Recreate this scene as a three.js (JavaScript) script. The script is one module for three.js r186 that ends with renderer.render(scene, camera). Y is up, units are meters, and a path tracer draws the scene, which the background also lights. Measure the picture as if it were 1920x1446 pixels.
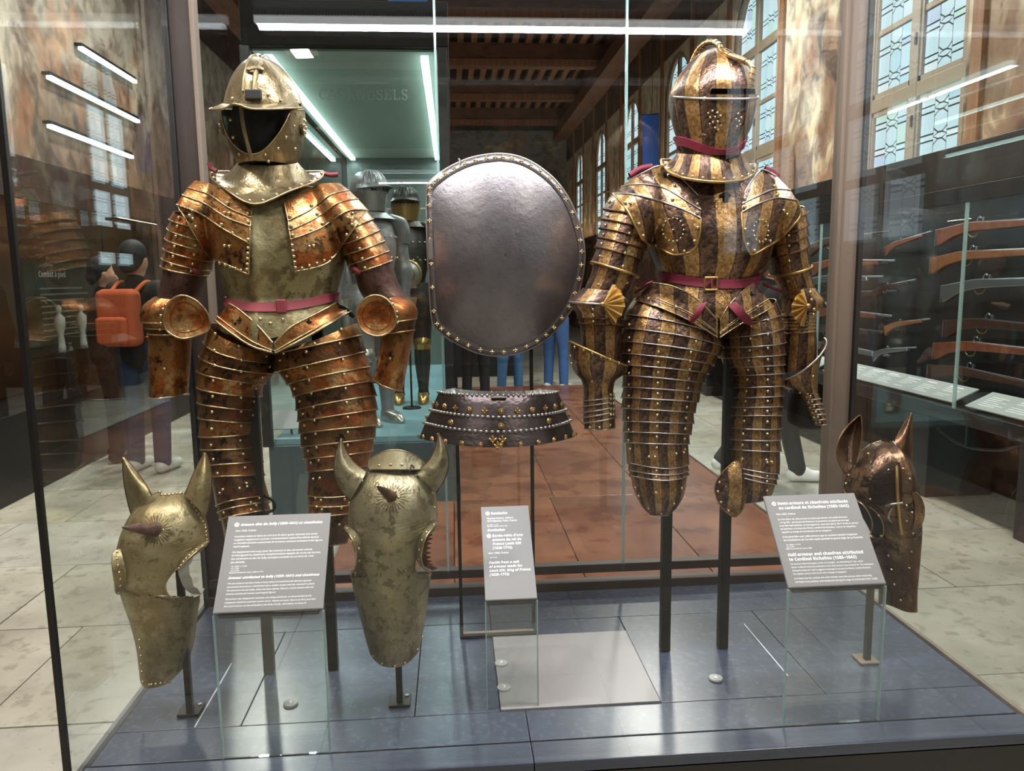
import * as THREE from 'three';
import { mergeGeometries } from 'three/addons/utils/BufferGeometryUtils.js';
import { MarchingCubes } from 'three/addons/objects/MarchingCubes.js';
import { RoundedBoxGeometry } from 'three/addons/geometries/RoundedBoxGeometry.js';
import { RectAreaLightUniformsLib } from 'three/addons/lights/RectAreaLightUniformsLib.js';

RectAreaLightUniformsLib.init();
const scene = new THREE.Scene();
scene.background = new THREE.Color(0.02, 0.022, 0.026);

// ---------------------------------------------------------------- camera
const EYE = 1.55, FOCAL = 1440, CX = 960, CY = 723;
const RC = [[0.9969631, -0.0130079, 0.0767812], [0.0234994, 0.9902418, -0.1373643], [-0.0742451, 0.1387514, 0.9875402]]; // world to camera
const camera = new THREE.PerspectiveCamera(2 * Math.atan(723 / FOCAL) * 180 / Math.PI, 1920 / 1446, 0.05, 80);
{
  const m = new THREE.Matrix4().set(RC[0][0], RC[1][0], RC[2][0], 0, RC[0][1], RC[1][1], RC[2][1], 0, RC[0][2], RC[1][2], RC[2][2], 0, 0, 0, 0, 1);
  camera.quaternion.setFromRotationMatrix(m).normalize();
  camera.position.set(0, EYE, 0);
  camera.updateMatrixWorld(true);
}
scene.add(camera);

// ---------------------------------------------------------------- renderer, exposure
const renderer = new THREE.WebGLRenderer({ antialias: true });
renderer.toneMapping = THREE.LinearToneMapping;
renderer.toneMappingExposure = 1.07;
renderer.shadowMap.enabled = true;

// ---------------------------------------------------------------- measuring: a pixel of the photograph onto a plane z = const / y = const
const V = (x, y, z) => new THREE.Vector3(x, y, z);
function ray(x, y) {
  const c = [x - CX, -(y - CY), -FOCAL];
  return V(RC[0][0] * c[0] + RC[1][0] * c[1] + RC[2][0] * c[2], RC[0][1] * c[0] + RC[1][1] * c[1] + RC[2][1] * c[2], RC[0][2] * c[0] + RC[1][2] * c[1] + RC[2][2] * c[2]);
}
function atZ(x, y, z) { const d = ray(x, y); d.multiplyScalar(z / d.z); d.y += EYE; return d; }
function atY(x, y, Y) { const d = ray(x, y); d.multiplyScalar((Y - EYE) / d.y); d.y += EYE; return d; }
function toPx(p) {
  const w = [p.x, p.y - EYE, p.z], c = RC.map((r) => r[0] * w[0] + r[1] * w[1] + r[2] * w[2]);
  return [CX + FOCAL * c[0] / -c[2], CY - FOCAL * c[1] / -c[2]];
}

// ---------------------------------------------------------------- large lights
function areaLight(pos, look, w, h, color, intensity) {
  const l = new THREE.RectAreaLight(color, intensity, w, h);
  l.position.copy(pos); scene.add(l); l.lookAt(look); return l;
}
const CASE = { x0: -0.81, x1: 1.31, zf: -1.51, zb: -2.42, y0: 0.52, y1: 2.60 };
const WIN_Z = [7.05, 3.7, 0.35, -3.0, -6.35, -9.75, -13.1, -16.45, -19.8, -23.1];
const LIGHTS = { window: 1.3, caseLed: 190, caseBack: 30, backCase: 30, hall: 370, addedUplight: 10, addedFarUplight: 42 };
for (const z of WIN_Z) if (z > -17) for (const s of [-1, 1]) for (const [y, h] of [[2.42, 1.12], [3.68, 1.1]]) areaLight(V(3.805, y, z + s * 0.345), V(-2, y, z + s * 0.345), 0.52, h, new THREE.Color(0.78, 0.9, 1.0), LIGHTS.window);
// the two long light strips under the roof of the show case (built with the case below)
areaLight(V(0.25, 2.545, -1.575), V(0.25, 0.9, -2.12), 1.98, 0.035, new THREE.Color(0.95, 0.96, 1.0), LIGHTS.caseLed);
areaLight(V(0.25, 2.545, -2.33), V(0.25, 0.5, -2.26), 1.98, 0.03, new THREE.Color(0.86, 0.93, 1.0), LIGHTS.caseBack);
for (const x of [-1.09, -0.14]) areaLight(V(x, 2.885, -7.05), V(x, 0, -7.05), 0.05, 4.1, new THREE.Color(0.85, 0.97, 1.0), LIGHTS.backCase);
// pairs of wide track lamps high on the beams
const TRACKS = [[-2.3, -1.2], [2.3, -1.2], [-2.3, -6.4], [2.3, -6.4], [-2.3, 3.2], [2.3, 3.2], [-2.3, -8.8], [2.3, -8.8]];
for (const [x, z] of TRACKS) areaLight(V(x, 5.13, z), V(x * 0.9, 0, z), 0.5, 0.28, new THREE.Color(1.0, 0.93, 0.86), LIGHTS.hall * (z > 2 ? 0.45 : 1));

// ---------------------------------------------------------------- small tools
let seed = 7;
function rnd() { seed = (seed * 1664525 + 1013904223) >>> 0; return seed / 4294967296; }
const rr = (a, b) => a + (b - a) * rnd();
const clamp = (x, a, b) => Math.max(a, Math.min(b, x));
const lerp = (a, b, t) => a + (b - a) * t;
const sstep = (a, b, x) => { const t = clamp((x - a) / (b - a), 0, 1); return t * t * (3 - 2 * t); };
const used = {};
function numbered(n) { used[n] = (used[n] ?? -1) + 1; return used[n] ? n + '_' + String(used[n]).padStart(3, '0') : n; }
const baseOf = new WeakMap();
function thing(name, label, category, base, group) {
  const o = new THREE.Group(); o.name = numbered(name); o.position.copy(base); scene.add(o);
  o.userData = { label, category }; if (group) o.userData.group = group;
  baseOf.set(o, base.clone()); return o;
}
function struct(name, base = V(0, 0, 0)) {
  const o = new THREE.Group(); o.name = name; o.position.copy(base); scene.add(o); o.userData = { kind: 'structure' };
  baseOf.set(o, base.clone()); return o;
}
function shade(m) { m.castShadow = true; m.receiveShadow = true; return m; }
// a part whose geometry is given in world metres
function part(name, geo, mat, parent, label) {
  const b = baseOf.get(parent);
  const g = Array.isArray(geo) ? merge(geo) : geo;
  if (b.lengthSq()) g.translate(-b.x, -b.y, -b.z);
  const m = shade(new THREE.Mesh(g, mat)); m.name = name; if (label) m.userData.label = label;
  parent.add(m); baseOf.set(m, b); return m;
}
// a part that shares its geometry: placed by position / turn
function piece(name, geo, mat, parent, p, scale, rot) {
  const b = baseOf.get(parent), m = shade(new THREE.Mesh(geo, mat));
  m.name = name; m.position.set(p.x - b.x, p.y - b.y, p.z - b.z);
  if (scale) m.scale.set(...(scale.length ? scale : [scale, scale, scale]));
  if (rot) m.rotation.set(...rot);
  parent.add(m); baseOf.set(m, b); return m;
}
function merge(list) {
  const l = list.map((g) => { const n = g.index ? g.toNonIndexed() : g.clone(); for (const k of Object.keys(n.attributes)) if (!['position', 'normal', 'uv'].includes(k)) n.deleteAttribute(k); return n; });
  return mergeGeometries(l);
}
function box(x0, x1, y0, y1, z0, z1) {
  const g = new THREE.BoxGeometry(Math.abs(x1 - x0), Math.abs(y1 - y0), Math.abs(z1 - z0));
  boxUV(g, Math.abs(x1 - x0), Math.abs(y1 - y0), Math.abs(z1 - z0), x0, y0, z0);
  return g.translate((x0 + x1) / 2, (y0 + y1) / 2, (z0 + z1) / 2);
}
function boxUV(g, w, h, d, ox = 0, oy = 0, oz = 0) { // uv in metres
  const uv = g.attributes.uv, s = [[d, h, oz, oy], [d, h, oz, oy], [w, d, ox, oz], [w, d, ox, oz], [w, h, ox, oy], [w, h, ox, oy]];
  for (let f = 0; f < 6; f++) for (let k = 0; k < 4; k++) { const i = f * 4 + k; uv.setXY(i, uv.getX(i) * s[f][0] + s[f][2], uv.getY(i) * s[f][1] + s[f][3]); }
}
function rbox(x0, x1, y0, y1, z0, z1, r = 0.004) {
  const g = new RoundedBoxGeometry(x1 - x0, y1 - y0, z1 - z0, 1, r);
  return g.translate((x0 + x1) / 2, (y0 + y1) / 2, (z0 + z1) / 2);
}
function tube(pts, r, seg, rad = 6, closed = false) {
  return new THREE.TubeGeometry(new THREE.CatmullRomCurve3(pts, closed, 'centripetal'), seg ?? Math.max(4, pts.length * 2), r, rad, closed);
}
function rod(a, b, r, rad = 8) {
  const d = b.clone().sub(a), g = new THREE.CylinderGeometry(r, r, d.length(), rad);
  g.applyQuaternion(new THREE.Quaternion().setFromUnitVectors(V(0, 1, 0), d.normalize()));
  return g.translate((a.x + b.x) / 2, (a.y + b.y) / 2, (a.z + b.z) / 2);
}
function cr1(p, t) { // Catmull-Rom through rows of numbers, t in index units
  const n = p.length - 1; t = clamp(t, 0, n); const i = Math.min(Math.floor(t), n - 1), f = t - i;
  const a = p[Math.max(0, i - 1)], b = p[i], c = p[i + 1], d = p[Math.min(n, i + 2)];
  return b.map((_, k) => 0.5 * (2 * b[k] + (c[k] - a[k]) * f + (2 * a[k] - 5 * b[k] + 4 * c[k] - d[k]) * f * f + (3 * b[k] - a[k] - 3 * c[k] + d[k]) * f * f * f));
}

// ---------------------------------------------------------------- computed textures
function lattice(n, s) { const a = new Float32Array(n * n); let q = (s * 2654435761) >>> 0; for (let i = 0; i < n * n; i++) { q = (q * 1664525 + 1013904223) >>> 0; a[i] = q / 4294967296; } return a; }
const lat = {};
function vnoise(x, y, n, s) { // periodic in [0,1)
  const key = n + '_' + s, a = (lat[key] ??= lattice(n, s + n * 31)); x = (x - Math.floor(x)) * n; y = (y - Math.floor(y)) * n;
  let i = Math.floor(x) % n, j = Math.floor(y) % n; const f = x - Math.floor(x), g = y - Math.floor(y), u = f * f * (3 - 2 * f), v = g * g * (3 - 2 * g), i1 = (i + 1) % n, j1 = (j + 1) % n;
  return lerp(lerp(a[j * n + i], a[j * n + i1], u), lerp(a[j1 * n + i], a[j1 * n + i1], u), v);
}
function fbm(x, y, n, s, oct = 4, gain = 0.55) { let t = 0, a = 1, w = 0; for (let o = 0; o < oct; o++) { t += a * vnoise(x, y, n << o, s + o); w += a; a *= gain; } return t / w; }
function mixc(a, b, t) { t = clamp(t, 0, 1); return [lerp(a[0], b[0], t), lerp(a[1], b[1], t), lerp(a[2], b[2], t)]; }
function dataTex(w, h, fn, srgb = true, rep = [1, 1]) {
  const d = new Uint8Array(w * h * 4);
  for (let j = 0; j < h; j++) for (let i = 0; i < w; i++) { const c = fn(i / w, j / h), k = (j * w + i) * 4; d[k] = clamp(c[0], 0, 255); d[k + 1] = clamp(c[1], 0, 255); d[k + 2] = clamp(c[2], 0, 255); d[k + 3] = 255; }
  const t = new THREE.DataTexture(d, w, h, THREE.RGBAFormat); t.wrapS = t.wrapT = THREE.RepeatWrapping; t.magFilter = THREE.LinearFilter; t.minFilter = THREE.LinearMipmapLinearFilter; t.generateMipmaps = true;
  if (srgb) t.colorSpace = THREE.SRGBColorSpace; t.repeat.set(...rep); t.needsUpdate = true; return t;
}
function canvasTex(w, h, draw) {
  const c = document.createElement('canvas'); c.width = w; c.height = h; const g = c.getContext('2d'); draw(g, w, h);
  const t = new THREE.CanvasTexture(c); t.colorSpace = THREE.SRGBColorSpace; t.magFilter = THREE.LinearFilter; return t;
}
const std = (o) => new THREE.MeshStandardMaterial(o);
const M = {};
M.black = std({ color: '#121113', roughness: 0.45 });
M.blackMatte = std({ color: '#0b0a0b', roughness: 0.9 });
M.frameBrown = std({ color: '#3b2e28', roughness: 0.5, metalness: 0.3 });
M.postPale = std({ color: '#7d6a5c', roughness: 0.55, metalness: 0.2 });
M.steelPost = std({ color: '#1d1a1a', roughness: 0.4, metalness: 0.4 });
M.glass = new THREE.MeshPhysicalMaterial({ color: '#fafdfc', transmission: 1, thickness: 0, roughness: 0, ior: 1.52, side: THREE.DoubleSide });
M.glassEdge = new THREE.MeshPhysicalMaterial({ color: '#c4dcd9', roughness: 0.15, transmission: 0.6, thickness: 0, ior: 1.5 });
M.led = std({ color: '#ffffff', emissive: '#ffffff', emissiveIntensity: 3.0 });
M.ledCool = std({ color: '#ffffff', emissive: '#dffaff', emissiveIntensity: 2.2 });
M.white = std({ color: '#d8d8d4', roughness: 0.6 });
M.signGrey = std({ color: '#8f8a89', roughness: 0.6 });

// ================================================================ THE HALL
const slabTex = [0, 1, 2].map((k) => dataTex(256, 256, (u, v) => {
  const a = fbm(u, v, 4, 10 + k, 5), b = fbm(u, v, 24, 40 + k, 3), sp = vnoise(u, v, 90, 60 + k);
  let c = mixc([158, 155, 144], [200, 198, 186], a * 1.5 - 0.3); c = mixc(c, [132, 128, 116], sstep(0.58, 0.8, b) * 0.55);
  if (sp > 0.965) c = mixc(c, [70, 62, 52], 0.5); return c;
}));
const slabMats = slabTex.map((t, k) => std({ map: t, roughness: 0.34 + 0.05 * k, color: ['#ffffff', '#f2efe9', '#e9e6de'][k] }));
const floorTex = dataTex(512, 512, (u, v) => mixc([126, 124, 114], [182, 180, 168], fbm(u, v, 6, 3, 5)), true, [0.25, 0.25]);
const floor = struct('floor');
part('subfloor', box(-4.3, 4.3, -0.2, -0.006, -26, 9.6), std({ color: '#4a463d', roughness: 0.9 }), floor);
part('far_paving', box(-3.8, 3.8, -0.006, 0, -25.6, -12.4), std({ map: floorTex, roughness: 0.4 }), floor);
part('near_paving', box(-3.8, 3.8, -0.006, 0, 0.6, 9.2), std({ map: floorTex, roughness: 0.4 }), floor);
{
  let r = 0;
  for (let z = -12.4; z < 0.6 - 1e-6; z += 0.8125, r++) {
    const ws = []; let x = -3.8; const off = [0, 0.42, 0.2, 0.6, 0.33][r % 5];
    let first = true; while (x < 3.8 - 0.05) { let w = first ? 0.62 + off : rr(0.95, 1.35); first = false; if (x + w > 3.45) w = 3.8 - x; ws.push([x, x + w]); x += w; }
    for (const [a, b] of ws) {
      const g = new RoundedBoxGeometry(b - a - 0.007, 0.03, 0.8125 - 0.007, 1, 0.0025);
      const uv = g.attributes.uv, p = g.attributes.position; const ox = rnd(), oz = rnd(); for (let i = 0; i < uv.count; i++) uv.setXY(i, p.getX(i) * 0.8 + ox, p.getZ(i) * 0.8 + oz);
      g.translate((a + b) / 2, -0.015 + rr(-0.0012, 0.0012), z + 0.40625);
      part('floor_slab', g, slabMats[Math.floor(rnd() * 3)], floor);
    }
  }
}
// ---- murals and wood
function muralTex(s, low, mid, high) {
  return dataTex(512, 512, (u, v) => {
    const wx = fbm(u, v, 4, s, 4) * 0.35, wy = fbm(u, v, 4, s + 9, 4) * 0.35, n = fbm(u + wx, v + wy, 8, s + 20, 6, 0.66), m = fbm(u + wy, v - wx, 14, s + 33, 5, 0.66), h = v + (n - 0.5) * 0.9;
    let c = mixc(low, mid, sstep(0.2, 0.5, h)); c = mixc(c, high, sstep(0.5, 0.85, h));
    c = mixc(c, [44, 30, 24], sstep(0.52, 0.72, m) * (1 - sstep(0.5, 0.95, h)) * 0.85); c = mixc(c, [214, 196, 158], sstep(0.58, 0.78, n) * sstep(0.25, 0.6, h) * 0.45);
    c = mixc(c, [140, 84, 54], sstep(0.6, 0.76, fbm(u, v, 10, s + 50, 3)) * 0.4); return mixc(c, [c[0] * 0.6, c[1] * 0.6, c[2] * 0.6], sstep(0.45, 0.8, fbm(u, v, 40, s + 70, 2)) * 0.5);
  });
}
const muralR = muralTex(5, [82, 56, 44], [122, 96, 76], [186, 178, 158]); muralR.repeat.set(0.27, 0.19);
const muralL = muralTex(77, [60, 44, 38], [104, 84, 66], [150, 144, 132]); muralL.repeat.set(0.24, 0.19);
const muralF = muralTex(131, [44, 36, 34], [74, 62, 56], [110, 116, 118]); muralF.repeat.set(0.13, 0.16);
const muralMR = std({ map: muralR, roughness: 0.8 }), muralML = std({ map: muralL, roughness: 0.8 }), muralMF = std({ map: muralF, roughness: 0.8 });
const woodTex = (s, a, b) => dataTex(256, 256, (u, v) => { const g = fbm(u, v * 0.25, 4, s, 3), f = fbm(u * 1, v, 64, s + 3, 2), st = vnoise(u + g * 0.1, v * 0.08, 48, s + 8); return mixc(a, b, 0.5 * st + 0.35 * g + 0.25 * f); });
const beamTex = woodTex(21, [52, 31, 20], [120, 76, 48]); const beamM = std({ map: beamTex, roughness: 0.7 });
const beamPale = std({ map: woodTex(24, [86, 56, 38], [150, 100, 66]), roughness: 0.65 });
const panelM = std({ map: woodTex(29, [92, 62, 40], [140, 98, 62]), roughness: 0.6 });
// left, far and back walls with thickness
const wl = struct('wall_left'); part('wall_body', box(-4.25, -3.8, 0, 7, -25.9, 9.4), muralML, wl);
part('wall_rail', box(-3.8, -3.765, 2.42, 2.5, -25.4, 9.2), beamPale, wl);
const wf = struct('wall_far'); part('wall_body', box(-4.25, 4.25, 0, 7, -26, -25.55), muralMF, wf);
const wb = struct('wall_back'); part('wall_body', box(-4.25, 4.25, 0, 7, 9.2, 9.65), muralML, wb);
// right wall: one extruded plate pierced by the arched openings
const WIN = { w: 1.42, sill: 1.75, spring: 4.5 };
{
  const s = new THREE.Shape(); s.moveTo(-9.4, 0); s.lineTo(25.9, 0); s.lineTo(25.9, 7); s.lineTo(-9.4, 7); s.closePath(); // shape x = -z
  for (const z of WIN_Z) { const c = -z, r = WIN.w / 2, h = new THREE.Path(); h.moveTo(c - r, WIN.sill); h.lineTo(c + r, WIN.sill); h.lineTo(c + r, WIN.spring); h.absarc(c, WIN.spring, r, 0, Math.PI, false); h.lineTo(c - r, WIN.sill); s.holes.push(h); }
  const g = new THREE.ExtrudeGeometry(s, { depth: 0.4, bevelEnabled: false, curveSegments: 14 });
  g.rotateY(Math.PI / 2).translate(3.8, 0, 0); // local z (depth) becomes +x, local x becomes -z
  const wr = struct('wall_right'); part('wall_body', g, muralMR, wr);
  part('wall_outer_skin', box(4.2, 4.4, 0, 7, -26, 9.6), M.black, wr);
  part('wall_rail', box(3.765, 3.8, 2.34, 2.42, -25.4, 9.2), beamPale, wr);
  // painted wooden pilaster boards that frame each window
  for (const z of WIN_Z) for (const s2 of [-1, 1]) part('pilaster', box(3.765, 3.8, 2.42, 6.1, z + s2 * 0.86 - 0.06, z + s2 * 0.86 + 0.06), panelM, wr);
}
// ---- windows: frame, leaded lights, panes
const paneCols = [[0.62, 0.80, 0.88], [0.70, 0.84, 0.90], [0.52, 0.74, 0.84], [0.60, 0.82, 0.74], [0.56, 0.66, 0.86], [0.80, 0.88, 0.90]];
const paneM = paneCols.map((c) => std({ color: '#3c484c', emissive: new THREE.Color().setRGB(...c), emissiveIntensity: 0.98, roughness: 0.25 }));
const cameM = std({ color: '#20282a', roughness: 0.7 });
const winWood = std({ color: '#7d7262', roughness: 0.6 });
function polyPane(pts, x, depth = 0.006) { // polygon in (u = -z, y), facing -x
  const s = new THREE.Shape(pts.map((p) => new THREE.Vector2(p[0], p[1]))); const g = new THREE.ExtrudeGeometry(s, { depth, bevelEnabled: false });
  return g.rotateY(Math.PI / 2).translate(x, 0, 0);
}
function inset(pts, d) { const c = pts.reduce((a, p) => [a[0] + p[0] / pts.length, a[1] + p[1] / pts.length], [0, 0]); return pts.map((p) => { const dx = p[0] - c[0], dy = p[1] - c[1]; return [c[0] + dx - Math.sign(dx) * Math.min(d, Math.abs(dx)), c[1] + dy - Math.sign(dy) * Math.min(d, Math.abs(dy))]; }); }
WIN_Z.forEach((z, k) => {
  const w = struct('window_' + (k + 1), V(3.9, 3.0, z)), c = -z, r = WIN.w / 2, X = 3.86;
  const fine = z < -3.5 && z > -10.5;
  // outer frame following the arch
  const o = new THREE.Shape(), h = new THREE.Path();
  const arch = (q, rad, low) => { q.moveTo(c - rad, low); q.lineTo(c + rad, low); q.lineTo(c + rad, WIN.spring); q.absarc(c, WIN.spring, rad, 0, Math.PI, false); q.lineTo(c - rad, low); };
  arch(o, r, WIN.sill); arch(h, r - 0.075, WIN.sill + 0.075); o.holes.push(h);
  const fg = new THREE.ExtrudeGeometry(o, { depth: 0.08, bevelEnabled: true, bevelSize: 0.008, bevelThickness: 0.008, bevelSegments: 1, curveSegments: 14 }); fg.rotateY(Math.PI / 2).translate(X - 0.03, 0, 0);
  part('window_frame', fg, winWood, w);
  part('mullion', rbox(X - 0.035, X + 0.05, WIN.sill + 0.05, 5.12, z - 0.055, z + 0.055, 0.01), winWood, w);
  const rails = [3.04, 4.32], bars = [2.47, 3.66], top = 5.12;
  for (const y of rails) part('transom', rbox(X - 0.03, X + 0.05, y - 0.06, y + 0.06, z - r + 0.05, z + r - 0.05, 0.01), winWood, w);
  for (const y of bars) part('glazing_bar', rbox(X - 0.01, X + 0.04, y - 0.025, y + 0.025, z - r + 0.05, z + r - 0.05, 0.006), winWood, w);
  const cuts = [WIN.sill + 0.07, 2.445, 2.495, 2.98, 3.10, 3.635, 3.685, 4.26, 4.38, top];
  const cames = [];
  for (const s of [-1, 1]) {
    const u0 = c + (s < 0 ? -r + 0.075 : 0.055), u1 = c + (s < 0 ? -0.055 : r - 0.075);
    if (fine) part('casement', [box(X - 0.02, X + 0.02, 3.10, 3.14, -u1, -u0), box(X - 0.02, X + 0.02, 2.94, 2.98, -u1, -u0), box(X - 0.02, X + 0.02, 1.83, 4.26, -u0 - 0.03, -u0), box(X - 0.02, X + 0.02, 1.83, 4.26, -u1, -u1 + 0.03)], winWood, w);
    for (let q = 0; q < 5; q++) {
      const y0 = cuts[q * 2], y1 = cuts[q * 2 + 1], archRow = q === 4;
      const a = u0 + (fine ? 0.03 : 0.01), b = u1 - (fine ? 0.03 : 0.01), W = b - a, H = y1 - y0;
      const lim = (u) => WIN.spring + Math.sqrt(Math.max(0, (r - 0.085) ** 2 - (u - c) ** 2)); // arch line
      const clipY = (p) => archRow ? [p[0], Math.min(p[1], lim(p[0]))] : p;
      if (archRow) { const pts = [[a, y0], [b, y0]]; for (let i = 0; i <= 8; i++) { const u = b + (a - b) * i / 8; pts.push([u, Math.max(y0 + 0.02, lim(u))]); } cames.push(polyPane(pts, X + 0.012, 0.004)); }
      else cames.push(box(X + 0.012, X + 0.016, y0, y1, -b, -a));
      const xs = [a, a + W * 0.34, a + W * 0.66, b], band = 0.05, ch = 0.035, cells = [], tris = [], bands = H > 0.75 ? [0.26, 0.6] : [0.27, 0.73];
      for (let i = 0; i < 3; i++) {
        const [xa, xb] = [xs[i], xs[i + 1]], mid = i === 1, xc = (xa + xb) / 2; let prev = y0, first = true;
        for (const f of bands) {
          const ym = y0 + H * f, lo = ym - band / 2, hi = ym + band / 2;
          if (mid) { for (const q of [-1, 1]) for (const e of [-1, 1]) { const X1 = q < 0 ? xa : xb, X2 = xc + q * 0.03, yb = e < 0 ? lo : hi; tris.push([[X1, ym], [X2, yb], [X1, yb + e * ch]]); } const base = first ? [[xa, prev], [xb, prev]] : [[xa, prev + ch], [xc - 0.03, prev], [xc + 0.03, prev], [xb, prev + ch]]; cells.push([...base, [xb, lo - ch], [xc + 0.03, lo], [xc - 0.03, lo], [xa, lo - ch]]); cells.push([[xc - 0.03, lo], [xc + 0.03, lo], [xb, ym], [xc + 0.03, hi], [xc - 0.03, hi], [xa, ym]]); }
          else { cells.push([[xa, prev], [xb, prev], [xb, lo], [xa, lo]]); cells.push([[xa, lo], [xb, lo], [xb, hi], [xa, hi]]); }
          prev = hi; first = false;
        }
        cells.push(mid ? [[xa, prev + ch], [xc - 0.03, prev], [xc + 0.03, prev], [xb, prev + ch], [xb, y1], [xa, y1]] : [[xa, prev], [xb, prev], [xb, y1], [xa, y1]]);
      }
      const gs = cells.map((p) => { const t = inset(p, fine ? 0.0075 : 0.01).map(clipY); let ar = 0; for (let i = 0; i < t.length; i++) { const n = t[(i + 1) % t.length]; ar += t[i][0] * n[1] - n[0] * t[i][1]; } return Math.abs(ar) > 0.0002 ? polyPane(t, X + 0.004) : null; }).filter(Boolean);
      const tg = tris.map((t) => { const cx = (t[0][0] + t[1][0] + t[2][0]) / 3, cy = (t[0][1] + t[1][1] + t[2][1]) / 3, k = t.map((p) => clipY([cx + (p[0] - cx) * 0.72, cy + (p[1] - cy) * 0.72])); const ar = (k[1][0] - k[0][0]) * (k[2][1] - k[0][1]) - (k[2][0] - k[0][0]) * (k[1][1] - k[0][1]); return Math.abs(ar) > 1e-4 ? polyPane(ar < 0 ? k.reverse() : k, X + 0.004) : null; }).filter(Boolean);
      if (fine && tg.length) part('small_quarry', tg, paneM[0], w).userData.kind = 'stuff'; else gs.push(...tg);
      if (fine) for (const g of gs) part('pane', g, paneM[Math.floor(rnd() * rnd() * 6)], w);
      else part('leaded_light', gs, paneM[Math.floor(rnd() * 3)], w);
    }
  }
  part('lead_cames', cames, cameM, w);
  for (const y of [2.3, 2.75, 3.4]) if (fine) part('hinge', box(X - 0.045, X - 0.02, y, y + 0.09, z + 0.01, z + 0.035), M.black, w);
});
// ---- ceiling with beams, joists and wall plates
const ceil = struct('ceiling'); part('ceiling_boards', box(-4.25, 4.25, 6.86, 7.1, -26, 9.65), std({ color: '#2a1a12', roughness: 0.9 }), ceil);
for (const z of [5.3, 1.95, -1.4, -4.75, -8.1, -11.45, -14.8, -18.05, -21.3, -24.6]) {
  part('beam', rbox(-3.8, 3.8, 6.25, 6.72, z - 0.22, z + 0.22, 0.02), beamM, ceil);
  part('beam_edge_board', box(-3.8, 3.8, 6.20, 6.36, z + 0.22, z + 0.25), beamPale, ceil);
}
for (let i = 0; i < 25; i++) { const x = -3.6 + i * 0.3; part('joist', box(x - 0.065, x + 0.065, 6.70, 6.87, -25.4, 9.2), beamPale, ceil); }
for (const s of [-1, 1]) { part('wall_plate', box(s * 3.36, s * 3.8, 5.95, 6.26, -25.5, 9.2), beamM, ceil);  }
// track lamps on the beams, above the frame
TRACKS.forEach(([x, z], i) => {
  const t = thing('track_lamp', ['left', 'right'][i % 2] + ' hand wide lamp box under the ceiling, ' + ['above the camera', 'above the near end of the lit case', 'behind the camera', 'above the far end of the lit case'][i >> 1], 'lamp', V(x, 5.13, z), 'wide lamps under the ceiling beams');
  part('housing', rbox(x - 0.28, x + 0.28, 5.15, 5.27, z - 0.17, z + 0.17, 0.015), M.black, t);
  part('glowing_face', box(x - 0.25, x + 0.25, 5.14, 5.15, z - 0.14, z + 0.14), std({ color: '#fff3e0', emissive: '#ffdcb4', emissiveIntensity: 2 }), t);
  part('hanger', rod(V(x, 5.26, z), V(x, 6.75, z), 0.014), M.black, t);
});
// ---- raised wooden floor down the middle of the hall
const plankT = [0, 1, 2].map((k) => dataTex(256, 256, (u, v) => { const g = fbm(u, v, 4, 90 + k, 5), b = fbm(u, v, 9, 95 + k, 4), st = vnoise(u * 1, v * 0.12, 60, 99 + k); let c = mixc([96, 56, 38], [144, 94, 66], g * 1.3 - 0.1 + st * 0.15); return mixc(c, [84, 40, 22], sstep(0.5, 0.72, b) * 0.6); }));
const plankM = plankT.map((t) => std({ map: t, roughness: 0.24 }));
const plat = struct('floor_platform');
part('platform_body', [box(-0.65, 1.86, 0, 0.1, -4.86, -3.3), box(0.02, 1.86, 0, 0.1, -10.1, -4.86)], M.black, plat);
{ let k = 0; for (const [xa, xb, za, zb2, nx, nz] of [[-0.65, 1.86, -4.86, -3.3, 4, 1], [0.02, 1.86, -10.1, -4.86, 3, 3]]) for (let i = 0; i < nx; i++) for (let j = 0; j < nz; j++) { const w = (xb - xa) / nx, d = (zb2 - za) / nz, g = new RoundedBoxGeometry(w - 0.005, 0.02, d - 0.005, 1, 0.002), p = g.attributes.position, uv = g.attributes.uv, o = rnd(); for (let q = 0; q < uv.count; q++) uv.setXY(q, p.getX(q) * 0.6 + o, p.getZ(q) * 0.6 + o); part('plank', g.translate(xa + (i + 0.5) * w, 0.11, za + (j + 0.5) * d), plankM[k++ % 3], plat); } }
part('platform_edge', box(1.86, 1.875, 0, 0.122, -10.1, -3.3), M.frameBrown, plat);

// ================================================================ THE SHOW CASE
const { x0, x1, zf, zb, y0: PT, y1: CT } = CASE;
const plinthTex = dataTex(512, 512, (u, v) => { const a = fbm(u, v, 4, 201, 5), s = fbm(u, v, 70, 205, 2); return mixc(mixc([50, 56, 70], [70, 77, 92], a), [92, 100, 114], sstep(0.55, 0.8, s) * 0.35); }, true, [1.2, 1.2]);
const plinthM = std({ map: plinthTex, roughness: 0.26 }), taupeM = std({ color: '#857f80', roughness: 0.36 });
const plinth = thing('display_plinth', 'slate grey boarded plinth inside the glass case carrying both suits of armour', 'plinth', V(0.25, 0, -1.96));
part('base', box(x0 + 0.02, x1 - 0.02, 0, 0.46, zb - 0.05, zf - 0.02), M.blackMatte, plinth);
part('front_board', rbox(x0, x1, 0.33, 0.497, zf - 0.018, zf, 0.002), std({ color: '#191513', roughness: 0.4 }), plinth);
part('ledge', [rbox(x0, 0.150, 0.49, PT, -1.586, zf, 0.002), rbox(0.152, x1, 0.49, PT, -1.586, zf, 0.002)], plinthM, plinth, 'grey ledge running along the front of the glass');
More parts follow.
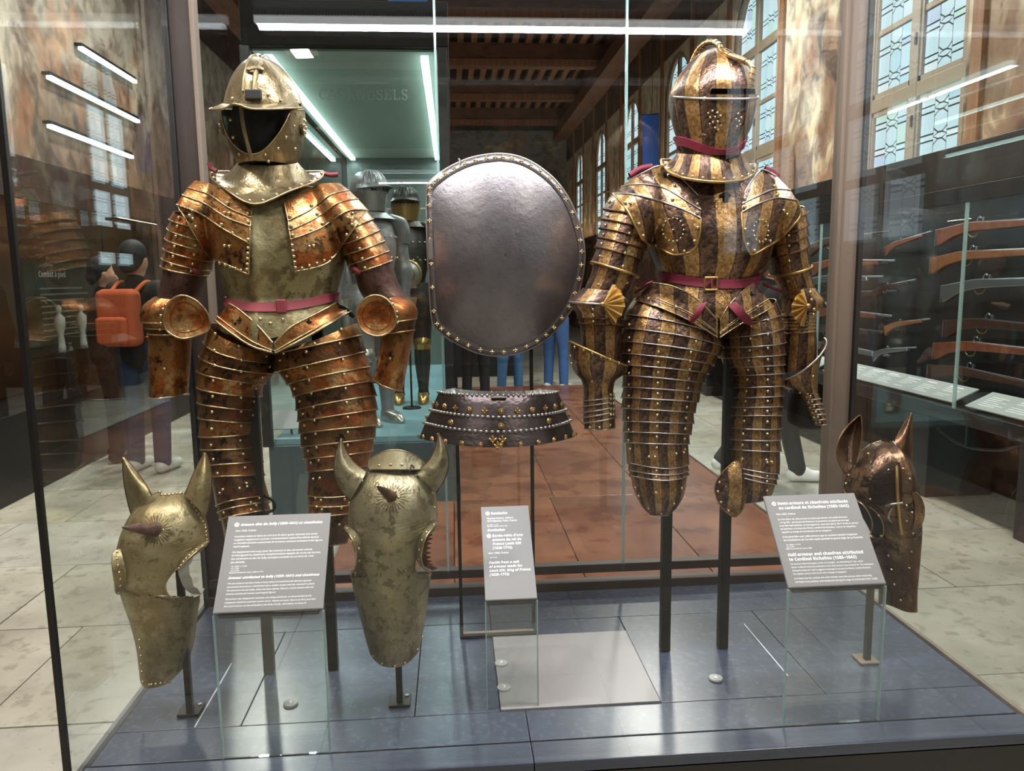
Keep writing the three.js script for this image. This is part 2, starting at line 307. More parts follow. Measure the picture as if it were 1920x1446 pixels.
const boards = [[x0 + 0.006, 0.15, -1.716, -1.594, 0], [0.152, x1 - 0.006, -1.716, -1.594, 0], [x0 + 0.006, -0.52, -2.2, -1.718, 1], [-0.518, -0.115, -2.2, -1.718, 0], [-0.113, 0.09, -2.2, -1.718, 0], [0.485, 0.90, -2.2, -1.718, 1], [0.902, x1 - 0.006, -2.2, -1.718, 0], [x0 + 0.006, 0.09, zb, -2.202, 0], [0.092, x1 - 0.006, zb, -2.202, 1], [0.092, 0.483, -2.2, -2.10, 0]];
for (const [a, b, c, d, k] of boards) part('top_board', (() => { const g = rbox(a, b, 0.46, PT - 0.002, c, d, 0.0015), p = g.attributes.position, uv = g.attributes.uv; for (let i = 0; i < uv.count; i++) uv.setXY(i, p.getX(i), p.getZ(i)); return g; })(), plinthM, plinth);
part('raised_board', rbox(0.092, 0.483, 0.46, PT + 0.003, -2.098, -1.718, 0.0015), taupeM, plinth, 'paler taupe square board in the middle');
for (const [xa, ya, xb, yb] of [[434, 1244, 368, 1364], [1395, 1170, 1480, 1268]]) { const p = atY(xa, ya, PT), q = atY(xb, yb, PT); part('joint_glint', box(p.x - 0.0015, p.x + 0.0015, PT - 0.002, PT + 0.0006, p.z, q.z), std({ color: '#c2c6cc', roughness: 0.45 }), plinth, 'thin pale strip painted as the highlight along a board joint'); }  // glint along the joint painted as a pale strip
part('edge_strip', [rbox(x0 - 0.012, x0, 0.40, PT + 0.004, zb - 0.03, zf, 0.002)], M.black, plinth, 'black metal strip along the left edge');
part('edge_strip', [rbox(x1, x1 + 0.012, 0.40, PT + 0.004, zb - 0.03, zf, 0.002)], M.postPale, plinth, 'pale metal strip along the right edge');

const kase = thing('glass_display_case', 'tall glass museum case with brown rear posts enclosing both suits of armour', 'display case', V(0.25, PT, -1.96));
const pane = (g, mat = M.glass) => g;
part('front_glass', new THREE.PlaneGeometry(x1 - x0, CT - PT).translate((x0 + x1) / 2, (PT + CT) / 2, zf - 0.004), M.glass, kase);
for (const x of [x0 + 0.004, x1 - 0.004]) part('side_glass', box(x - 0.004, x + 0.004, PT + 0.001, CT, zb + 0.013, zf - 0.01), M.glass, kase);
const seams = [x0 + 0.09, -0.035, 0.545, x1 - 0.09];
for (let i = 0; i < 3; i++) part('rear_glass', box(seams[i] + 0.002, seams[i + 1] - 0.002, PT + 0.06, CT, zb - 0.004, zb + 0.004), M.glass, kase);
for (const x of [-0.035, 0.545]) part('glass_joint', box(x - 0.0035, x + 0.0035, PT + 0.06, CT, zb - 0.006, zb + 0.006), M.glassEdge, kase, 'bright polished seam between two rear panes');
for (const [x, s] of [[x0, 1], [x1, -1]]) {
  const post = part('rear_post', [rbox(Math.min(x, x + s * 0.075), Math.max(x, x + s * 0.075), PT, CT, zb - 0.04, zb - 0.002, 0.003)], s > 0 ? M.frameBrown : M.postPale, kase, s > 0 ? 'brown post at the rear left corner' : 'taupe post at the rear right corner');
  part('post_lip', rbox(x + s * 0.075 - 0.006, x + s * 0.075 + 0.006, PT, CT, zb - 0.04, zb + 0.012, 0.002), M.postPale, post);
  part('post_seal', rbox(x - 0.008, x + 0.008, PT, CT, zb - 0.045, zb + 0.012, 0.002), M.black, post);
}
part('corner_seal', rbox(x0 - 0.004, x0 + 0.008, PT, CT, zf - 0.008, zf + 0.004, 0.001), M.black, kase, 'thin black seal on the front left glass corner');
part('corner_seal', rbox(x1 - 0.008, x1 + 0.004, PT, CT, zf - 0.008, zf + 0.004, 0.001), M.black, kase);
part('rear_rail', [rbox(x0, x1, PT - 0.02, PT + 0.028, zb - 0.03, zb + 0.012, 0.003), rbox(x0, x1, PT + 0.055, PT + 0.085, zb - 0.03, zb + 0.006, 0.003)], M.frameBrown, kase, 'pair of dark rails under the rear glass');
part('roof', rbox(x0 - 0.01, x1 + 0.01, CT, CT + 0.12, zb - 0.04, zf + 0.01, 0.004), M.black, kase);
part('led_strip', box(x0 + 0.06, x1 - 0.06, CT - 0.045, CT - 0.02, -1.60, -1.565), M.led, kase, 'white light strip along the front of the roof');
part('led_strip', box(x0 + 0.06, x1 - 0.06, CT - 0.045, CT - 0.025, -2.34, -2.32), M.led, kase, 'white light strip along the back of the roof');
for (const [a, b] of [[0, 66]]) part('led_grille', Array.from({ length: 160 }, (_, i) => box(x0 + 0.06 + i * 0.0123, x0 + 0.0655 + i * 0.0123, CT - 0.02, CT - 0.002, -1.605, -1.602)), std({ color: '#c9c9c9', roughness: 0.3, metalness: 0.6 }), kase).userData.kind = 'stuff';
// numbered discs on the plinth
for (const [n, x, y] of [['1', 545, 1320], ['2', 940, 1247], ['3', 945, 1293], ['4', 1342, 1273]]) {
  const p = atY(x, y, PT), t = thing('number_disc', 'small round disc numbered ' + n + ' ' + { 1: 'by the wide left label upright', 2: 'behind the disc numbered three, mid plinth', 3: 'nearest the middle label upright', 4: 'in front of the right hand suit posts' }[n], 'number', p);
  part('disc', new THREE.CylinderGeometry(0.017, 0.018, 0.004, 28).translate(p.x, PT + 0.002 + (n === '2' || n === '3' ? 0.003 : 0), p.z), std({ color: '#9d9b96', roughness: 0.5 }), t);
  part('numeral', new THREE.PlaneGeometry(0.022, 0.022).rotateX(-Math.PI / 2).translate(p.x, PT + (n === '2' || n === '3' ? 0.0085 : 0.0055), p.z), new THREE.MeshStandardMaterial({ transparent: true, roughness: 0.6, map: canvasTex(64, 64, (g) => { g.clearRect(0, 0, 64, 64); g.fillStyle = '#f4f4f0'; g.font = 'bold 52px sans-serif'; g.textAlign = 'center'; g.fillText(n, 32, 50); }) }), t);
}
// ---- label lecterns: glass upright, tilted printed plate
function lectern(name, label, corners, zBottom, foot, draw, aspect) { // corners in pixels: bottom left, bottom right, top right, top left
  const tilt = 38 * Math.PI / 180;
  const bl = atZ(...corners[0], zBottom), br = atZ(...corners[1], zBottom);
  const y = (bl.y + br.y) / 2, xm = (bl.x + br.x) / 2, w = br.x - bl.x;
  // depth of the plate from where its top edge shows
  let best = 0.2, err = 1e9; for (let L = 0.08; L < 0.45; L += 0.004) for (let a = 0.3; a < 1.3; a += 0.04) { const t = toPx(V(xm, y + L * Math.sin(a), zBottom - L * Math.cos(a))); const tx = (corners[2][0] + corners[3][0]) / 2, ty = (corners[2][1] + corners[3][1]) / 2; const e = Math.hypot(t[0] - tx, t[1] - ty); if (e < err) { err = e; best = [L, a]; } }
  const [L, a] = best;
  const t = thing(name, label, 'label', V(xm, PT, foot));
  const plate = new THREE.BoxGeometry(w, 0.006, L).translate(0, 0, -L / 2).rotateX(a).translate(xm, y, zBottom);
  part('plate', plate, M.signGrey, t);
  const tw = 1024, th = Math.round(1024 * L / w);
  const tex = canvasTex(tw, Math.min(2000, th), (g, W, H) => { g.fillStyle = '#827e7d'; g.fillRect(0, 0, W, H); draw(g, W, H); });
  const pg = new THREE.PlaneGeometry(w - 0.002, L - 0.002).rotateX(-Math.PI / 2).translate(0, 0.0036, -L / 2).rotateX(a).translate(xm, y, zBottom);
  part('printed_text', pg, std({ map: tex, roughness: 0.55 }), t);
  const legX = w / 2;
  part('glass_upright', box(xm - legX, xm + legX, PT, y - 0.004, foot - 0.004, foot + 0.004), M.glass, t);
  for (const s of [-1, 1]) part('upright_edge', box(xm + s * legX - 0.0015, xm + s * legX + 0.0015, PT, y - 0.004, foot - 0.0045, foot + 0.0045), M.glassEdge, t);
  part('bracket', rbox(xm - w * 0.46, xm + w * 0.46, y - 0.012, y - 0.003, zBottom - 0.03, zBottom + 0.002, 0.002), M.black, t);
  return { t, xm, y, w, L, a };
}
const num = (g, n, x, y, r) => { g.beginPath(); g.arc(x, y, r, 0, 7); g.fillStyle = '#fff'; g.fill(); g.fillStyle = '#827e7d'; g.font = `bold ${r * 1.5}px sans-serif`; g.textAlign = 'center'; g.fillText(n, x, y + r * 0.52); g.textAlign = 'left'; g.fillStyle = '#fff'; };
const lines = (g, font, x, y, dy, ls) => { g.font = font; g.fillStyle = '#fff'; const wide = Math.max(...ls.map((q) => g.measureText(q).width)), room = g.canvas.width - x - 55; if (wide > room) g.font = font.replace(/(\d+)px/, (_, n) => Math.floor(n * room / wide) + 'px'); ls.forEach((s, i) => g.fillText(s, x, y + i * dy)); return y + ls.length * dy; };
lectern('label_lectern', 'wide grey label about the Sully armour, on a glass upright before the left suit', [[400, 1153], [606, 1140], [620, 962], [432, 972]], -1.592, -1.592, (g, W, H) => {
  const k = H / 1000; num(g, '1', 92, 92 * k, 24); lines(g, `italic bold ${44}px sans-serif`, 130, 108 * k, 50, ['Armure dite de Sully (1559-1641) et chanfreins']);
  lines(g, '26px sans-serif', 88, 170 * k, 40, ['Vers 1630, France']);
  lines(g, '30px sans-serif', 88, 232 * k, 36 * k, ["Ensemble réalisé en laiton et orné d'un fin décor gravé, rehaussé d'un vernis", "rougeâtre inégalement conservé. L'ornementation aujourd'hui altérée dessine", 'un véritable bestiaire comprenant de nombreux animaux exotiques et des figures', 'mythologiques.']);
  lines(g, '30px sans-serif', 88, 400 * k, 36 * k, ['Cet équipement est conçu pour des tournois et des carrousels comme', 'en témoignent les chanfreins complémentaires équipés de cornes de licornes.', "Son attribution au duc de Sully, principal conseiller du roi Henri IV, n'est", 'pas attestée.']);
  lines(g, '18px sans-serif', 88, 548 * k, 22 * k, ['① inv. 2002-1-1, G 39', '② inv. G 541', '③ inv. G 542', 'Dépôt du musée du Louvre, 2004 et 1871']);
  lines(g, 'italic bold 44px sans-serif', 88, 672 * k, 40, ['Armour attributed to Sully (1559–1641) and chanfrons']);
  lines(g, 'italic 29px sans-serif', 88, 725 * k, 35 * k, ['This set of pieces has been made of brass sheets and adorned with delicate engraved', 'and painted decorations, embellished with a reddish lacquer that has remained in places.', 'The decoration we see today, which has been altered, features a whole bestiary with lots', 'of exotic animals and various mythological figures.']);
  lines(g, 'italic 29px sans-serif', 88, 880 * k, 35 * k, ['This armour was designed for festivities and riding exhibitions, as demonstrated by the', 'companion chanfrons and their unicorn horns. Despite its name, there is no firm proof that', 'this suit of armour can be attributed to the Duke of Sully, chief advisor to Henry IV.']);
});
lectern('label_lectern', 'narrow pale label about the shield and faulds, on a glass upright in the middle', [[910, 1128], [1007, 1122], [990, 950], [903, 952]], -1.73, -1.73, (g, W, H) => {
  const k = H / 2000; num(g, '2', 130, 150 * k, 46); lines(g, 'bold 76px sans-serif', 200, 178 * k, 80, ['Rondache']); lines(g, '54px sans-serif', 100, 285 * k, 62 * k, ['Thomas Henrin, orfèvre', '1673 (dessin), Paris, France']); lines(g, '30px sans-serif', 100, 425 * k, 34 * k, ['Inv. 2003.1.1, I 52', 'Dépôt du musée du Louvre, 2004']); lines(g, 'italic bold 72px sans-serif', 100, 560 * k, 70, ['Rondaches']);
  num(g, '3', 130, 665 * k, 46); lines(g, 'bold 76px sans-serif', 200, 690 * k, 90 * k, ["Garde-reins d'une", 'armure du roi de', 'France Louis XIV', '(1638-1715)']); lines(g, '54px sans-serif', 100, 1060 * k, 70, ['Vers 1668, France']); lines(g, '34px sans-serif', 100, 1150 * k, 70, ['③ inv. G 125']); lines(g, 'italic bold 72px sans-serif', 100, 1270 * k, 84 * k, ['Faulds from a suit', 'of armour made for', 'Louis XIV, King of France', '(1638–1715)']);
});
lectern('label_lectern', 'wide grey label about the Richelieu armour, leaning in front of the copper chanfron', [[1478, 1103], [1660, 1095], [1595, 925], [1436, 933]], -1.594, -1.594, (g, W, H) => {
  const k = H / 1000; num(g, '4', 88, 90 * k, 24); lines(g, 'bold 46px sans-serif', 126, 105 * k, 52 * k, ['Demi-armure et chanfrein attribués', 'au cardinal de Richelieu (1585-1642)']);
  lines(g, '27px sans-serif', 80, 222 * k, 40, ['Vers 1625, France']);
  lines(g, '31px sans-serif', 80, 280 * k, 36 * k, ['Le riche décor de cette armure ne laisse pas deviner son poids étonnant', "– 27 kg 700 – qui lui permet d'assurer la protection du grand personnage", "à qui elle était destinée. Le monogramme, associant des R, des P et des A, permet", "de l'attribuer à Armand du Plessis, cardinal de Richelieu. L'ancre du chapiteau", 'rappelle sa charge de surintendant de la navigation.']);
  lines(g, '31px sans-serif', 80, 478 * k, 36 * k, ["C'est peut-être avec cette armure que le cardinal-ministre inspectait", "les installations de l'armée royale pendant le grand siège de La Rochelle."]);
  lines(g, '19px sans-serif', 80, 562 * k, 22 * k, ['④ inv. 2003.1.1, G 76', '⑤ inv. G 561', 'Dépôt du musée du Louvre, 2004']);
  lines(g, 'bold 46px sans-serif', 80, 680 * k, 50 * k, ['Half-armour and chanfron attributed', 'to Cardinal Richelieu (1585–1642)']);
  lines(g, '29px sans-serif', 80, 770 * k, 35 * k, ["The armour's decoration gives no hint of its weight – an astonishing 27.7 kg – which", 'meant it offered maximum protection to the noble person it was intended for. The monogram', 'linking the letters R, P and A suggests it belonged to Armand du Plessis, Cardinal Richelieu.', "The capital's anchor refers to his role in charge of navigation."]);
  lines(g, '29px sans-serif', 80, 925 * k, 35 * k, ['It is likely that the cardinal and chief minister wore this armour when inspecting', 'the Royal army positions and equipment during the siege of La Rochelle (1627–1628).']);
});

// ================================================================ PLATE WORK
// textures of the metals: colour only (patina, gilding, etching)
function brassTex(s, base, pale, rust, dark, rustAmt, darkAmt) {
  return dataTex(768, 768, (u, v) => {
    const a = fbm(u, v, 5, s, 5), b = fbm(u + a * 0.05, v, 11, s + 11, 5, 0.7), c = fbm(u, v + a * 0.04, 20, s + 23, 4, 0.75), sc = vnoise(u, v * 0.25, 160, s + 31), big = fbm(u, v, 4, s + 41, 3);
    let k = mixc(base, pale, sstep(0.38, 0.72, a)); k = mixc(k, rust, sstep(0.42, 0.66, b) * rustAmt * (0.4 + sstep(0.35, 0.65, big))); k = mixc(k, dark, sstep(0.5, 0.68, c) * darkAmt * (0.35 + 0.9 * sstep(0.35, 0.65, 1 - big)));
    return mixc(k, [k[0] * 0.72, k[1] * 0.72, k[2] * 0.72], sstep(0.7, 0.95, sc) * 0.35);
  });
}
const texBronze = brassTex(301, [142, 100, 56], [180, 142, 92], [162, 86, 38], [60, 36, 20], 0.8, 0.85);
const texBronzeDark = brassTex(331, [98, 66, 38], [136, 100, 60], [118, 62, 30], [38, 23, 14], 0.75, 0.9);
const texKhaki = brassTex(361, [144, 132, 94], [174, 162, 122], [120, 94, 58], [78, 66, 42], 0.4, 0.5);
const texHelm = brassTex(381, [130, 114, 84], [166, 150, 116], [114, 88, 58], [78, 62, 42], 0.4, 0.35);
const texPurple = brassTex(391, [100, 74, 64], [130, 102, 84], [88, 56, 50], [54, 36, 32], 0.6, 0.6);
const texBone = brassTex(411, [144, 130, 92], [176, 160, 120], [122, 98, 60], [88, 74, 46], 0.45, 0.5);
const texBone2 = brassTex(431, [138, 128, 98], [168, 157, 125], [118, 104, 74], [82, 73, 52], 0.4, 0.5);
const texCopper = brassTex(451, [92, 70, 54], [150, 120, 86], [104, 70, 48], [48, 36, 32], 0.6, 0.85);
const texSteel = dataTex(512, 512, (u, v) => { const a = fbm(u, v, 4, 471, 5), b = fbm(u, v, 30, 475, 3), s = vnoise(u * 0.2, v, 150, 478); let c = mixc([138, 132, 134], [172, 166, 168], a * 1.4 - 0.2); c = mixc(c, [118, 108, 104], sstep(0.5, 0.8, b) * 0.16); return mixc(c, [186, 182, 184], sstep(0.7, 1, s) * 0.2); });
// alternate bands, gilt and dark etched with scrolls: one period is one gilt and one dark band
const texBands = canvasTex(1024, 1024, (g, W, H) => {
  const img = g.createImageData(W, H), d = img.data;
  for (let j = 0; j < H; j++) for (let i = 0; i < W; i++) {
    const u = i / W, v = j / H, a = fbm(u, v, 6, 501, 5), b = fbm(u, v, 14, 507, 4), w = (fbm(u, v, 10, 511, 3) - 0.5) * 0.03; const e = ((u + w + 1) % 1);
    const gold = e < 0.48; let c = gold ? mixc([154, 116, 70], [204, 166, 114], a * 1.4 - 0.2) : mixc([54, 41, 41], [82, 64, 60], a);
    c = gold ? mixc(c, [104, 70, 42], sstep(0.5, 0.72, b) * 0.5) : mixc(c, [128, 90, 58], sstep(0.6, 0.75, b) * 0.5);
    const k = (j * W + i) * 4; d[k] = c[0]; d[k + 1] = c[1]; d[k + 2] = c[2]; d[k + 3] = 255;
  }
  g.putImageData(img, 0, 0); seed = 99; g.lineCap = 'round';
  for (let n = 0; n < 150; n++) { // etched scrolls
    const onGold = n % 4 === 0, x = W * (onGold ? rr(0.04, 0.44) : rr(0.51, 0.97)), y = H * rnd(), r = rr(34, 80); g.strokeStyle = onGold ? 'rgba(92,60,30,0.4)' : 'rgba(178,132,96,0.62)'; g.lineWidth = rr(6, 10);
    const a0 = rnd() * 6.28, sg = rnd() < 0.5 ? 1 : -1; for (const oy of [0, -H, H]) { g.beginPath(); for (let k = 0; k < 16; k++) { const t = k / 15, a = a0 + sg * t * 7.5, q = r * (1 - 0.82 * t); const px = x + Math.cos(a) * q, py = y + oy + Math.sin(a) * q; k ? g.lineTo(px, py) : g.moveTo(px, py); } g.stroke(); }
  }
  g.strokeStyle = 'rgba(60,38,26,0.8)'; g.lineWidth = 12; for (const x of [0.004, 0.485]) { g.beginPath(); g.moveTo(x * W, 0); g.lineTo(x * W, H); g.stroke(); }
});
texBands.wrapS = texBands.wrapT = THREE.RepeatWrapping; texBands.minFilter = THREE.LinearMipmapLinearFilter; texBands.generateMipmaps = true;
const dent = (u, v) => { const k = 255 * (0.55 * fbm(u, v, 9, 701, 3) + 0.3 * fbm(u, v, 40, 705, 2) + 0.15 * vnoise(u, v, 150, 709)); return [k, k, k]; };
const texDent = dataTex(512, 512, dent, false), texDentFine = texDent.clone(); texDentFine.repeat.set(0.25, 0.22); texDentFine.needsUpdate = true;
const metal = (map, rough, met, extra = {}) => std({ map, roughness: rough, metalness: met, side: THREE.DoubleSide, bumpMap: texDent, bumpScale: 0.0022, ...extra });
M.bronze = metal(texBronze, 0.33, 0.72); M.bronzeDark = metal(texBronzeDark, 0.33, 0.72); M.khaki = metal(texKhaki, 0.42, 0.6); M.helm = metal(texHelm, 0.3, 0.72); M.purple = metal(texPurple, 0.4, 0.6);
M.bone = metal(texBone, 0.42, 0.55); M.bone2 = metal(texBone2, 0.38, 0.6); M.copper = metal(texCopper, 0.3, 0.75); M.steel = metal(texSteel, 0.33, 0.88, { bumpScale: 0.001, color: '#cdcbca' }); M.bands = metal(texBands, 0.3, 0.72, { bumpMap: texDentFine });
M.rim = std({ color: '#b59a72', roughness: 0.26, metalness: 0.85 }); M.rimSteel = std({ color: '#b4ada6', roughness: 0.28, metalness: 0.85 }); M.rivet = std({ color: '#ccb68a', roughness: 0.25, metalness: 0.85 });
M.gold = std({ color: '#b8935a', roughness: 0.28, metalness: 0.85 }); M.red = std({ color: '#74192e', roughness: 0.62 }); M.pink = std({ color: '#84323a', roughness: 0.6 }); M.leatherBlack = std({ color: '#15100f', roughness: 0.6 });
M.lining = std({ color: '#070606', roughness: 1 }); M.cuffCloth = std({ color: '#a5a396', roughness: 0.95, side: THREE.DoubleSide });
const rivetG = new THREE.SphereGeometry(1, 10, 6);

// a thick shell over a grid of outer points; rows j downwards, columns i from left to right as seen from the front
function shell(P, th, uvOf) {
  const nj = P.length, ni = P[0].length, pos = [], uv = [], idx = [], N = [];
  for (let j = 0; j < nj; j++) { N.push([]); for (let i = 0; i < ni; i++) { const a = P[j][Math.min(ni - 1, i + 1)].clone().sub(P[j][Math.max(0, i - 1)]), b = P[Math.min(nj - 1, j + 1)][i].clone().sub(P[Math.max(0, j - 1)][i]); const n = b.cross(a); if (n.lengthSq() < 1e-16) n.set(0, 0, 1); N[j].push(n.normalize()); } }
  const put = (p, t) => { pos.push(p.x, p.y, p.z); uv.push(t[0], t[1]); return pos.length / 3 - 1; };
  const O = P.map((r, j) => r.map((p, i) => put(p, uvOf(p, i, j)))), Q = P.map((r, j) => r.map((p, i) => p.clone().addScaledVector(N[j][i], -th))), I = Q.map((r, j) => r.map((p, i) => put(p, uvOf(p, i, j))));
  for (let j = 0; j < nj - 1; j++) for (let i = 0; i < ni - 1; i++) { idx.push(O[j][i], O[j + 1][i], O[j][i + 1], O[j][i + 1], O[j + 1][i], O[j + 1][i + 1]); idx.push(I[j][i], I[j][i + 1], I[j + 1][i], I[j][i + 1], I[j + 1][i + 1], I[j + 1][i]); }
  const rim = (a, b) => { for (let k = 0; k < a.length - 1; k++) { const q = [put(a[k][0], a[k][2]), put(a[k + 1][0], a[k + 1][2]), put(a[k][1], a[k][2]), put(a[k + 1][1], a[k + 1][2])]; b ? idx.push(q[0], q[1], q[2], q[1], q[3], q[2]) : idx.push(q[0], q[2], q[1], q[1], q[2], q[3]); } };
  const rowOf = (j) => P[j].map((p, i) => [p, Q[j][i], uvOf(p, i, j)]), colOf = (i) => P.map((r, j) => [r[i], Q[j][i], uvOf(r[i], i, j)]);
  rim(rowOf(0), true); rim(rowOf(nj - 1), false); rim(colOf(0), false); rim(colOf(ni - 1), true);
  const g = new THREE.BufferGeometry(); g.setAttribute('position', new THREE.Float32BufferAttribute(pos, 3)); g.setAttribute('uv', new THREE.Float32BufferAttribute(uv, 2)); g.setIndex(idx); g.computeVertexNormals(); return g;
}
function surf(fn, ua, ub, nu, va, vb, nv, th, uvOf) {
  const P = []; for (let j = 0; j <= nv; j++) { P.push([]); for (let i = 0; i <= nu; i++) P[j].push(fn(lerp(ua, ub, i / nu), lerp(va, vb, j / nv))); }
  return shell(P, th, uvOf ? (p, i, j) => uvOf(p, lerp(ua, ub, i / nu), lerp(va, vb, j / nv)) : (p) => [p.x * 2.6, p.y * 2.6]);
}
// a limb: rounded sections whose left and right silhouettes are measured at their own depth
class Limb {
  constructor(st, o = {}) { this.st = st.map(([xl, yl, xr, yr, z, bf, bb]) => { const L = atZ(xl, yl, z), R = atZ(xr, yr, z); return [(L.x + R.x) / 2, (L.y + R.y) / 2, z, (R.x - L.x) / 2, (R.y - L.y) / 2, bf, bb ?? bf]; }); this.n = st.length - 1; this.o = { uk: 0.4, us: 2.6, u0: 0, keel: 0, kw: 0.14, sq: 1, ...o }; }
  S(u, t, off = 0) {
    const r = cr1(this.st, t), a = Math.hypot(r[3], r[4]) || 1e-4, o = this.o; let s = Math.sin(u), c = Math.cos(u);
    if (o.sq !== 1) { s = Math.sign(s) * Math.abs(s) ** o.sq; c = Math.sign(c) * Math.abs(c) ** o.sq; }
    const b = (c > 0 ? r[5] : r[6]) + off + (o.keel ? o.keel * Math.exp(-(((u - o.u0) / o.kw) ** 2)) : 0);
    return V(r[0] + r[3] / a * s * (a + off), r[1] + r[4] / a * s * (a + off), r[2] + c * b);
  }
  tFor(u, y) { let lo = 0, hi = this.n; for (let k = 0; k < 22; k++) { const m = (lo + hi) / 2; toPx(this.S(u, m))[1] < y ? lo = m : hi = m; } return (lo + hi) / 2; }
  uFor(x, t) { const r = cr1(this.st, t), c = toPx(V(r[0], r[1], r[2])), e = toPx(V(r[0] + r[3], r[1] + r[4], r[2])); return Math.asin(clamp((x - c[0]) / (e[0] - c[0]), -1, 1)); }
  hit(x, y, off = 0) { let u = 0, t = this.n / 2, lo, hi; for (let k = 0; k < 5; k++) { t = this.tFor(u, y); lo = -1.57; hi = 1.57; for (let q = 0; q < 16; q++) { const m = (lo + hi) / 2; toPx(this.S(m, t, off))[0] < x ? lo = m : hi = m; } u = (lo + hi) / 2; } return this.S(u, t, off); }
  frontZ(X, Y) { let lo = 0, hi = this.n; for (let k = 0; k < 18; k++) { const m = (lo + hi) / 2, r = cr1(this.st, m); const a = Math.hypot(r[3], r[4]), s = clamp((X - r[0]) / (r[3] || 1e-4), -1, 1); r[1] + r[4] * s > Y ? lo = m : hi = m; } const r = cr1(this.st, (lo + hi) / 2), s = Math.abs((X - r[0]) / (r[3] || 1e-4)); return s < 0.98 ? r[2] + r[5] * Math.sqrt(1 - s * s) : r[2] + r[5] * 0.2 - (s - 0.98) * 0.25; }
}
const edge = (e) => typeof e === 'function' ? e : (u) => { const s = Math.sin(u); return e[1] + (e[2] - e[0]) / 2 * s + ((e[0] + e[2]) / 2 - e[1]) * s * s; };
// one plate of a limb between two edges given as heights in the photograph (left, middle, right)
function plate(limb, e0, e1, o = {}) {
  const ua = o.ua ?? -Math.PI, ub = o.ub ?? Math.PI, nu = o.nu ?? 40, nv = o.nv ?? 5, f0 = edge(e0), f1 = edge(e1), P = [], U = [];
  const lo = o.off0 ?? 0.001, hi = o.off1 ?? 0.005, rows = Array.from({ length: nu + 1 }, (_, i) => { const u = lerp(ua, ub, i / nu); return [u, limb.tFor(u, f0(u)), limb.tFor(u, f1(u))]; });
  for (let j = 0; j <= nv; j++) {
    P.push([]); U.push([]);
    for (let i = 0; i <= nu; i++) {
      let [u, ta, tb] = rows[i]; const k = j / nv, t = lerp(ta, tb, k);
      if (o.lim) { const y = toPx(limb.S(u, t))[1], [xl, xr] = o.lim(y); const L = xl == null ? ua : Math.max(ua, limb.uFor(xl, t)), R = xr == null ? ub : Math.min(ub, limb.uFor(xr, t)); u = lerp(L, R, i / nu); }
      P[j].push(limb.S(u, t, lerp(lo, hi, k))); U[j].push(u);
    }
  }
  const g = shell(P, o.th ?? 0.002, (p, i, j) => [(U[j][i] - limb.o.u0) * limb.o.uk + (o.shift ?? 0), p.y * limb.o.us]);
  return { g, top: P[0], bottom: P[nv], left: P.map((r) => r[0]), right: P.map((r) => r[nu]), P };
}
function addPlate(name, limb, e0, e1, mat, parent, o = {}) {
  const q = plate(limb, e0, e1, o), m = part(name, q.g, mat, parent, o.label);
  if (o.rim !== 0) { const line = o.rim === 'top' ? q.top : q.bottom; part('rolled_edge', tube(line.filter((_, i) => i % 2 === 0 || i === line.length - 1), o.rr ?? 0.0021, 40, 5), o.rimM ?? M.rim, m); }
  for (const r of o.rivets ?? []) piece('rivet', rivetG, o.rivetM ?? M.rivet, m, limb.hit(r[0], r[1], (o.off1 ?? 0.005) * 0.7 + 0.001), r[2] ?? 0.0042);
  return m;
}
// a sheet hammered over bodies behind it: rows of image points, depth from those bodies
function sheetPt(x, y, depth, off) { let z = -1.9, p; for (let k = 0; k < 7; k++) { p = atZ(x, y, z); z = lerp(z, depth(p.x, p.y) + off, 0.8); } return atZ(x, y, z); }
function sheet(rows, depth, off0, off1, nu, nv, th, uvOf) {
  const P = []; for (let j = 0; j <= nv; j++) { const t = j / nv * (rows.length - 1), n = rows[0].length; const a = []; for (let k = 0; k < n; k++) a.push(cr1(rows.map((r) => r[k]), t)); P.push([]); for (let i = 0; i <= nu; i++) { const q = cr1(a, i / nu * (n - 1)); P[j].push(sheetPt(q[0], q[1], depth, lerp(off0, off1, j / nv))); } }
  return { g: shell(P, th, uvOf ?? ((p) => [p.x * 2.6, p.y * 2.6])), P };
}
function addSheet(name, rows, depth, mat, parent, o = {}) {
  const q = sheet(rows, depth, o.off0 ?? 0.008, o.off1 ?? 0.011, o.nu ?? 20, o.nv ?? 8, o.th ?? 0.002, o.uv), m = part(name, q.g, mat, parent, o.label), P = q.P, nj = P.length - 1, ni = P[0].length - 1;
  const lines = { bottom: P[nj], top: P[0], left: P.map((r) => r[0]), right: P.map((r) => r[ni]) };
  for (const k of o.rims ?? ['bottom']) part('rolled_edge', tube(lines[k], o.rr ?? 0.0021, 30, 5), o.rimM ?? M.rim, m);
  for (const r of o.rivets ?? []) piece('rivet', rivetG, o.rivetM ?? M.rivet, m, sheetPt(r[0], r[1], depth, (o.off1 ?? 0.011) + 0.001), r[2] ?? 0.0042);
  return m;
}
const smax = (k, ...a) => { let m = a[0]; for (let i = 1; i < a.length; i++) { const b = a[i], h = clamp(0.5 + 0.5 * (m - b) / k, 0, 1); m = lerp(b, m, h) + k * h * (1 - h); } return m; };
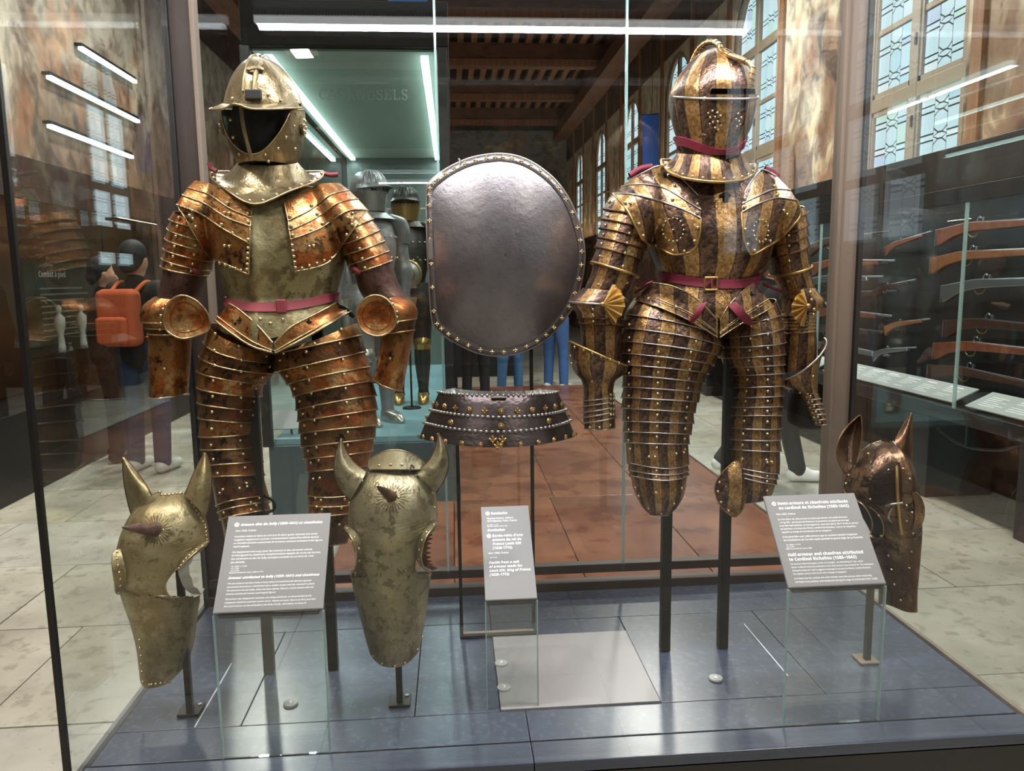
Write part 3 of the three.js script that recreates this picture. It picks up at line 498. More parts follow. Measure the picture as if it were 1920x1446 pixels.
// a dished disc bounded by a closed outline of image points
function dish(outline, centre, z, rise, nv = 8, th = 0.002, skew = 0, dome = null, uk = 2.6) {
  const n = outline.length, closed = [...outline, outline[0]];
  const at = (a) => { const t = ((a % n) + n) % n, i = Math.floor(t), f = t - i, p = [outline[(i + n - 1) % n], outline[i], outline[(i + 1) % n], outline[(i + 2) % n]]; return cr1(p, 1 + f); };
  const fn = (u, v) => { const q = at(u), k = v; return atZ(lerp(centre[0], q[0], k), lerp(centre[1], q[1], k), z + (dome ? rise * Math.max(-0.2, 1 - ((lerp(centre[0], q[0], k) - centre[0]) / dome[0]) ** 2 - ((lerp(centre[1], q[1], k) - centre[1]) / dome[1]) ** 2) : rise * (1 - v * v)) + skew * (lerp(centre[0], q[0], k) - centre[0]) * 0.001); };
  const N = 48, P = []; for (let j = 0; j <= nv; j++) { P.push([]); for (let i = 0; i <= N; i++) P[j].push(fn(-i / N * n, Math.max(0.015, j / nv))); }
  for (const r of P) r.reverse();
  P.reverse();
  return { g: shell(P, th, (p) => [p.x * uk, p.y * uk]), rim: P[0], fn, n };
}
const starG = (() => { const s = new THREE.Shape(); for (let k = 0; k < 8; k++) { const r = k % 2 ? 0.35 : 1, a = k * Math.PI / 4; k ? s.lineTo(Math.cos(a) * r, Math.sin(a) * r) : s.moveTo(r, 0); } s.closePath(); return new THREE.ExtrudeGeometry(s, { depth: 0.3, bevelEnabled: false }); })();
const dots = (a, b, n) => Array.from({ length: n }, (_, i) => [lerp(a[0], b[0], n > 1 ? i / (n - 1) : 0), lerp(a[1], b[1], n > 1 ? i / (n - 1) : 0)]);
function postPair(name, label, xs, ytop, parent0) {
  const a = xs.map(([x, y]) => atY(x, y, PT)), mid = a[0].clone().add(a[1]).multiplyScalar(0.5);
  const t = thing(name, label, 'stand', V(mid.x, PT, mid.z));
  for (const p of a) part('post', rbox(p.x - 0.013, p.x + 0.013, PT, ytop, p.z - 0.018, p.z + 0.008, 0.002), M.steelPost, t);
  part('crossbar', rbox(a[0].x, a[1].x, ytop - 0.04, ytop, mid.z - 0.018, mid.z - 0.002, 0.002), M.steelPost, t);
  return t;
}

// ================================================================ LEFT SUIT
{
  const ZA = -1.99, A = thing('suit_of_armour', 'orange brown lacquered suit of armour with open faced peaked helmet and pink waist belt', 'armour', V(-0.43, 0.85, ZA));
  const z = ZA;
  const torso = new Limb([[440, 318, 560, 318, z, 0.07], [392, 350, 600, 350, z, 0.1], [385, 400, 640, 400, z, 0.125], [400, 450, 650, 450, z, 0.14], [412, 500, 645, 500, z, 0.135], [425, 545, 633, 545, z, 0.118], [428, 562, 631, 562, z, 0.115], [416, 600, 640, 600, z, 0.13], [410, 650, 655, 650, z, 0.135]], { u0: -0.24, keel: 0.012, uk: 0.34, us: 2.6 });
  const armL = new Limb([[366, 338, 420, 345, z, 0.05], [345, 372, 420, 395, z, 0.09], [329, 415, 415, 435, z, 0.095], [319, 460, 400, 475, z, 0.086], [311, 503, 384, 518, z, 0.076], [303, 545, 374, 556, z, 0.066], [296, 565, 366, 574, z, 0.062], [286, 600, 355, 612, z, 0.058], [283, 640, 355, 645, z, 0.058], [284, 690, 352, 690, z, 0.054], [285, 750, 349, 742, z, 0.05]], { uk: 0.16 });
  const armR = new Limb([[585, 340, 640, 345, z, 0.05], [590, 395, 672, 378, z, 0.09], [632, 440, 700, 420, z, 0.09], [648, 480, 722, 462, z, 0.084], [665, 512, 733, 494, z, 0.076], [675, 545, 748, 535, z, 0.066], [690, 570, 765, 560, z, 0.062], [712, 610, 776, 600, z, 0.058], [715, 645, 773, 632, z, 0.057], [708, 690, 763, 682, z, 0.053], [700, 716, 751, 737, z, 0.05]], { uk: 0.16, us: 2.6 });
  addPlate('breastplate', torso, [352, 352, 352], (u) => 640 - 24 * Math.abs(u + 0.24), M.khaki, A, { ua: -1.5, ub: 1.5, nv: 24, nu: 60, off0: 0, off1: 0, rim: 0, rivets: [[507, 606], [488, 598], [531, 599]], label: 'plain khaki breastplate with a central ridge' });
  addPlate('backplate', torso, [352, 345, 352], [570, 600, 570], M.khaki, A, { ua: 1.5, ub: 2 * Math.PI - 1.5, nv: 12, rim: 0, off0: 0, off1: 0 });
  const belt = addPlate('belt', torso, [556, 567, 548], [570, 584, 563], M.pink, A, { off0: 0.006, off1: 0.006, rim: 0, th: 0.004, nv: 3, label: 'pink leather waist belt' });
  part('belt_keeper', rbox(-0.012, 0.012, -0.016, 0.016, -0.004, 0.006, 0.003).translate(...torso.hit(528, 574, 0.006).toArray()), M.pink, belt);
  // gorget: flared collar coming to a point
  const collar = (u, v) => { const c = Math.cos(u), s = Math.sin(u), f = Math.max(0, c), x0c = 502 + s * 56, y0c = 304 + 6 * f, z0 = z + 0.07 * c; const w = u + 0.15, pt = Math.exp(-((w / 0.5) ** 2)); const x1 = 501 + s * 106 - 8 * f, y1 = 322 + 34 * f ** 0.8 + 27 * pt, z1 = z + (c > 0 ? 0.165 : 0.12) * c; const a = atZ(x0c, y0c, z0), b = atZ(x1, y1, z1), m = a.lerp(b, v); m.y -= 0.018 * Math.sin(v * Math.PI); return m; };
  const gor = part('gorget', surf(collar, -Math.PI, Math.PI, 64, 0, 1, 8, 0.002, (p, u, v) => [u * 0.36, v * 0.35]), M.helm, A, 'flared plain collar plate ending in a point');
  part('rolled_edge', tube(Array.from({ length: 41 }, (_, i) => collar(-Math.PI + i * Math.PI / 20, 1)), 0.0026, 80, 5), M.rim, gor);
  for (let k = 0; k < 13; k++) piece('rivet', rivetG, M.rivet, gor, collar(-1.5 + k * 0.25, 0.93).add(V(0, 0.003, 0.003)), 0.0042);
  for (const [a, b, c] of [[[392, 305], [396, 316], [406, 322]], [[606, 325], [618, 328], [634, 327]]]) part('red_lace', tube([atZ(...a, z), atZ(...b, z), atZ(...c, z)], 0.006, 8, 7), M.pink, A, 'pink leather lace end at the collar');
  // helmet
  const hel = new Limb([[484, 110, 492, 110, z, 0.02], [466, 119, 516, 119, z, 0.055], [449, 135, 536, 135, z, 0.085], [436, 160, 553, 160, z, 0.11], [427, 190, 564, 190, z, 0.122], [424, 215, 569, 215, z, 0.126], [426, 240, 569, 240, z, 0.124], [432, 268, 566, 268, z, 0.116], [441, 292, 559, 292, z, 0.1], [452, 312, 550, 312, z, 0.085]], { u0: -0.18, keel: 0.009, kw: 0.1, uk: 0.26 });
  const F = -0.18, dev = (u) => Math.abs(u - F);
  const brow = (u) => 196 + 3 * Math.cos((u - F) * 1.4);
  const open = (u) => dev(u) < 1.12 ? 290 - 84 * (dev(u) / 1.12) ** 2.2 : 206;
  const sk = addPlate('helmet_skull', hel, (u) => 100, (u) => dev(u) < 1.12 ? brow(u) : lerp(brow(u), 314, sstep(1.75, 1.85, dev(u))), M.helm, A, { nu: 90, nv: 18, off0: 0, off1: 0.001, rim: 0, rivets: [[436, 185], [462, 180], [503, 178], [527, 189], [544, 200]] });
  addPlate('chin_guard', hel, open, [316, 322, 316], M.helm, A, { ua: F - 1.82, ub: F + 1.82, nu: 70, nv: 14, off0: 0.003, off1: 0.003, rim: 'top', rr: 0.0022, rivets: [[551, 237], [536, 258], [521, 279], [497, 291], [553, 279], [503, 313], [437, 258], [555, 215], [432, 225], [449, 290]] });
  // peak over the face
  const peak = (u, v) => { const t = hel.tFor(u, brow(u) - 3), a = hel.S(u, t, 0.002), e = Math.max(0, Math.cos((u - F) / 1.42 * Math.PI / 2)), d = V(Math.sin(u), 0, Math.cos(u)); const out = 0.005 + 0.038 * e ** 0.6; return a.addScaledVector(d, out * v).add(V(0, -(0.012 * v + 0.008 * v * v * e) + 0.012 * v * Math.exp(-(((u - F) / 0.16) ** 2)), 0)); };
  const pk = part('peak', surf(peak, F - 1.4, F + 1.4, 50, 0, 1, 6, 0.002, (p, u, v) => [u * 0.26, v * 0.1]), M.helm, sk, 'pointed brow peak');
  part('peak_edge', tube(Array.from({ length: 31 }, (_, i) => peak(F - 1.4 + i * 2.8 / 30, 1)), 0.0025, 60, 5), M.rim, sk);
  part('face_bar', tube([hel.S(F, hel.tFor(F, 192), 0.014), hel.S(F, hel.tFor(F, 230), 0.012), hel.S(F, hel.tFor(F, 270), 0.008), hel.S(F, hel.tFor(F, 312), 0.005)], 0.0048, 14, 6), M.helm, A);
  part('helmet_shade_liner', surf((u, t) => hel.S(u, t, -0.02), -Math.PI, Math.PI, 32, 0.6, 9, 20, 0.002), M.lining, A, 'black liner painted in as the unlit inside of the helmet');  // black shell put in for the shade of the helmet hollow
  // strap bracket, crest loop, ear rosettes
  const cp = (x, y, o = 0.006) => hel.hit(x, y, o);
  part('crest_strap', tube([cp(489, 118), cp(479, 140), cp(477, 160), cp(476, 176)], 0.0062, 12, 4), M.helm, sk);
  part('crest_bar', tube([cp(463, 132, 0.008), cp(478, 130, 0.013), cp(494, 132, 0.008)], 0.0045, 8, 6), M.helm, sk);
  part('crest_buckle', [rbox(-0.018, 0.018, -0.012, 0.01, -0.004, 0.009, 0.003).translate(...cp(476, 178, 0.005).toArray())], M.leatherBlack, sk);
  part('crest_loop', [tube([atZ(478, 123, z + 0.05), atZ(480, 108, z + 0.03), atZ(487, 103, z), atZ(493, 111, z - 0.01), atZ(488, 122, z + 0.02)], 0.0032, 24, 6), tube([atZ(489, 108, z), atZ(500, 104, z), atZ(507, 112, z), atZ(510, 126, z + 0.01)], 0.0022, 16, 5)], M.rimSteel, sk);
  part('comb_ridge', tube(Array.from({ length: 9 }, (_, i) => hel.S(F, 0.2 + i * 0.5, 0.003)), 0.003, 18, 5), M.helm, sk);
  for (const s of [-1, 1]) { const p = hel.S(s * 1.4, hel.tFor(s * 1.4, 237), 0.004), ro = part('ear_rosette', new THREE.CylinderGeometry(0.02, 0.024, 0.008, 12).rotateZ(Math.PI / 2).translate(p.x, p.y, p.z), M.helm, A); for (let k = 0; k < 6; k++) piece('rivet', rivetG, M.rivet, ro, V(p.x + s * 0.004, p.y + 0.015 * Math.sin(k * 1.05), p.z + 0.015 * Math.cos(k * 1.05)), 0.0045); }
  // shoulders
  const dL = (X, Y) => smax(0.02, torso.frontZ(X, Y), armL.frontZ(X, Y)), dR = (X, Y) => smax(0.02, torso.frontZ(X, Y), armR.frontZ(X, Y));
  const L = [[[366, 338], [398, 346], [432, 366], [472, 390]], [[352, 352], [392, 365], [430, 390], [470, 408]], [[341, 366], [384, 382], [425, 408], [469, 424]], [[331, 384], [374, 400], [420, 430], [468, 457]], [[352, 418], [380, 434], [415, 462], [467, 487]], [[378, 462], [394, 482], [425, 496], [466, 515]]];
  const R = [[[532, 378], [565, 362], [600, 345], [636, 343]], [[540, 414], [580, 394], [620, 365], [655, 357]], [[542, 432], [590, 410], [635, 380], [671, 373]], [[545, 449], [600, 428], [650, 396], [690, 394]], [[549, 480], [600, 462], [638, 442], [664, 428]], [[553, 509], [590, 502], [618, 490], [640, 462]]];
  for (let k = 0; k < 3; k++) {
    addSheet('pauldron_lame', [L[k], L[k + 1]], dL, M.bronze, A, { off0: 0.012 + 0.003 * k, off1: 0.017 + 0.003 * k, nv: 4, nu: 24, rims: ['bottom', 'right'], rivets: [[465, L[k + 1][3][1] - 8], [lerp(L[k + 1][1][0], L[k + 1][2][0], 0.9), L[k + 1][2][1] - 9]] });
    addSheet('pauldron_lame', [R[k], R[k + 1]], dR, M.bronze, A, { off0: 0.012 + 0.003 * k, off1: 0.017 + 0.003 * k, nv: 4, nu: 24, rims: ['bottom', 'left'], rivets: [[R[k + 1][0][0] + 4, R[k + 1][0][1] - 8], [lerp(R[k + 1][0][0], R[k + 1][1][0], 1.1), R[k + 1][1][1] - 9]] });
  }
  addSheet('pauldron_flap', [L[3], L[4], L[5]], dL, M.bronze, A, { off0: 0.018, off1: 0.02, nv: 14, nu: 26, rims: ['bottom', 'right', 'left'], rivets: [...dots([465, 465], [463, 505], 5), ...dots([402, 490], [452, 507], 6), [421, 461], [430, 462], [436, 437], [430, 400], [361, 410], [366, 425], [355, 404], [360, 395]] });
  addSheet('pauldron_flap', [R[3], R[4], R[5]], dR, M.bronze, A, { off0: 0.018, off1: 0.02, nv: 14, nu: 26, rims: ['bottom', 'left', 'right'], rivets: [...dots([548, 460], [554, 502], 5), ...dots([566, 503], [622, 484], 5), [580, 462], [588, 461], [583, 431], [661, 400], [652, 408], [660, 421], [650, 440]] });
  // arms
  const eL = [[396, 408, 420], [411, 422, 432], [428, 442, 455], [447, 460, 472], [466, 478, 490], [484, 496, 507], [499, 509, 516]], eR = [[424, 410, 398], [440, 428, 412], [460, 450, 433], [479, 469, 453], [497, 487, 472], [513, 504, 490]];
  for (let k = 0; k < 6; k++) addPlate('arm_lame', armL, eL[k], eL[k + 1], M.bronze, A, { nv: 3, off0: 0.002, off1: 0.007, rivets: [[lerp(335, 322, k / 5), (eL[k][0] + eL[k + 1][0]) / 2 + 6], [lerp(372, 358, k / 5), (eL[k][2] + eL[k + 1][2]) / 2 - 4]] });
  for (let k = 0; k < 5; k++) addPlate('arm_lame', armR, eR[k], eR[k + 1], M.bronze, A, { nv: 3, off0: 0.002, off1: 0.007, rivets: [[lerp(664, 684, k / 4), (eR[k][0] + eR[k + 1][0]) / 2 - 3]] });
  addPlate('upper_cannon', armL, [500, 510, 517], [566, 570, 574], M.purple, A, { nv: 8, off0: 0.001, off1: 0.001, rim: 0 });
  addPlate('upper_cannon', armR, [513, 504, 490], [572, 566, 560], M.purple, A, { nv: 8, off0: 0.001, off1: 0.001, rim: 0 });
  addPlate('forearm_cannon', armL, [612, 618, 616], [747, 747, 740], M.bronze, A, { nv: 12, off0: 0.002, off1: 0.003, rr: 0.003, rimM: M.rimSteel, rivets: [[309, 692]], label: 'gilt brown forearm tube' });
  addPlate('forearm_cannon', armR, [618, 618, 606], [712, 726, 733], M.bronze, A, { nv: 12, off0: 0.002, off1: 0.003, rr: 0.003, rivets: [[731, 672]] });
  const elbL = new Limb([[294, 556, 352, 562, z + 0.01, 0.06], [275, 570, 358, 576, z + 0.01, 0.074], [268, 586, 360, 592, z + 0.01, 0.078], [270, 602, 358, 606, z + 0.01, 0.072], [281, 616, 354, 618, z + 0.01, 0.064], [284, 626, 354, 628, z + 0.01, 0.063]], { uk: 0.16 });
  const elbR = new Limb([[692, 566, 752, 554, z + 0.01, 0.06], [695, 578, 772, 564, z + 0.01, 0.074], [698, 592, 782, 582, z + 0.01, 0.078], [704, 606, 780, 598, z + 0.01, 0.072], [710, 618, 776, 610, z + 0.01, 0.064], [712, 628, 775, 620, z + 0.01, 0.062]], { uk: 0.16 });
  addPlate('elbow_cop', elbL, [556, 558, 562], [604, 606, 606], M.bronze, A, { nv: 10, off0: 0, off1: 0.002, rivets: [[312, 572], [306, 580], [302, 592]] });
  addPlate('elbow_lame', elbL, [605, 607, 607], [615, 617, 617], M.bronze, A, { nv: 2, off0: 0, off1: 0.004, rivets: [[302, 606]] }); addPlate('elbow_lame', elbL, [615, 617, 617], [626, 628, 628], M.bronzeDark, A, { nv: 2, off0: 0, off1: 0.004, rivets: [[300, 618]] });
  addPlate('elbow_cop', elbR, [566, 560, 554], [606, 604, 598], M.bronze, A, { nv: 10, off0: 0, off1: 0.002, rivets: [[732, 562], [736, 570], [744, 585], [744, 595]] });
  addPlate('elbow_lame', elbR, [606, 604, 598], [627, 624, 619], M.bronzeDark, A, { nv: 3, off0: 0, off1: 0.004, rivets: [[745, 605]] });
  for (const [o, c] of [[[[312, 575], [325, 560], [343, 554], [363, 561], [378, 573], [391, 592], [392, 617], [370, 629], [343, 635], [323, 628], [310, 616], [307, 597]], [350, 597]], [[[669, 587], [678, 566], [699, 554], [720, 558], [735, 573], [742, 594], [739, 613], [723, 627], [704, 630], [685, 623], [674, 611]], [706, 594]]]) {
    const d = dish(o, c, z + 0.1, -0.011, 9), w = part('elbow_wing', d.g, M.bronze, A, 'dished round wing plate of the elbow');
    part('rolled_edge', tube(d.rim, 0.0027, 60, 5, false), M.rim, w); part('raised_ring', tube(Array.from({ length: 25 }, (_, i) => d.fn(i / 24 * d.n, 0.7).add(V(0, 0, 0.0005))), 0.0012, 48, 5), M.bronze, w);
  }
  for (const [x, y, s] of [[366, 508, 1], [668, 506, 1]]) part('strap_loop', tube([armL === null ? V() : sheetPt(x - 8, y - 3, s < 0 ? dL : (X, Y) => smax(0.02, dL(X, Y), dR(X, Y)), 0.008), sheetPt(x, y, (X, Y) => smax(0.02, dL(X, Y), dR(X, Y)), 0.014), sheetPt(x + 8, y + 6, (X, Y) => smax(0.02, dL(X, Y), dR(X, Y)), 0.008)], 0.007, 8, 6), M.pink, A, 'pink leather strap end under the arm plates');
  // legs
  const legL = new Limb([[405, 580, 505, 625, z, 0.1], [397, 612, 514, 652, z, 0.116], [391, 640, 514, 680, z, 0.118], [382, 668, 513, 698, z, 0.115], [378, 696, 492, 720, z, 0.108], [378, 726, 485, 742, z, 0.104], [379, 754, 482, 768, z, 0.1], [381, 783, 480, 792, z, 0.098], [382, 818, 478, 813, z, 0.095], [386, 842, 482, 840, z, 0.093], [395, 872, 486, 866, z, 0.09], [402, 893, 489, 891, z, 0.088], [413, 940, 497, 935, z, 0.088], [420, 965, 500, 960, z, 0.09], [428, 1000, 500, 1000, z, 0.08], [437, 1032, 490, 1032, z, 0.05]], { uk: 0.24 });
  const legR = new Limb([[520, 625, 645, 580, z, 0.1], [516, 655, 668, 605, z, 0.116], [517, 690, 676, 632, z, 0.118], [530, 702, 682, 660, z, 0.115], [546, 722, 691, 690, z, 0.11], [556, 745, 697, 716, z, 0.106], [560, 768, 702, 742, z, 0.102], [563, 790, 704, 768, z, 0.1], [565, 812, 704, 798, z, 0.098], [570, 838, 700, 822, z, 0.096], [575, 860, 695, 846, z, 0.093], [580, 885, 688, 875, z, 0.09], [580, 930, 680, 925, z, 0.09], [582, 955, 672, 950, z, 0.09], [584, 990, 660, 985, z, 0.08], [592, 1024, 645, 1022, z, 0.05]], { uk: 0.24 });
  const gL = [[606, 640, 660], [640, 668, 679], [667, 690, 699], [695, 710, 719], [725, 737, 743], [754, 763, 769], [783, 789, 793], [818, 819, 813], [842, 843, 840], [872, 870, 866], [893, 892, 891], [950, 938, 930], [962, 951, 942], [975, 966, 957], [1030, 1028, 1025]];
  const gR = [[660, 642, 606], [664, 650, 630], [697, 682, 661], [721, 705, 689], [744, 729, 715], [769, 755, 742], [790, 780, 768], [813, 805, 798], [838, 831, 822], [860, 855, 846], [884, 880, 874], [928, 932, 925], [945, 950, 943], [960, 966, 958], [1022, 1022, 1018]];
  for (let k = 0; k < 14; k++) {
    const mid = (a, b, i) => (a[i] + b[i]) / 2, xs = [404, 402, 402, 400, 399, 398, 397, 396, 400, 408, 412, 420, 440, 440][k], xm = [448, 453, 452, 451, 452, 452, 452, 450, 456, 459, 462, 470, 470, 470][k], xr = [500, 506, 492, 480, 476, 474, 474, 475, 477, 482, 484, 486, 480, 480][k];
    addPlate(k < 10 ? 'thigh_lame' : 'knee_lame', legL, gL[k], gL[k + 1], k % 3 ? M.bronzeDark : M.bronze, A, { nv: k === 10 || k === 13 ? 10 : 4, off0: 0.001, off1: 0.006, rivets: [[xs, lerp(gL[k][0], gL[k + 1][0], 0.45) + 5], [xm, lerp(gL[k][1], gL[k + 1][1], 0.3)], [xr, lerp(gL[k][2], gL[k + 1][2], 0.35)], ...(k === 10 ? [[449, 915], [463, 912], [418, 917]] : [])] });
    const ya = [650, 662, 690, 712, 735, 760, 782, 806, 832, 856, 880, 930, 945, 960][k];
    addPlate(k < 10 ? 'thigh_lame' : 'knee_lame', legR, gR[k], gR[k + 1], k % 3 === 1 ? M.bronzeDark : M.bronze, A, { nv: k === 10 || k === 13 ? 10 : 4, off0: 0.001, off1: 0.006, rivets: [[[532, 525, 538, 552, 562, 568, 571, 573, 578, 583, 588, 592, 594, 596][k], lerp(gR[k][0], gR[k + 1][0], 0.3)], [[590, 574, 576, 580, 584, 588, 590, 592, 594, 598, 600, 602, 604, 606][k], lerp(gR[k][1], gR[k + 1][1], 0.3)], [[640, 637, 643, 645, 648, 650, 652, 652, 652, 650, 648, 646, 640, 636][k], lerp(gR[k][2], gR[k + 1][2], 0.35) + 4]] });
  }
  const dH = (X, Y) => smax(0.02, legL.frontZ(X, Y), legR.frontZ(X, Y), torso.frontZ(X, Y) - 0.004);
  const hips = [[[[429, 569], [450, 582], [480, 608], [511, 643]], [[403, 600], [430, 622], [470, 648], [510, 661]]], [[[515, 644], [545, 614], [590, 590], [629, 569]], [[516, 662], [560, 640], [610, 612], [657, 584]]]];
  hips.forEach(([a, b], i) => {
    const h = addSheet('hip_plate', [a, b], dH, M.bronze, A, { off0: 0.012, off1: 0.016, nu: 26, nv: 10, rims: ['bottom', 'top'], rr: 0.003, rivets: [] });
    part('raised_band', tube(Array.from({ length: 16 }, (_, k) => { const q = cr1(b.map((p, m) => [lerp(a[m][0], p[0], 0.8), lerp(a[m][1], p[1], 0.8)]), k / 5); return sheetPt(q[0], q[1], dH, 0.017); }), 0.0018, 30, 5), M.rim, h);
    const s = sheetPt(...[[450, 601], [579, 604]][i], dH, 0.0145); piece('star_hole', starG, M.lining, h, s, [0.011, 0.011, 0.004]);
  });
  part('hip_strap', tube([sheetPt(632, 572, dH, 0.006), sheetPt(648, 580, dH, 0.01), sheetPt(664, 594, dH, 0.008)], 0.006, 10, 5), M.leatherBlack, A, 'black strap at the right hip');
  part('knee_strap', tube([atZ(496, 930, z + 0.03), atZ(512, 940, z + 0.02), atZ(514, 955, z + 0.02), atZ(498, 962, z + 0.03)], 0.004, 14, 5), M.leatherBlack, A, 'black knee strap');
  postPair('armour_stand', 'pair of dark square posts carrying the orange brown suit, left of the centre label', [[505, 1262], [625, 1255]], 1.45);
}

// ================================================================ RIGHT SUIT
{
  const z = -1.99, B = thing('suit_of_armour', 'banded gilt and dark suit of armour with closed visor and crimson waist belt', 'armour', V(0.66, 0.9, z));
  const K = 2.75 / (2 * Math.PI), US = 14;
  const torso = new Limb([[1285, 312, 1392, 312, z, 0.07], [1222, 345, 1445, 345, z, 0.1], [1205, 395, 1462, 395, z, 0.125], [1215, 445, 1448, 445, z, 0.142], [1228, 488, 1436, 488, z, 0.132], [1240, 520, 1416, 520, z, 0.115], [1238, 540, 1418, 540, z, 0.117], [1224, 575, 1434, 575, z, 0.13], [1226, 615, 1430, 615, z, 0.13]], { u0: 0.24, keel: 0.012, uk: 1.75, us: US });
  const armL = new Limb([[1178, 338, 1240, 345, z, 0.055], [1148, 368, 1240, 400, z, 0.09], [1135, 405, 1222, 432, z, 0.09], [1126, 445, 1207, 462, z, 0.083], [1116, 488, 1192, 508, z, 0.076], [1108, 518, 1182, 538, z, 0.07], [1098, 542, 1172, 556, z, 0.066], [1088, 585, 1167, 592, z, 0.06], [1089, 620, 1165, 632, z, 0.057], [1092, 655, 1163, 672, z, 0.055], [1094, 690, 1160, 700, z, 0.05]], { uk: 0.95, us: US });
  const armR = new Limb([[1420, 340, 1468, 333, z, 0.055], [1415, 395, 1490, 366, z, 0.086], [1430, 430, 1500, 403, z, 0.086], [1440, 465, 1503, 445, z, 0.08], [1450, 500, 1506, 488, z, 0.073], [1455, 518, 1511, 506, z, 0.068], [1465, 540, 1521, 542, z, 0.063], [1468, 580, 1526, 575, z, 0.058], [1470, 615, 1525, 605, z, 0.055], [1468, 650, 1527, 640, z, 0.054], [1464, 700, 1527, 680, z, 0.05]], { uk: 0.95, us: US });
  addPlate('breastplate', torso, [338, 338, 338], (u) => 608 - 30 * Math.abs(u - 0.24), M.bands, B, { ua: -1.5, ub: 1.5, nv: 24, nu: 60, off0: 0, off1: 0, rim: 0, shift: 0.74 });
  addPlate('backplate', torso, [338, 330, 338], [560, 580, 560], M.bands, B, { ua: 1.5, ub: 2 * Math.PI - 1.5, nv: 12, rim: 0, off0: 0, off1: 0 });
  part('clasp', [tube([torso.hit(1352, 368, 0.004), torso.hit(1362, 362, 0.008), torso.hit(1370, 368, 0.004)], 0.004, 8, 6), rbox(-0.006, 0.006, -0.012, 0.012, -0.003, 0.004, 0.002).translate(...torso.hit(1361, 370, 0.004).toArray())], M.leatherBlack, B, 'black clasp under the collar');
  const belt = addPlate('belt', torso, [511, 524, 513], [527, 541, 529], M.red, B, { off0: 0.006, off1: 0.006, rim: 0, th: 0.004, nv: 3, label: 'crimson leather waist belt' });
  { const p = torso.hit(1333, 532, 0.012), bk = [[-1, 1], [1, 1], [1, -1], [-1, -1], [-1, 1]].map(([a, b]) => V(p.x + a * 0.016, p.y + b * 0.015, p.z)); part('buckle', [...[0, 1, 2, 3].map((i) => rod(bk[i], bk[i + 1], 0.003)), rod(V(p.x, p.y + 0.015, p.z), V(p.x + 0.004, p.y - 0.015, p.z), 0.0022)], M.gold, belt, 'brass buckle'); }
  // collar
  const collar = (u, v) => { const c = Math.cos(u), s = Math.sin(u), f = Math.max(0, c); const a = atZ(1332 + s * 62, 286 + 4 * f, z + 0.078 * c), b = atZ(1328 + s * 88 + 6 * f, 305 + 5 * s + 36 * f ** 0.7, z + (c > 0 ? 0.15 : 0.11) * c); const m = a.lerp(b, v); m.y -= 0.012 * Math.sin(v * Math.PI); return m; };
  const gor = part('gorget', surf(collar, -Math.PI, Math.PI, 64, 0, 1, 8, 0.002, (p, u, v) => [u * 1.75, v * 0.9]), M.bands, B);
  part('rolled_edge', tube(Array.from({ length: 41 }, (_, i) => collar(-Math.PI + i * Math.PI / 20, 1)), 0.0042, 80, 6), M.gold, gor);
  for (let k = 0; k < 13; k++) piece('rivet', rivetG, M.rivet, gor, collar(-1.4 + k * 0.24, 0.86).add(V(0, 0.003, 0.004)), 0.0042);
  // helmet
  const hel = new Limb([[1325, 95, 1341, 95, z, 0.025], [1306, 105, 1360, 105, z, 0.06], [1290, 120, 1379, 120, z, 0.088], [1273, 143, 1396, 143, z, 0.11], [1262, 165, 1404, 165, z, 0.122], [1258, 182, 1408, 182, z, 0.128], [1261, 210, 1407, 210, z, 0.126], [1268, 240, 1400, 240, z, 0.118], [1278, 268, 1388, 268, z, 0.1], [1288, 300, 1378, 300, z, 0.08]], { u0: 0.45, keel: 0.012, kw: 0.12, uk: 1.35, us: US });
  const F = 0.45, sA = -0.42, sB = 1.15, slit = (u) => u > sA && u < sB;
  const sk = addPlate('helmet_skull', hel, () => 88, (u) => slit(u) ? 166 : 183, M.bands, B, { nu: 96, nv: 16, off0: 0, off1: 0, rim: 0 });
  const vis = addPlate('visor', hel, (u) => slit(u) ? 177.5 : 181, [302, 306, 302], M.bands, B, { ua: F - 1.75, ub: F + 1.75, nu: 70, nv: 18, off0: 0.004, off1: 0.004, rim: 0, rivets: [[1321, 186, 0.006], ...[[1328, 213], [1336, 209], [1345, 212], [1351, 218], [1332, 221], [1341, 220], [1337, 230], [1346, 229], [1331, 233], [1341, 240], [1352, 236], [1347, 244]].map((p) => [...p, 0.0032]), ...[[1384, 214], [1390, 221], [1386, 228], [1380, 224], [1382, 238], [1388, 234]].map((p) => [...p, 0.003])] });
  part('visor_edge', tube(Array.from({ length: 31 }, (_, i) => { const u = F - 1.75 + i * 3.5 / 30; return hel.S(u, hel.tFor(u, 182 + 5 * Math.cos(u * 1.2)), 0.007); }), 0.003, 60, 6), M.rimSteel, vis);
  for (const [x, y] of [[1326, 220], [1340, 214], [1347, 223], [1336, 236], [1350, 231], [1343, 247], [1330, 227]]) piece('breath_hole', rivetG, M.lining, vis, hel.hit(x, y, 0.0035), 0.0028);
  addPlate('helmet_neck', hel, [181, 181, 181], [300, 300, 300], M.bands, B, { ua: F + 1.7, ub: F + 2 * Math.PI - 1.7, nv: 10, off0: 0, off1: 0, rim: 0 });
  part('helmet_shade_liner', surf((u, t) => hel.S(u, t, -0.018), -Math.PI, Math.PI, 32, 0.6, 9, 20, 0.002), M.lining, B, 'black liner painted in as the unlit inside of the helmet');  // matte black liner stands in for shade behind the eye slit
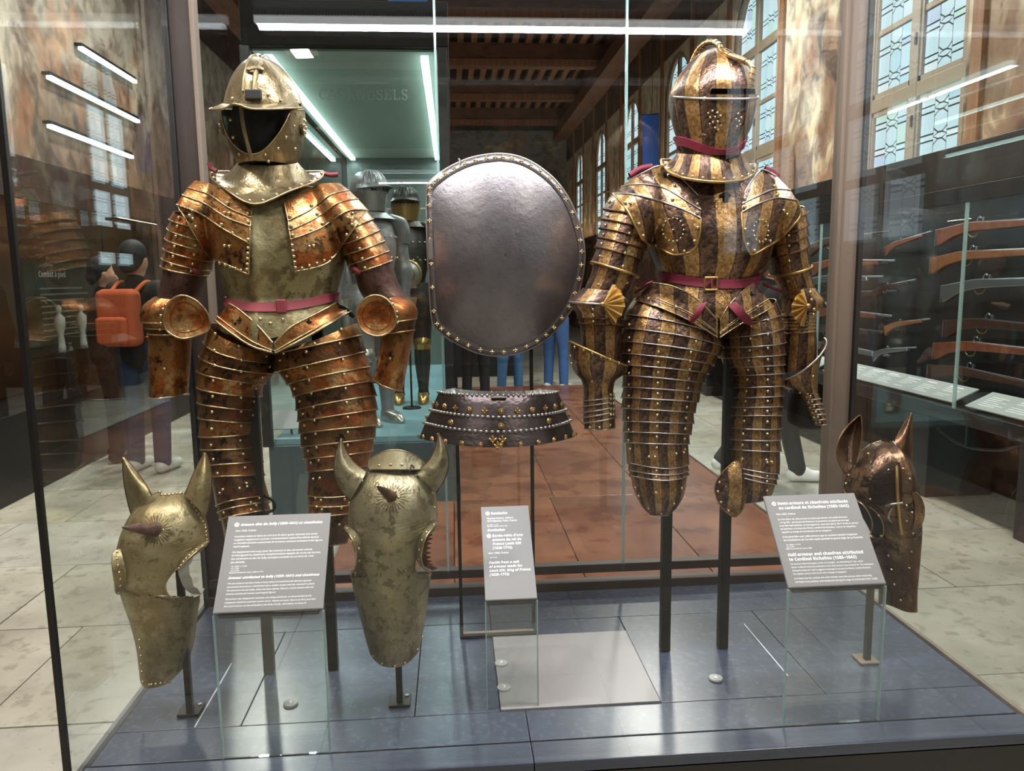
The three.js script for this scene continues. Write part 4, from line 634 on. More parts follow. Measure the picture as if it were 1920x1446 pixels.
  const combPts = [hel.S(F, hel.tFor(F, 166), 0.012), hel.S(F, hel.tFor(F, 148), 0.018), hel.S(F, hel.tFor(F, 128), 0.024), atZ(1357, 98, z + 0.085), atZ(1348, 84, z + 0.045), atZ(1336, 78, z + 0.0), atZ(1322, 82, z - 0.045), atZ(1309, 94, z - 0.075), atZ(1299, 114, z - 0.09), atZ(1296, 128, z - 0.095)];
  part('comb', [tube(combPts, 0.0068, 48, 8)], M.gold, sk, 'tall arched rope comb rising clear of the skull');
  part('comb_twist', Array.from({ length: 18 }, (_, k) => { const c = new THREE.CatmullRomCurve3(combPts, false, 'centripetal'), p = c.getPoint((k + 0.5) / 18), d = c.getTangent((k + 0.5) / 18); const g = new THREE.TorusGeometry(0.0068, 0.0016, 4, 10); g.applyQuaternion(new THREE.Quaternion().setFromUnitVectors(V(0, 0, 1), d.add(V(0.5, 0, 0)).normalize())); return g.translate(p.x, p.y, p.z); }), M.copper, sk);
  part('hook', tube([hel.hit(1312, 258, 0.012), hel.hit(1318, 254, 0.016), hel.hit(1326, 258, 0.014), hel.hit(1322, 268, 0.01)], 0.0032, 14, 6), M.copper, vis);
  addPlate('neck_strap', hel, [256, 281, 255], [274, 297, 273], M.red, B, { off0: 0.009, off1: 0.009, th: 0.004, rim: 0, nv: 3, label: 'crimson leather neck strap' });
  // shoulders
  const dL = (X, Y) => smax(0.02, torso.frontZ(X, Y), armL.frontZ(X, Y)), dR = (X, Y) => smax(0.02, torso.frontZ(X, Y), armR.frontZ(X, Y));
  const bandUV = (cx, a) => (p) => [(p.x * Math.cos(a) + p.y * Math.sin(a) - cx) * 15.5, (p.y * Math.cos(a) - p.x * Math.sin(a)) * US];
  const L = [[[1180, 338], [1210, 322], [1240, 311], [1275, 332], [1309, 366]], [[1165, 350], [1200, 345], [1245, 352], [1280, 372], [1314, 393]], [[1149, 363], [1190, 365], [1240, 378], [1282, 393], [1314, 409]], [[1172, 388], [1196, 398], [1236, 412], [1282, 424], [1312, 440]], [[1190, 422], [1208, 432], [1237, 444], [1272, 455], [1305, 461]], [[1205, 450], [1218, 458], [1239, 467], [1264, 478], [1292, 474]]];
  const R = [[[1396, 362], [1410, 338], [1430, 319], [1456, 330]], [[1391, 382], [1420, 368], [1452, 355], [1482, 356]], [[1391, 398], [1422, 382], [1458, 371], [1494, 375]], [[1392, 420], [1425, 412], [1462, 402], [1501, 404]], [[1396, 452], [1420, 452], [1448, 442], [1482, 428]], [[1408, 478], [1422, 473], [1440, 462], [1460, 450]]];
  for (let k = 0; k < 2; k++) {
    addSheet('pauldron_lame', [L[k], L[k + 1]], dL, M.bands, B, { off0: 0.012 + 0.003 * k, off1: 0.017 + 0.003 * k, nv: 5, nu: 26, rims: ['bottom', ...(k ? [] : ['top'])], rimM: M.rimSteel, uv: bandUV(0.46, 0.45), rivets: [[L[k + 1][4][0] - 6, L[k + 1][4][1] - 10], [L[k + 1][2][0] + 20, L[k + 1][2][1] - 4]] });
    addSheet('pauldron_lame', [R[k], R[k + 1]], dR, M.bands, B, { off0: 0.012 + 0.003 * k, off1: 0.017 + 0.003 * k, nv: 5, nu: 26, rims: ['bottom', ...(k ? [] : ['top'])], rimM: M.rimSteel, uv: bandUV(0.86, -0.45), rivets: [[R[k + 1][0][0] + 6, R[k + 1][0][1] - 10], [R[k + 1][2][0], R[k + 1][2][1] - 6]] });
  }
  const ring = (cx, cy, rx, ry, n) => Array.from({ length: n }, (_, i) => [cx + rx * Math.cos(i / n * 6.2832), cy + ry * Math.sin(i / n * 6.2832), 0.0028]);
  addSheet('pauldron_flap', [L[2], L[3], L[4], L[5]], dL, M.bands, B, { off0: 0.018, off1: 0.022, nv: 16, nu: 28, rims: ['bottom', 'right', 'left'], rimM: M.gold, rr: 0.003, uv: bandUV(0.46, 0.3), rivets: [...ring(1262, 431, 20, 22, 16), [1262, 431, 0.003], [1308, 427], [1302, 452], [1283, 471], [1262, 470], [1230, 460], [1172, 380], [1181, 381], [1198, 420], [1206, 442]] });
  addSheet('pauldron_flap', [R[2], R[3], R[4], R[5]], dR, M.bands, B, { off0: 0.018, off1: 0.022, nv: 16, nu: 28, rims: ['bottom', 'left', 'right'], rimM: M.gold, rr: 0.003, uv: bandUV(0.86, -0.3), rivets: [...ring(1427, 433, 14, 21, 14), [1398, 430], [1402, 458], [1415, 470], [1444, 452], [1470, 395], [1476, 402]] });
  for (const [a, b, c, s] of [[[1181, 330], [1200, 318], [1223, 313], 1], [[1433, 318], [1445, 323], [1458, 334], -1]]) part('shoulder_strap', tube([atZ(...a, z - 0.03), atZ(...b, z - 0.03), atZ(...c, z - 0.03)], 0.01, 10, 6), M.red, B, 'crimson strap over the shoulder');
  // arms
  const eL = [[360, 374, 390], [394, 404, 413], [412, 423, 433], [429, 440, 451], [446, 458, 469], [464, 477, 489], [493, 507, 518]], eR = [[410, 396, 386], [425, 410, 398], [445, 432, 420], [463, 450, 438], [482, 470, 459], [517, 508, 499]];
  for (let k = 0; k < 6; k++) addPlate('arm_lame', armL, eL[k], eL[k + 1], M.bands, B, { nv: 3, off0: 0.002, off1: 0.008, rimM: k === 5 ? M.gold : M.bronzeDark, rr: k === 5 ? 0.004 : 0.0018, rivets: [[lerp(1142, 1125, k / 5), (eL[k][0] + eL[k + 1][0]) / 2 + 3], [lerp(1188, 1168, k / 5), (eL[k][2] + eL[k + 1][2]) / 2 - 4]] });
  for (let k = 0; k < 5; k++) addPlate('arm_lame', armR, eR[k], eR[k + 1], M.bands, B, { nv: 3, off0: 0.002, off1: 0.008, rimM: k === 4 ? M.gold : M.bronzeDark, rr: k === 4 ? 0.004 : 0.0018, rivets: [[lerp(1478, 1480, k / 4), (eR[k][1] + eR[k + 1][1]) / 2]] });
  addPlate('upper_cannon', armL, [494, 508, 519], [556, 562, 570], M.bands, B, { nv: 8, off0: 0.001, off1: 0.001, rim: 0, rivets: [[1122, 534], [1118, 548], [1112, 562], [1176, 530]] });
  addPlate('upper_cannon', armR, [517, 508, 499], [560, 558, 552], M.bands, B, { nv: 8, off0: 0.001, off1: 0.001, rim: 0, rivets: [[1478, 527]] });
  addPlate('forearm_cannon', armL, [600, 604, 606], [668, 676, 690], M.bands, B, { nv: 8, off0: 0, off1: 0, rim: 0 });
  addPlate('forearm_cannon', armR, [606, 602, 598], [700, 690, 676], M.bands, B, { nv: 8, off0: 0, off1: 0, rim: 0 });
  const elbL = new Limb([[1094, 540, 1166, 548, z + 0.005, 0.066], [1082, 553, 1172, 558, z + 0.005, 0.072], [1069, 566, 1176, 570, z + 0.005, 0.076], [1077, 580, 1172, 584, z + 0.005, 0.072], [1084, 592, 1168, 596, z + 0.005, 0.066], [1088, 606, 1166, 612, z + 0.005, 0.061]], { uk: 0.95, us: US });
  const elbR = new Limb([[1470, 540, 1522, 540, z + 0.005, 0.064], [1471, 553, 1529, 551, z + 0.005, 0.07], [1472, 568, 1539, 564, z + 0.005, 0.074], [1472, 582, 1533, 578, z + 0.005, 0.07], [1472, 596, 1528, 592, z + 0.005, 0.064], [1472, 610, 1526, 606, z + 0.005, 0.06]], { uk: 0.95, us: US });
  addPlate('elbow_cop', elbL, [540, 543, 548], [584, 586, 588], M.bands, B, { nv: 10, off0: 0, off1: 0.001, rim: 0, rivets: [[1112, 580], [1112, 590]] });
  part('elbow_ridge', tube(Array.from({ length: 9 }, (_, i) => elbL.S(-1.57 + i * 0.2, elbL.tFor(-1.57 + i * 0.2, 566 + i * 0.6), 0.002)), 0.003, 20, 6), M.rimSteel, B);
  addPlate('elbow_lame', elbL, [584, 586, 588], [596, 598, 600], M.bands, B, { nv: 2, off0: 0, off1: 0.003, rimM: M.bronzeDark, rivets: [[1113, 592]] }); addPlate('elbow_lame', elbL, [596, 598, 600], [607, 609, 612], M.bands, B, { nv: 2, off0: 0, off1: 0.003, rimM: M.bronzeDark, rivets: [[1113, 603]] });
  addPlate('elbow_cop', elbR, [540, 540, 540], [584, 584, 580], M.bands, B, { nv: 10, off0: 0, off1: 0.001, rim: 0, rivets: [[1519, 548], [1522, 562], [1526, 580], [1525, 590]] });
  part('elbow_ridge', tube(Array.from({ length: 5 }, (_, i) => elbR.S(0.7 + i * 0.22, elbR.tFor(0.7 + i * 0.22, 572 - i * 2), 0.002)), 0.003, 12, 6), M.rimSteel, B);
  for (let k = 0; k < 6; k++) { const y = 584 + k * 6.5; addPlate('inner_lame', armR, [y + 2, y, y - 3], [y + 8, y + 6.5, y + 3], M.bands, B, { ua: -1.5, ub: 0.5, nu: 16, nv: 2, off0: 0.001, off1: 0.004, rimM: M.rim, rr: 0.0014 }); }
  // fan wings of the elbows: ribs radiating from a knob
  for (const [c, tips, zz] of [[[1130, 571], [[1148, 533], [1158, 541], [1167, 553], [1171, 567], [1168, 584], [1158, 597], [1148, 609]], z + 0.085], [[1515, 574], [[1507, 541], [1497, 552], [1488, 565], [1484, 579], [1488, 592], [1497, 604], [1508, 613]], z + 0.085]]) {
    const f = part('elbow_wing', new THREE.SphereGeometry(0.007, 10, 8).translate(...atZ(...c, zz + 0.008).toArray()), M.gold, B, 'gilt fan shaped wing of the elbow');
    for (let k = 0; k < 6; k++) {
      const a = tips[k], b = tips[k + 1], m = [(a[0] + b[0]) / 2 + (a[0] + b[0] - 2 * c[0]) * 0.04, (a[1] + b[1]) / 2 + (a[1] + b[1] - 2 * c[1]) * 0.04], C = atZ(...c, zz + 0.008), Pa = atZ(...a, zz - 0.012), Pb = atZ(...b, zz - 0.012), Pm = atZ(...m, zz + 0.006), Bk = atZ(...m, zz - 0.02), Cb = atZ(...c, zz - 0.006);
      const tri = [[C, Pa, Pm], [C, Pm, Pb], [Pa, Bk, Pm], [Pm, Bk, Pb], [C, Bk, Pa], [C, Pb, Bk], [C, Cb, Bk]], g = new THREE.BufferGeometry(), ps = [];
      for (const t of tri) for (const p of t) ps.push(p.x, p.y, p.z);
      g.setAttribute('position', new THREE.Float32BufferAttribute(ps, 3)); g.setAttribute('uv', new THREE.Float32BufferAttribute(new Float32Array(ps.length / 3 * 2), 2)); g.computeVertexNormals();
      part('fan_rib', g, k % 2 ? M.fanB ??= std({ color: '#cfa860', roughness: 0.32, metalness: 0.7, side: THREE.DoubleSide }) : M.fanA ??= std({ color: '#e0bd7a', roughness: 0.3, metalness: 0.7, side: THREE.DoubleSide }), f);
    }
  }
  // gauntlets
  const gaL = new Limb([[1068, 640, 1174, 686, z + 0.01, 0.09], [1068, 670, 1173, 696, z + 0.01, 0.084], [1078, 698, 1163, 704, z + 0.01, 0.07], [1091, 714, 1152, 714, z + 0.01, 0.055], [1095, 740, 1149, 735, z + 0.01, 0.048], [1096, 768, 1150, 760, z + 0.01, 0.046], [1096, 792, 1152, 783, z + 0.01, 0.044], [1099, 806, 1150, 802, z + 0.01, 0.034]], { uk: 1.1, us: US });
  addPlate('gauntlet_cuff', gaL, [641, 657, 688], [744, 740, 736], M.bands, B, { ua: -2.2, ub: 2.2, nv: 18, nu: 44, off0: 0.002, off1: 0, rim: 'top', rimM: M.gold, rr: 0.003, rivets: [...dots([1078, 651], [1160, 680], 6), [1110, 715], [1070, 668], [1072, 682]] });
  const gl = [[742, 739, 736], [752, 748, 744], [762, 757, 752], [773, 768, 762], [783, 777, 772], [793, 788, 783], [804, 806, 801]];
  for (let k = 0; k < 6; k++) addPlate(k < 5 ? 'hand_lame' : 'knuckle_plate', gaL, gl[k], gl[k + 1], M.bands, B, { ua: -1.9, ub: 1.9, nu: 26, nv: 3, off0: 0.001, off1: 0.004, rimM: M.rimSteel, rr: 0.0018, rivets: k < 5 ? [[1145, (gl[k][2] + gl[k + 1][2]) / 2], [1150, (gl[k][2] + gl[k + 1][2]) / 2]] : [[1106, 801], [1124, 801], [1144, 797]] });
  part('glove', surf((u, t) => gaL.S(u, t, -0.006), -Math.PI, Math.PI, 24, 1, 7, 14, 0.002), M.leatherBlack, B, 'black glove lining of the gauntlet');
  const gaR = new Limb([[1458, 712, 1541, 634, z + 0.01, 0.078], [1464, 722, 1532, 664, z + 0.01, 0.07], [1478, 730, 1527, 700, z + 0.01, 0.058], [1492, 738, 1528, 734, z + 0.01, 0.048], [1502, 760, 1534, 756, z + 0.01, 0.046], [1512, 783, 1540, 779, z + 0.01, 0.044], [1522, 798, 1543, 796, z + 0.01, 0.038]], { uk: 1.1, us: US });
  addPlate('gauntlet_cuff', gaR, [712, 668, 634], [741, 738, 735], M.bands, B, { ua: -1.75, ub: 1.42, nv: 16, nu: 44, off0: 0.002, off1: 0, rim: 'top', rimM: M.rimSteel, rr: 0.0024, rivets: [[1500, 736], [1514, 738], [1524, 706]] });
  for (let k = 0; k < 6; k++) { const y = 739 + k * 9.6; addPlate(k < 5 ? 'hand_lame' : 'knuckle_plate', gaR, [y, y, y - 1], [y + 9.6, y + 9.6, y + 8.6], M.bands, B, { ua: -0.9, ub: 2.1, nu: 20, nv: 3, off0: 0.001, off1: 0.004, rimM: M.rimSteel, rr: 0.0018, rivets: [[lerp(1512, 1530, k / 5), y + 5], [lerp(1519, 1537, k / 5), y + 4]] }); }
  { const gv = new Limb([[1482, 735, 1525, 735, z - 0.01, 0.05], [1479, 752, 1526, 755, z - 0.01, 0.05], [1478, 775, 1532, 778, z - 0.01, 0.046], [1480, 793, 1537, 796, z - 0.01, 0.04], [1495, 801, 1538, 802, z - 0.01, 0.025]]); part('glove', surf((u, t) => gv.S(u, t), -Math.PI, Math.PI, 28, 0, 4, 12, 0.002), M.leatherBlack, B, 'black glove filling the gauntlet'); }
  // legs
  const legL = new Limb([[1198, 545, 1330, 596, z, 0.1], [1176, 590, 1348, 635, z, 0.118], [1170, 615, 1349, 653, z, 0.12], [1167, 640, 1338, 670, z, 0.118], [1166, 663, 1329, 686, z, 0.112], [1168, 684, 1319, 701, z, 0.107], [1170, 704, 1312, 719, z, 0.103], [1172, 726, 1308, 737, z, 0.1], [1170, 746, 1302, 754, z, 0.098], [1170, 766, 1296, 774, z, 0.096], [1172, 790, 1294, 794, z, 0.094], [1173, 810, 1288, 815, z, 0.092], [1175, 830, 1286, 832, z, 0.09], [1181, 868, 1285, 870, z, 0.09], [1186, 898, 1283, 893, z, 0.092], [1193, 925, 1277, 920, z, 0.086], [1207, 950, 1263, 945, z, 0.062], [1226, 967, 1242, 966, z, 0.03]], { uk: 1.8, us: US, u0: 0.05 });
  const legR = new Limb([[1354, 596, 1443, 545, z, 0.095], [1350, 612, 1454, 588, z, 0.108], [1351, 635, 1458, 612, z, 0.11], [1352, 652, 1461, 640, z, 0.108], [1356, 671, 1461, 664, z, 0.102], [1366, 690, 1460, 684, z, 0.096], [1370, 705, 1460, 701, z, 0.094], [1371, 727, 1460, 724, z, 0.092], [1369, 746, 1459, 742, z, 0.09], [1366, 764, 1458, 762, z, 0.089], [1364, 780, 1457, 779, z, 0.088], [1363, 802, 1456, 802, z, 0.087], [1363, 824, 1456, 824, z, 0.086], [1364, 842, 1455, 845, z, 0.086], [1366, 870, 1452, 872, z, 0.088], [1370, 900, 1445, 903, z, 0.084], [1378, 922, 1438, 922, z, 0.065], [1392, 945, 1424, 935, z, 0.03]], { uk: 1.55, us: US, u0: 0.2 });
  const gL = [[558, 590, 612], [591, 609, 634], [616, 631, 653], [640, 653, 669], [663, 673, 686], [684, 692, 701], [704, 711, 719], [726, 731, 737], [746, 750, 754], [766, 770, 774], [790, 792, 794], [810, 812, 815], [830, 832, 832], [868, 878, 868], [882, 890, 880], [892, 900, 888], [964, 966, 964]];
  const gR = [[606, 582, 560], [609, 600, 588], [633, 625, 612], [651, 648, 641], [671, 668, 664], [689, 686, 684], [704, 702, 700], [727, 725, 724], [746, 744, 742], [764, 763, 762], [779, 779, 779], [802, 805, 802], [824, 826, 824], [842, 846, 845], [874, 886, 888], [882, 896, 897], [890, 905, 907], [942, 940, 932]];
  for (let k = 0; k < 16; k++) {
    const f = k / 15, last = k === 15 || k === 12, rv = (a, i, s) => lerp(gL[k][i], gL[k + 1][i], s);
    addPlate(k < 12 ? 'thigh_lame' : 'knee_lame', legL, gL[k], gL[k + 1], M.bands, B, { nv: last ? 12 : 4, off0: 0.001, off1: 0.006, rimM: M.rimSteel, rr: 0.0016, rivets: [...(k < 12 && k > 0 ? [[lerp(1180, 1178, f), rv(0, 0, 0.5) + 6]] : []), [lerp(1236, 1230, f), rv(0, 1, k === 12 ? 0.15 : 0.35)], ...(k > 1 && k < 13 ? [[lerp(1298, 1278, f), rv(0, 2, 0.45)]] : k === 1 ? [[1305, 640]] : []), ...(k === 12 ? [[1217, 856], [1228, 856], [1268, 850], [1182, 842], [1284, 842]] : k === 15 ? [[1192, 915], [1198, 930], [1216, 952], [1240, 962], [1264, 944], [1278, 915]] : [])] });
  }
  for (let k = 0; k < 17; k++) {
    const f = k / 16, last = k === 16 || k === 13, rv = (i, s) => lerp(gR[k][i], gR[k + 1][i], s);
    addPlate(k < 13 ? 'thigh_lame' : 'knee_lame', legR, gR[k], gR[k + 1], M.bands, B, { nv: last ? 12 : 4, off0: 0.001, off1: 0.006, rimM: M.rimSteel, rr: 0.0016, rivets: [...(k > 0 ? [[lerp(1410, 1386, f), rv(1, 0.4)], [lerp(1440, 1438, f), rv(2, 0.5)]] : []), ...(k === 13 ? [[1368, 852], [1392, 860], [1380, 872], [1437, 862], [1447, 866]] : [])] });
  }
  { const d = dish([[1382, 866], [1368, 874], [1354, 888], [1344, 904], [1341, 920], [1346, 938], [1357, 955], [1376, 969], [1390, 958], [1396, 940], [1400, 915], [1396, 885]], [1374, 915], z + 0.055, 0.02, 8, 0.002, 0.4, null, 14), w = part('knee_wing', d.g, M.bands, B, 'rounded side wing of the knee'); part('rolled_edge', tube(d.rim, 0.0026, 60, 5), M.gold, w); for (const [x, y] of [[1349, 905], [1346, 922], [1352, 942], [1366, 958], [1362, 912], [1370, 900], [1376, 886]]) piece('rivet', rivetG, M.rivet, w, atZ(x, y, z + 0.066), 0.004); }
  const dH = (X, Y) => smax(0.02, legL.frontZ(X, Y), legR.frontZ(X, Y), torso.frontZ(X, Y) - 0.004);
  [[[[1224, 530], [1262, 537], [1306, 560], [1346, 601]], [[1190, 562], [1238, 577], [1295, 602], [1346, 633]]], [[[1350, 601], [1366, 574], [1392, 546], [1414, 531]], [[1350, 633], [1388, 608], [1424, 590], [1452, 574]]]].forEach(([a, b], i) => {
    const h = addSheet('hip_plate', [a, b], dH, M.bands, B, { off0: 0.012, off1: 0.016, nu: 26, nv: 10, rims: ['bottom', 'top'], rr: 0.0017, rimM: M.rim, uv: (p) => [p.x * 15.5, p.y * US], rivets: [[[1216, 560], [1420, 575]][i], [[1268, 576], [1395, 590]][i]] });
    for (const f of [0.7, 0.78]) part('raised_band', tube(Array.from({ length: 16 }, (_, k) => { const q = cr1(b.map((p, m) => [lerp(a[m][0], p[0], f), lerp(a[m][1], p[1], f)]), k / 5); return sheetPt(q[0], q[1], dH, 0.0165); }), 0.0011, 30, 5), M.rim, h);
    piece('star_hole', starG, M.lining, h, sheetPt(...[[1268, 552], [1409, 553]][i], dH, 0.0145), [0.012, 0.009, 0.004]);
  });
  const strap = (a, b, w, label) => { const p = [], n = 6; for (let i = 0; i <= n; i++) { const t = i / n; p.push([a, b].length && sheetPt(lerp(a[0], b[0], t), lerp(a[1], b[1], t), dH, 0.021 + 0.008 * Math.sin(t * 3.1))); } const P = p.map((q, i) => { const k = i === n ? 0.3 : 1; return [q.clone().add(V(-w * k, -w * 0.35 * k, 0)), q.clone(), q.clone().add(V(w * k, w * 0.35 * k, 0))]; }); return part('strap', shell(P, 0.003, (q) => [q.x, q.y]), M.red, B, label); };
  strap([1318, 568], [1298, 606], 0.011, 'crimson hip strap'); strap([1372, 568], [1409, 610], 0.011, 'crimson hip strap'); strap([1219, 530], [1191, 551], 0.007, 'crimson side strap'); 
  part('side_strap', tube([atZ(1430, 532, z + 0.03), atZ(1448, 540, z + 0.04), atZ(1466, 547, z + 0.03)], 0.004, 8, 5), M.red, B, 'crimson side strap');
  postPair('armour_stand', 'pair of dark square posts carrying the banded suit on the plinth', [[1247, 1220], [1355, 1215]], 1.45);
}

// ================================================================ CHANFRONS (horse face plates)
function chanfron(o) {
  const limb = new Limb(o.st, { uk: 0.22, us: 2.6, u0: o.u0, keel: o.keel ?? 0.006, kw: 0.3 }), f = o.foot;
  const t = thing('chanfron', o.label, 'horse armour', V(limb.st[4][0], 0.9, limb.st[4][2]));
  const y0 = o.st[0][1] - 1, y1 = o.st[o.st.length - 1][1] + 1;
  const pl = plate(limb, () => y0, o.bottom ?? (() => y1), { ua: -1.72, ub: 1.72, nu: 56, nv: 60, off0: 0, off1: 0, th: 0.0022, lim: o.lim });
  const face = part('face_plate', pl.g, o.mat, t);
  const nose = pl.bottom; part('rolled_edge', [tube(pl.P.map((r) => r[0]).filter((_, i) => i % 2 === 0), 0.0018, 60, 5), tube(pl.P.map((r) => r[56]).filter((_, i) => i % 2 === 0), 0.0018, 60, 5)], o.rimM ?? M.rim, face);
  for (const r of o.rivets) piece('rivet', rivetG, M.rivet, face, limb.hit(r[0], r[1], 0.001), r[2] ?? 0.0038);
  for (const e of o.ears) {
    const fn = (u, v) => { const b = (p, q, r) => [(1 - v) ** 2 * p[0] + 2 * v * (1 - v) * q[0] + v * v * r[0], (1 - v) ** 2 * p[1] + 2 * v * (1 - v) * q[1] + v * v * r[1]]; const l = b(e.l0, e.l1, e.tip), r = b(e.r0, e.r1, e.tip); const k = (u + 1) / 2; return atZ(lerp(l[0], r[0], k), lerp(l[1], r[1], k), lerp(e.z0, e.z1, v) + e.cup * (1 - u * u) * Math.sin((0.15 + 0.8 * (1 - v)) * Math.PI / 1.3) + (e.twist ?? 0) * u * (1 - v)); };
    const ear = part('ear_guard', surf((u, v) => fn(u, 1 - v), -1, 1, 14, 0.004, 1, 18, 0.0024, (p) => [p.x * 2.6, p.y * 2.6]), e.mat ?? o.mat, t);
    part('ear_edge', [tube(Array.from({ length: 12 }, (_, i) => fn(-1, i / 11 * 0.99)), 0.0018, 20, 5), tube(Array.from({ length: 12 }, (_, i) => fn(1, i / 11 * 0.99)), 0.0018, 20, 5)], e.edgeM ?? M.bronzeDark, ear);
  }
  for (const e of o.flanges ?? []) { // raised rim around the eye opening, flaring outwards
    const n = e.pts.length, fl = (u, v) => { const q = cr1(e.pts, u * (n - 1)), p = limb.hit(q[0], q[1], 0.002), out = Math.sin(clamp(u, 0.02, 0.98) * Math.PI) ** 0.4; const w = e.wave ? e.wave * Math.sin(u * 34) * v : 0; return p.add(V(e.dx * v * out, w, e.dz * v * out)); };
    const m = part(e.name ?? 'eye_flange', surf(e.flip ? (u, v) => fl(1 - u, v) : fl, 0, 1, 40, 0, 1, 4, 0.002, (p, u, v) => [u * 0.3, v * 0.1]), e.mat ?? o.mat, t, e.label);
    if (e.teeth) for (let k = 0; k < e.teeth; k++) { const u = (k + 0.5) / e.teeth, p = fl(u, 1), c = new THREE.ConeGeometry(0.006, 0.014, 5); c.rotateZ(-Math.PI / 2); part('tooth', c.translate(p.x + 0.004, p.y, p.z), M.bronzeDark, m); }
    else if (!e.wave) part('flange_edge', tube(Array.from({ length: 21 }, (_, i) => fl(i / 20, 1)), 0.0018, 30, 5), M.rim, m);
    if (e.riv) for (let k = 0; k < e.riv; k++) piece('rivet', rivetG, M.rivet, m, fl((k + 0.5) / e.riv, 0.5).add(V(0, 0, 0.002)), 0.0034);
  }
  if (o.spike) { const b = limb.hit(...o.spike.base, -0.004), tp = atZ(...o.spike.tip, b.z + o.spike.dz), d = tp.clone().sub(b), L = d.length(), q = new THREE.Quaternion().setFromUnitVectors(V(0, 1, 0), d.normalize()); const s = part('spike', new THREE.LatheGeometry([[0.0165, 0], [0.016, 0.08], [0.0135, 0.35], [0.009, 0.65], [0.004, 0.92], [0.0008, 1]].map(([r, h]) => new THREE.Vector2(r * o.spike.r, h * L)), 20).applyQuaternion(q).translate(b.x, b.y, b.z), o.spike.mat, t, 'tapering horn on the forehead');
    part('spike_twist', tube(Array.from({ length: 40 }, (_, i) => { const k = i / 39, a = k * 22, r = 0.0155 * o.spike.r * (1 - k) ** 0.8 + 0.0006; return V(Math.cos(a) * r, k * L, Math.sin(a) * r).applyQuaternion(q).add(b); }), 0.0011, 90, 4), M.bronzeDark, s);
    for (let k = 0; k < 6; k++) piece('rivet', rivetG, M.rivet, s, limb.hit(o.spike.base[0] + 14 * Math.cos(k * 1.05), o.spike.base[1] + 12 * Math.sin(k * 1.05), 0.001), 0.0034);
    for (let k = 0; k < 26; k++) { const a = k / 26 * Math.PI * 2, r0 = 17, r1 = 17 + 10 + 5 * (k % 2); part('engraved_ray', tube([limb.hit(o.spike.base[0] + r0 * Math.cos(a), o.spike.base[1] + r0 * Math.sin(a), 0.0002), limb.hit(o.spike.base[0] + r1 * Math.cos(a), o.spike.base[1] + r1 * Math.sin(a), 0.0002)], 0.0007, 2, 4), M.bronzeDark, s); }
  }
  if (o.extra) o.extra(t, limb, face);
  // rod and foot
  const p = atY(...f.px, PT), st = thing('chanfron_stand', f.label, 'stand', V(p.x, PT, p.z));
  part('foot_plate', rbox(p.x - 0.026, p.x + 0.026, PT, PT + 0.006, p.z - 0.034, p.z + 0.02, 0.002), f.pale ? M.postPale : M.steelPost, st);
  part('rod', rbox(p.x - 0.0075, p.x + 0.0075, PT + 0.004, f.top, p.z - 0.0075, p.z + 0.0075, 0.001), M.steelPost, st);
  part('arm', rod(V(p.x, f.top - 0.01, p.z), V(limb.st[5][0], f.top - 0.01, limb.st[5][2] - 0.02), 0.007), M.steelPost, st);
  part('screw', new THREE.CylinderGeometry(0.005, 0.005, 0.003, 10).translate(p.x + 0.016, PT + 0.0075, p.z - 0.022), M.rimSteel, st);
}
const ylim = (tbl) => (y) => { if (y <= tbl[0][0] || y >= tbl[tbl.length - 1][0]) return null; let i = 0; while (tbl[i + 1][0] < y) i++; const f = (y - tbl[i][0]) / (tbl[i + 1][0] - tbl[i][0]); return lerp(tbl[i][1], tbl[i + 1][1], f); };
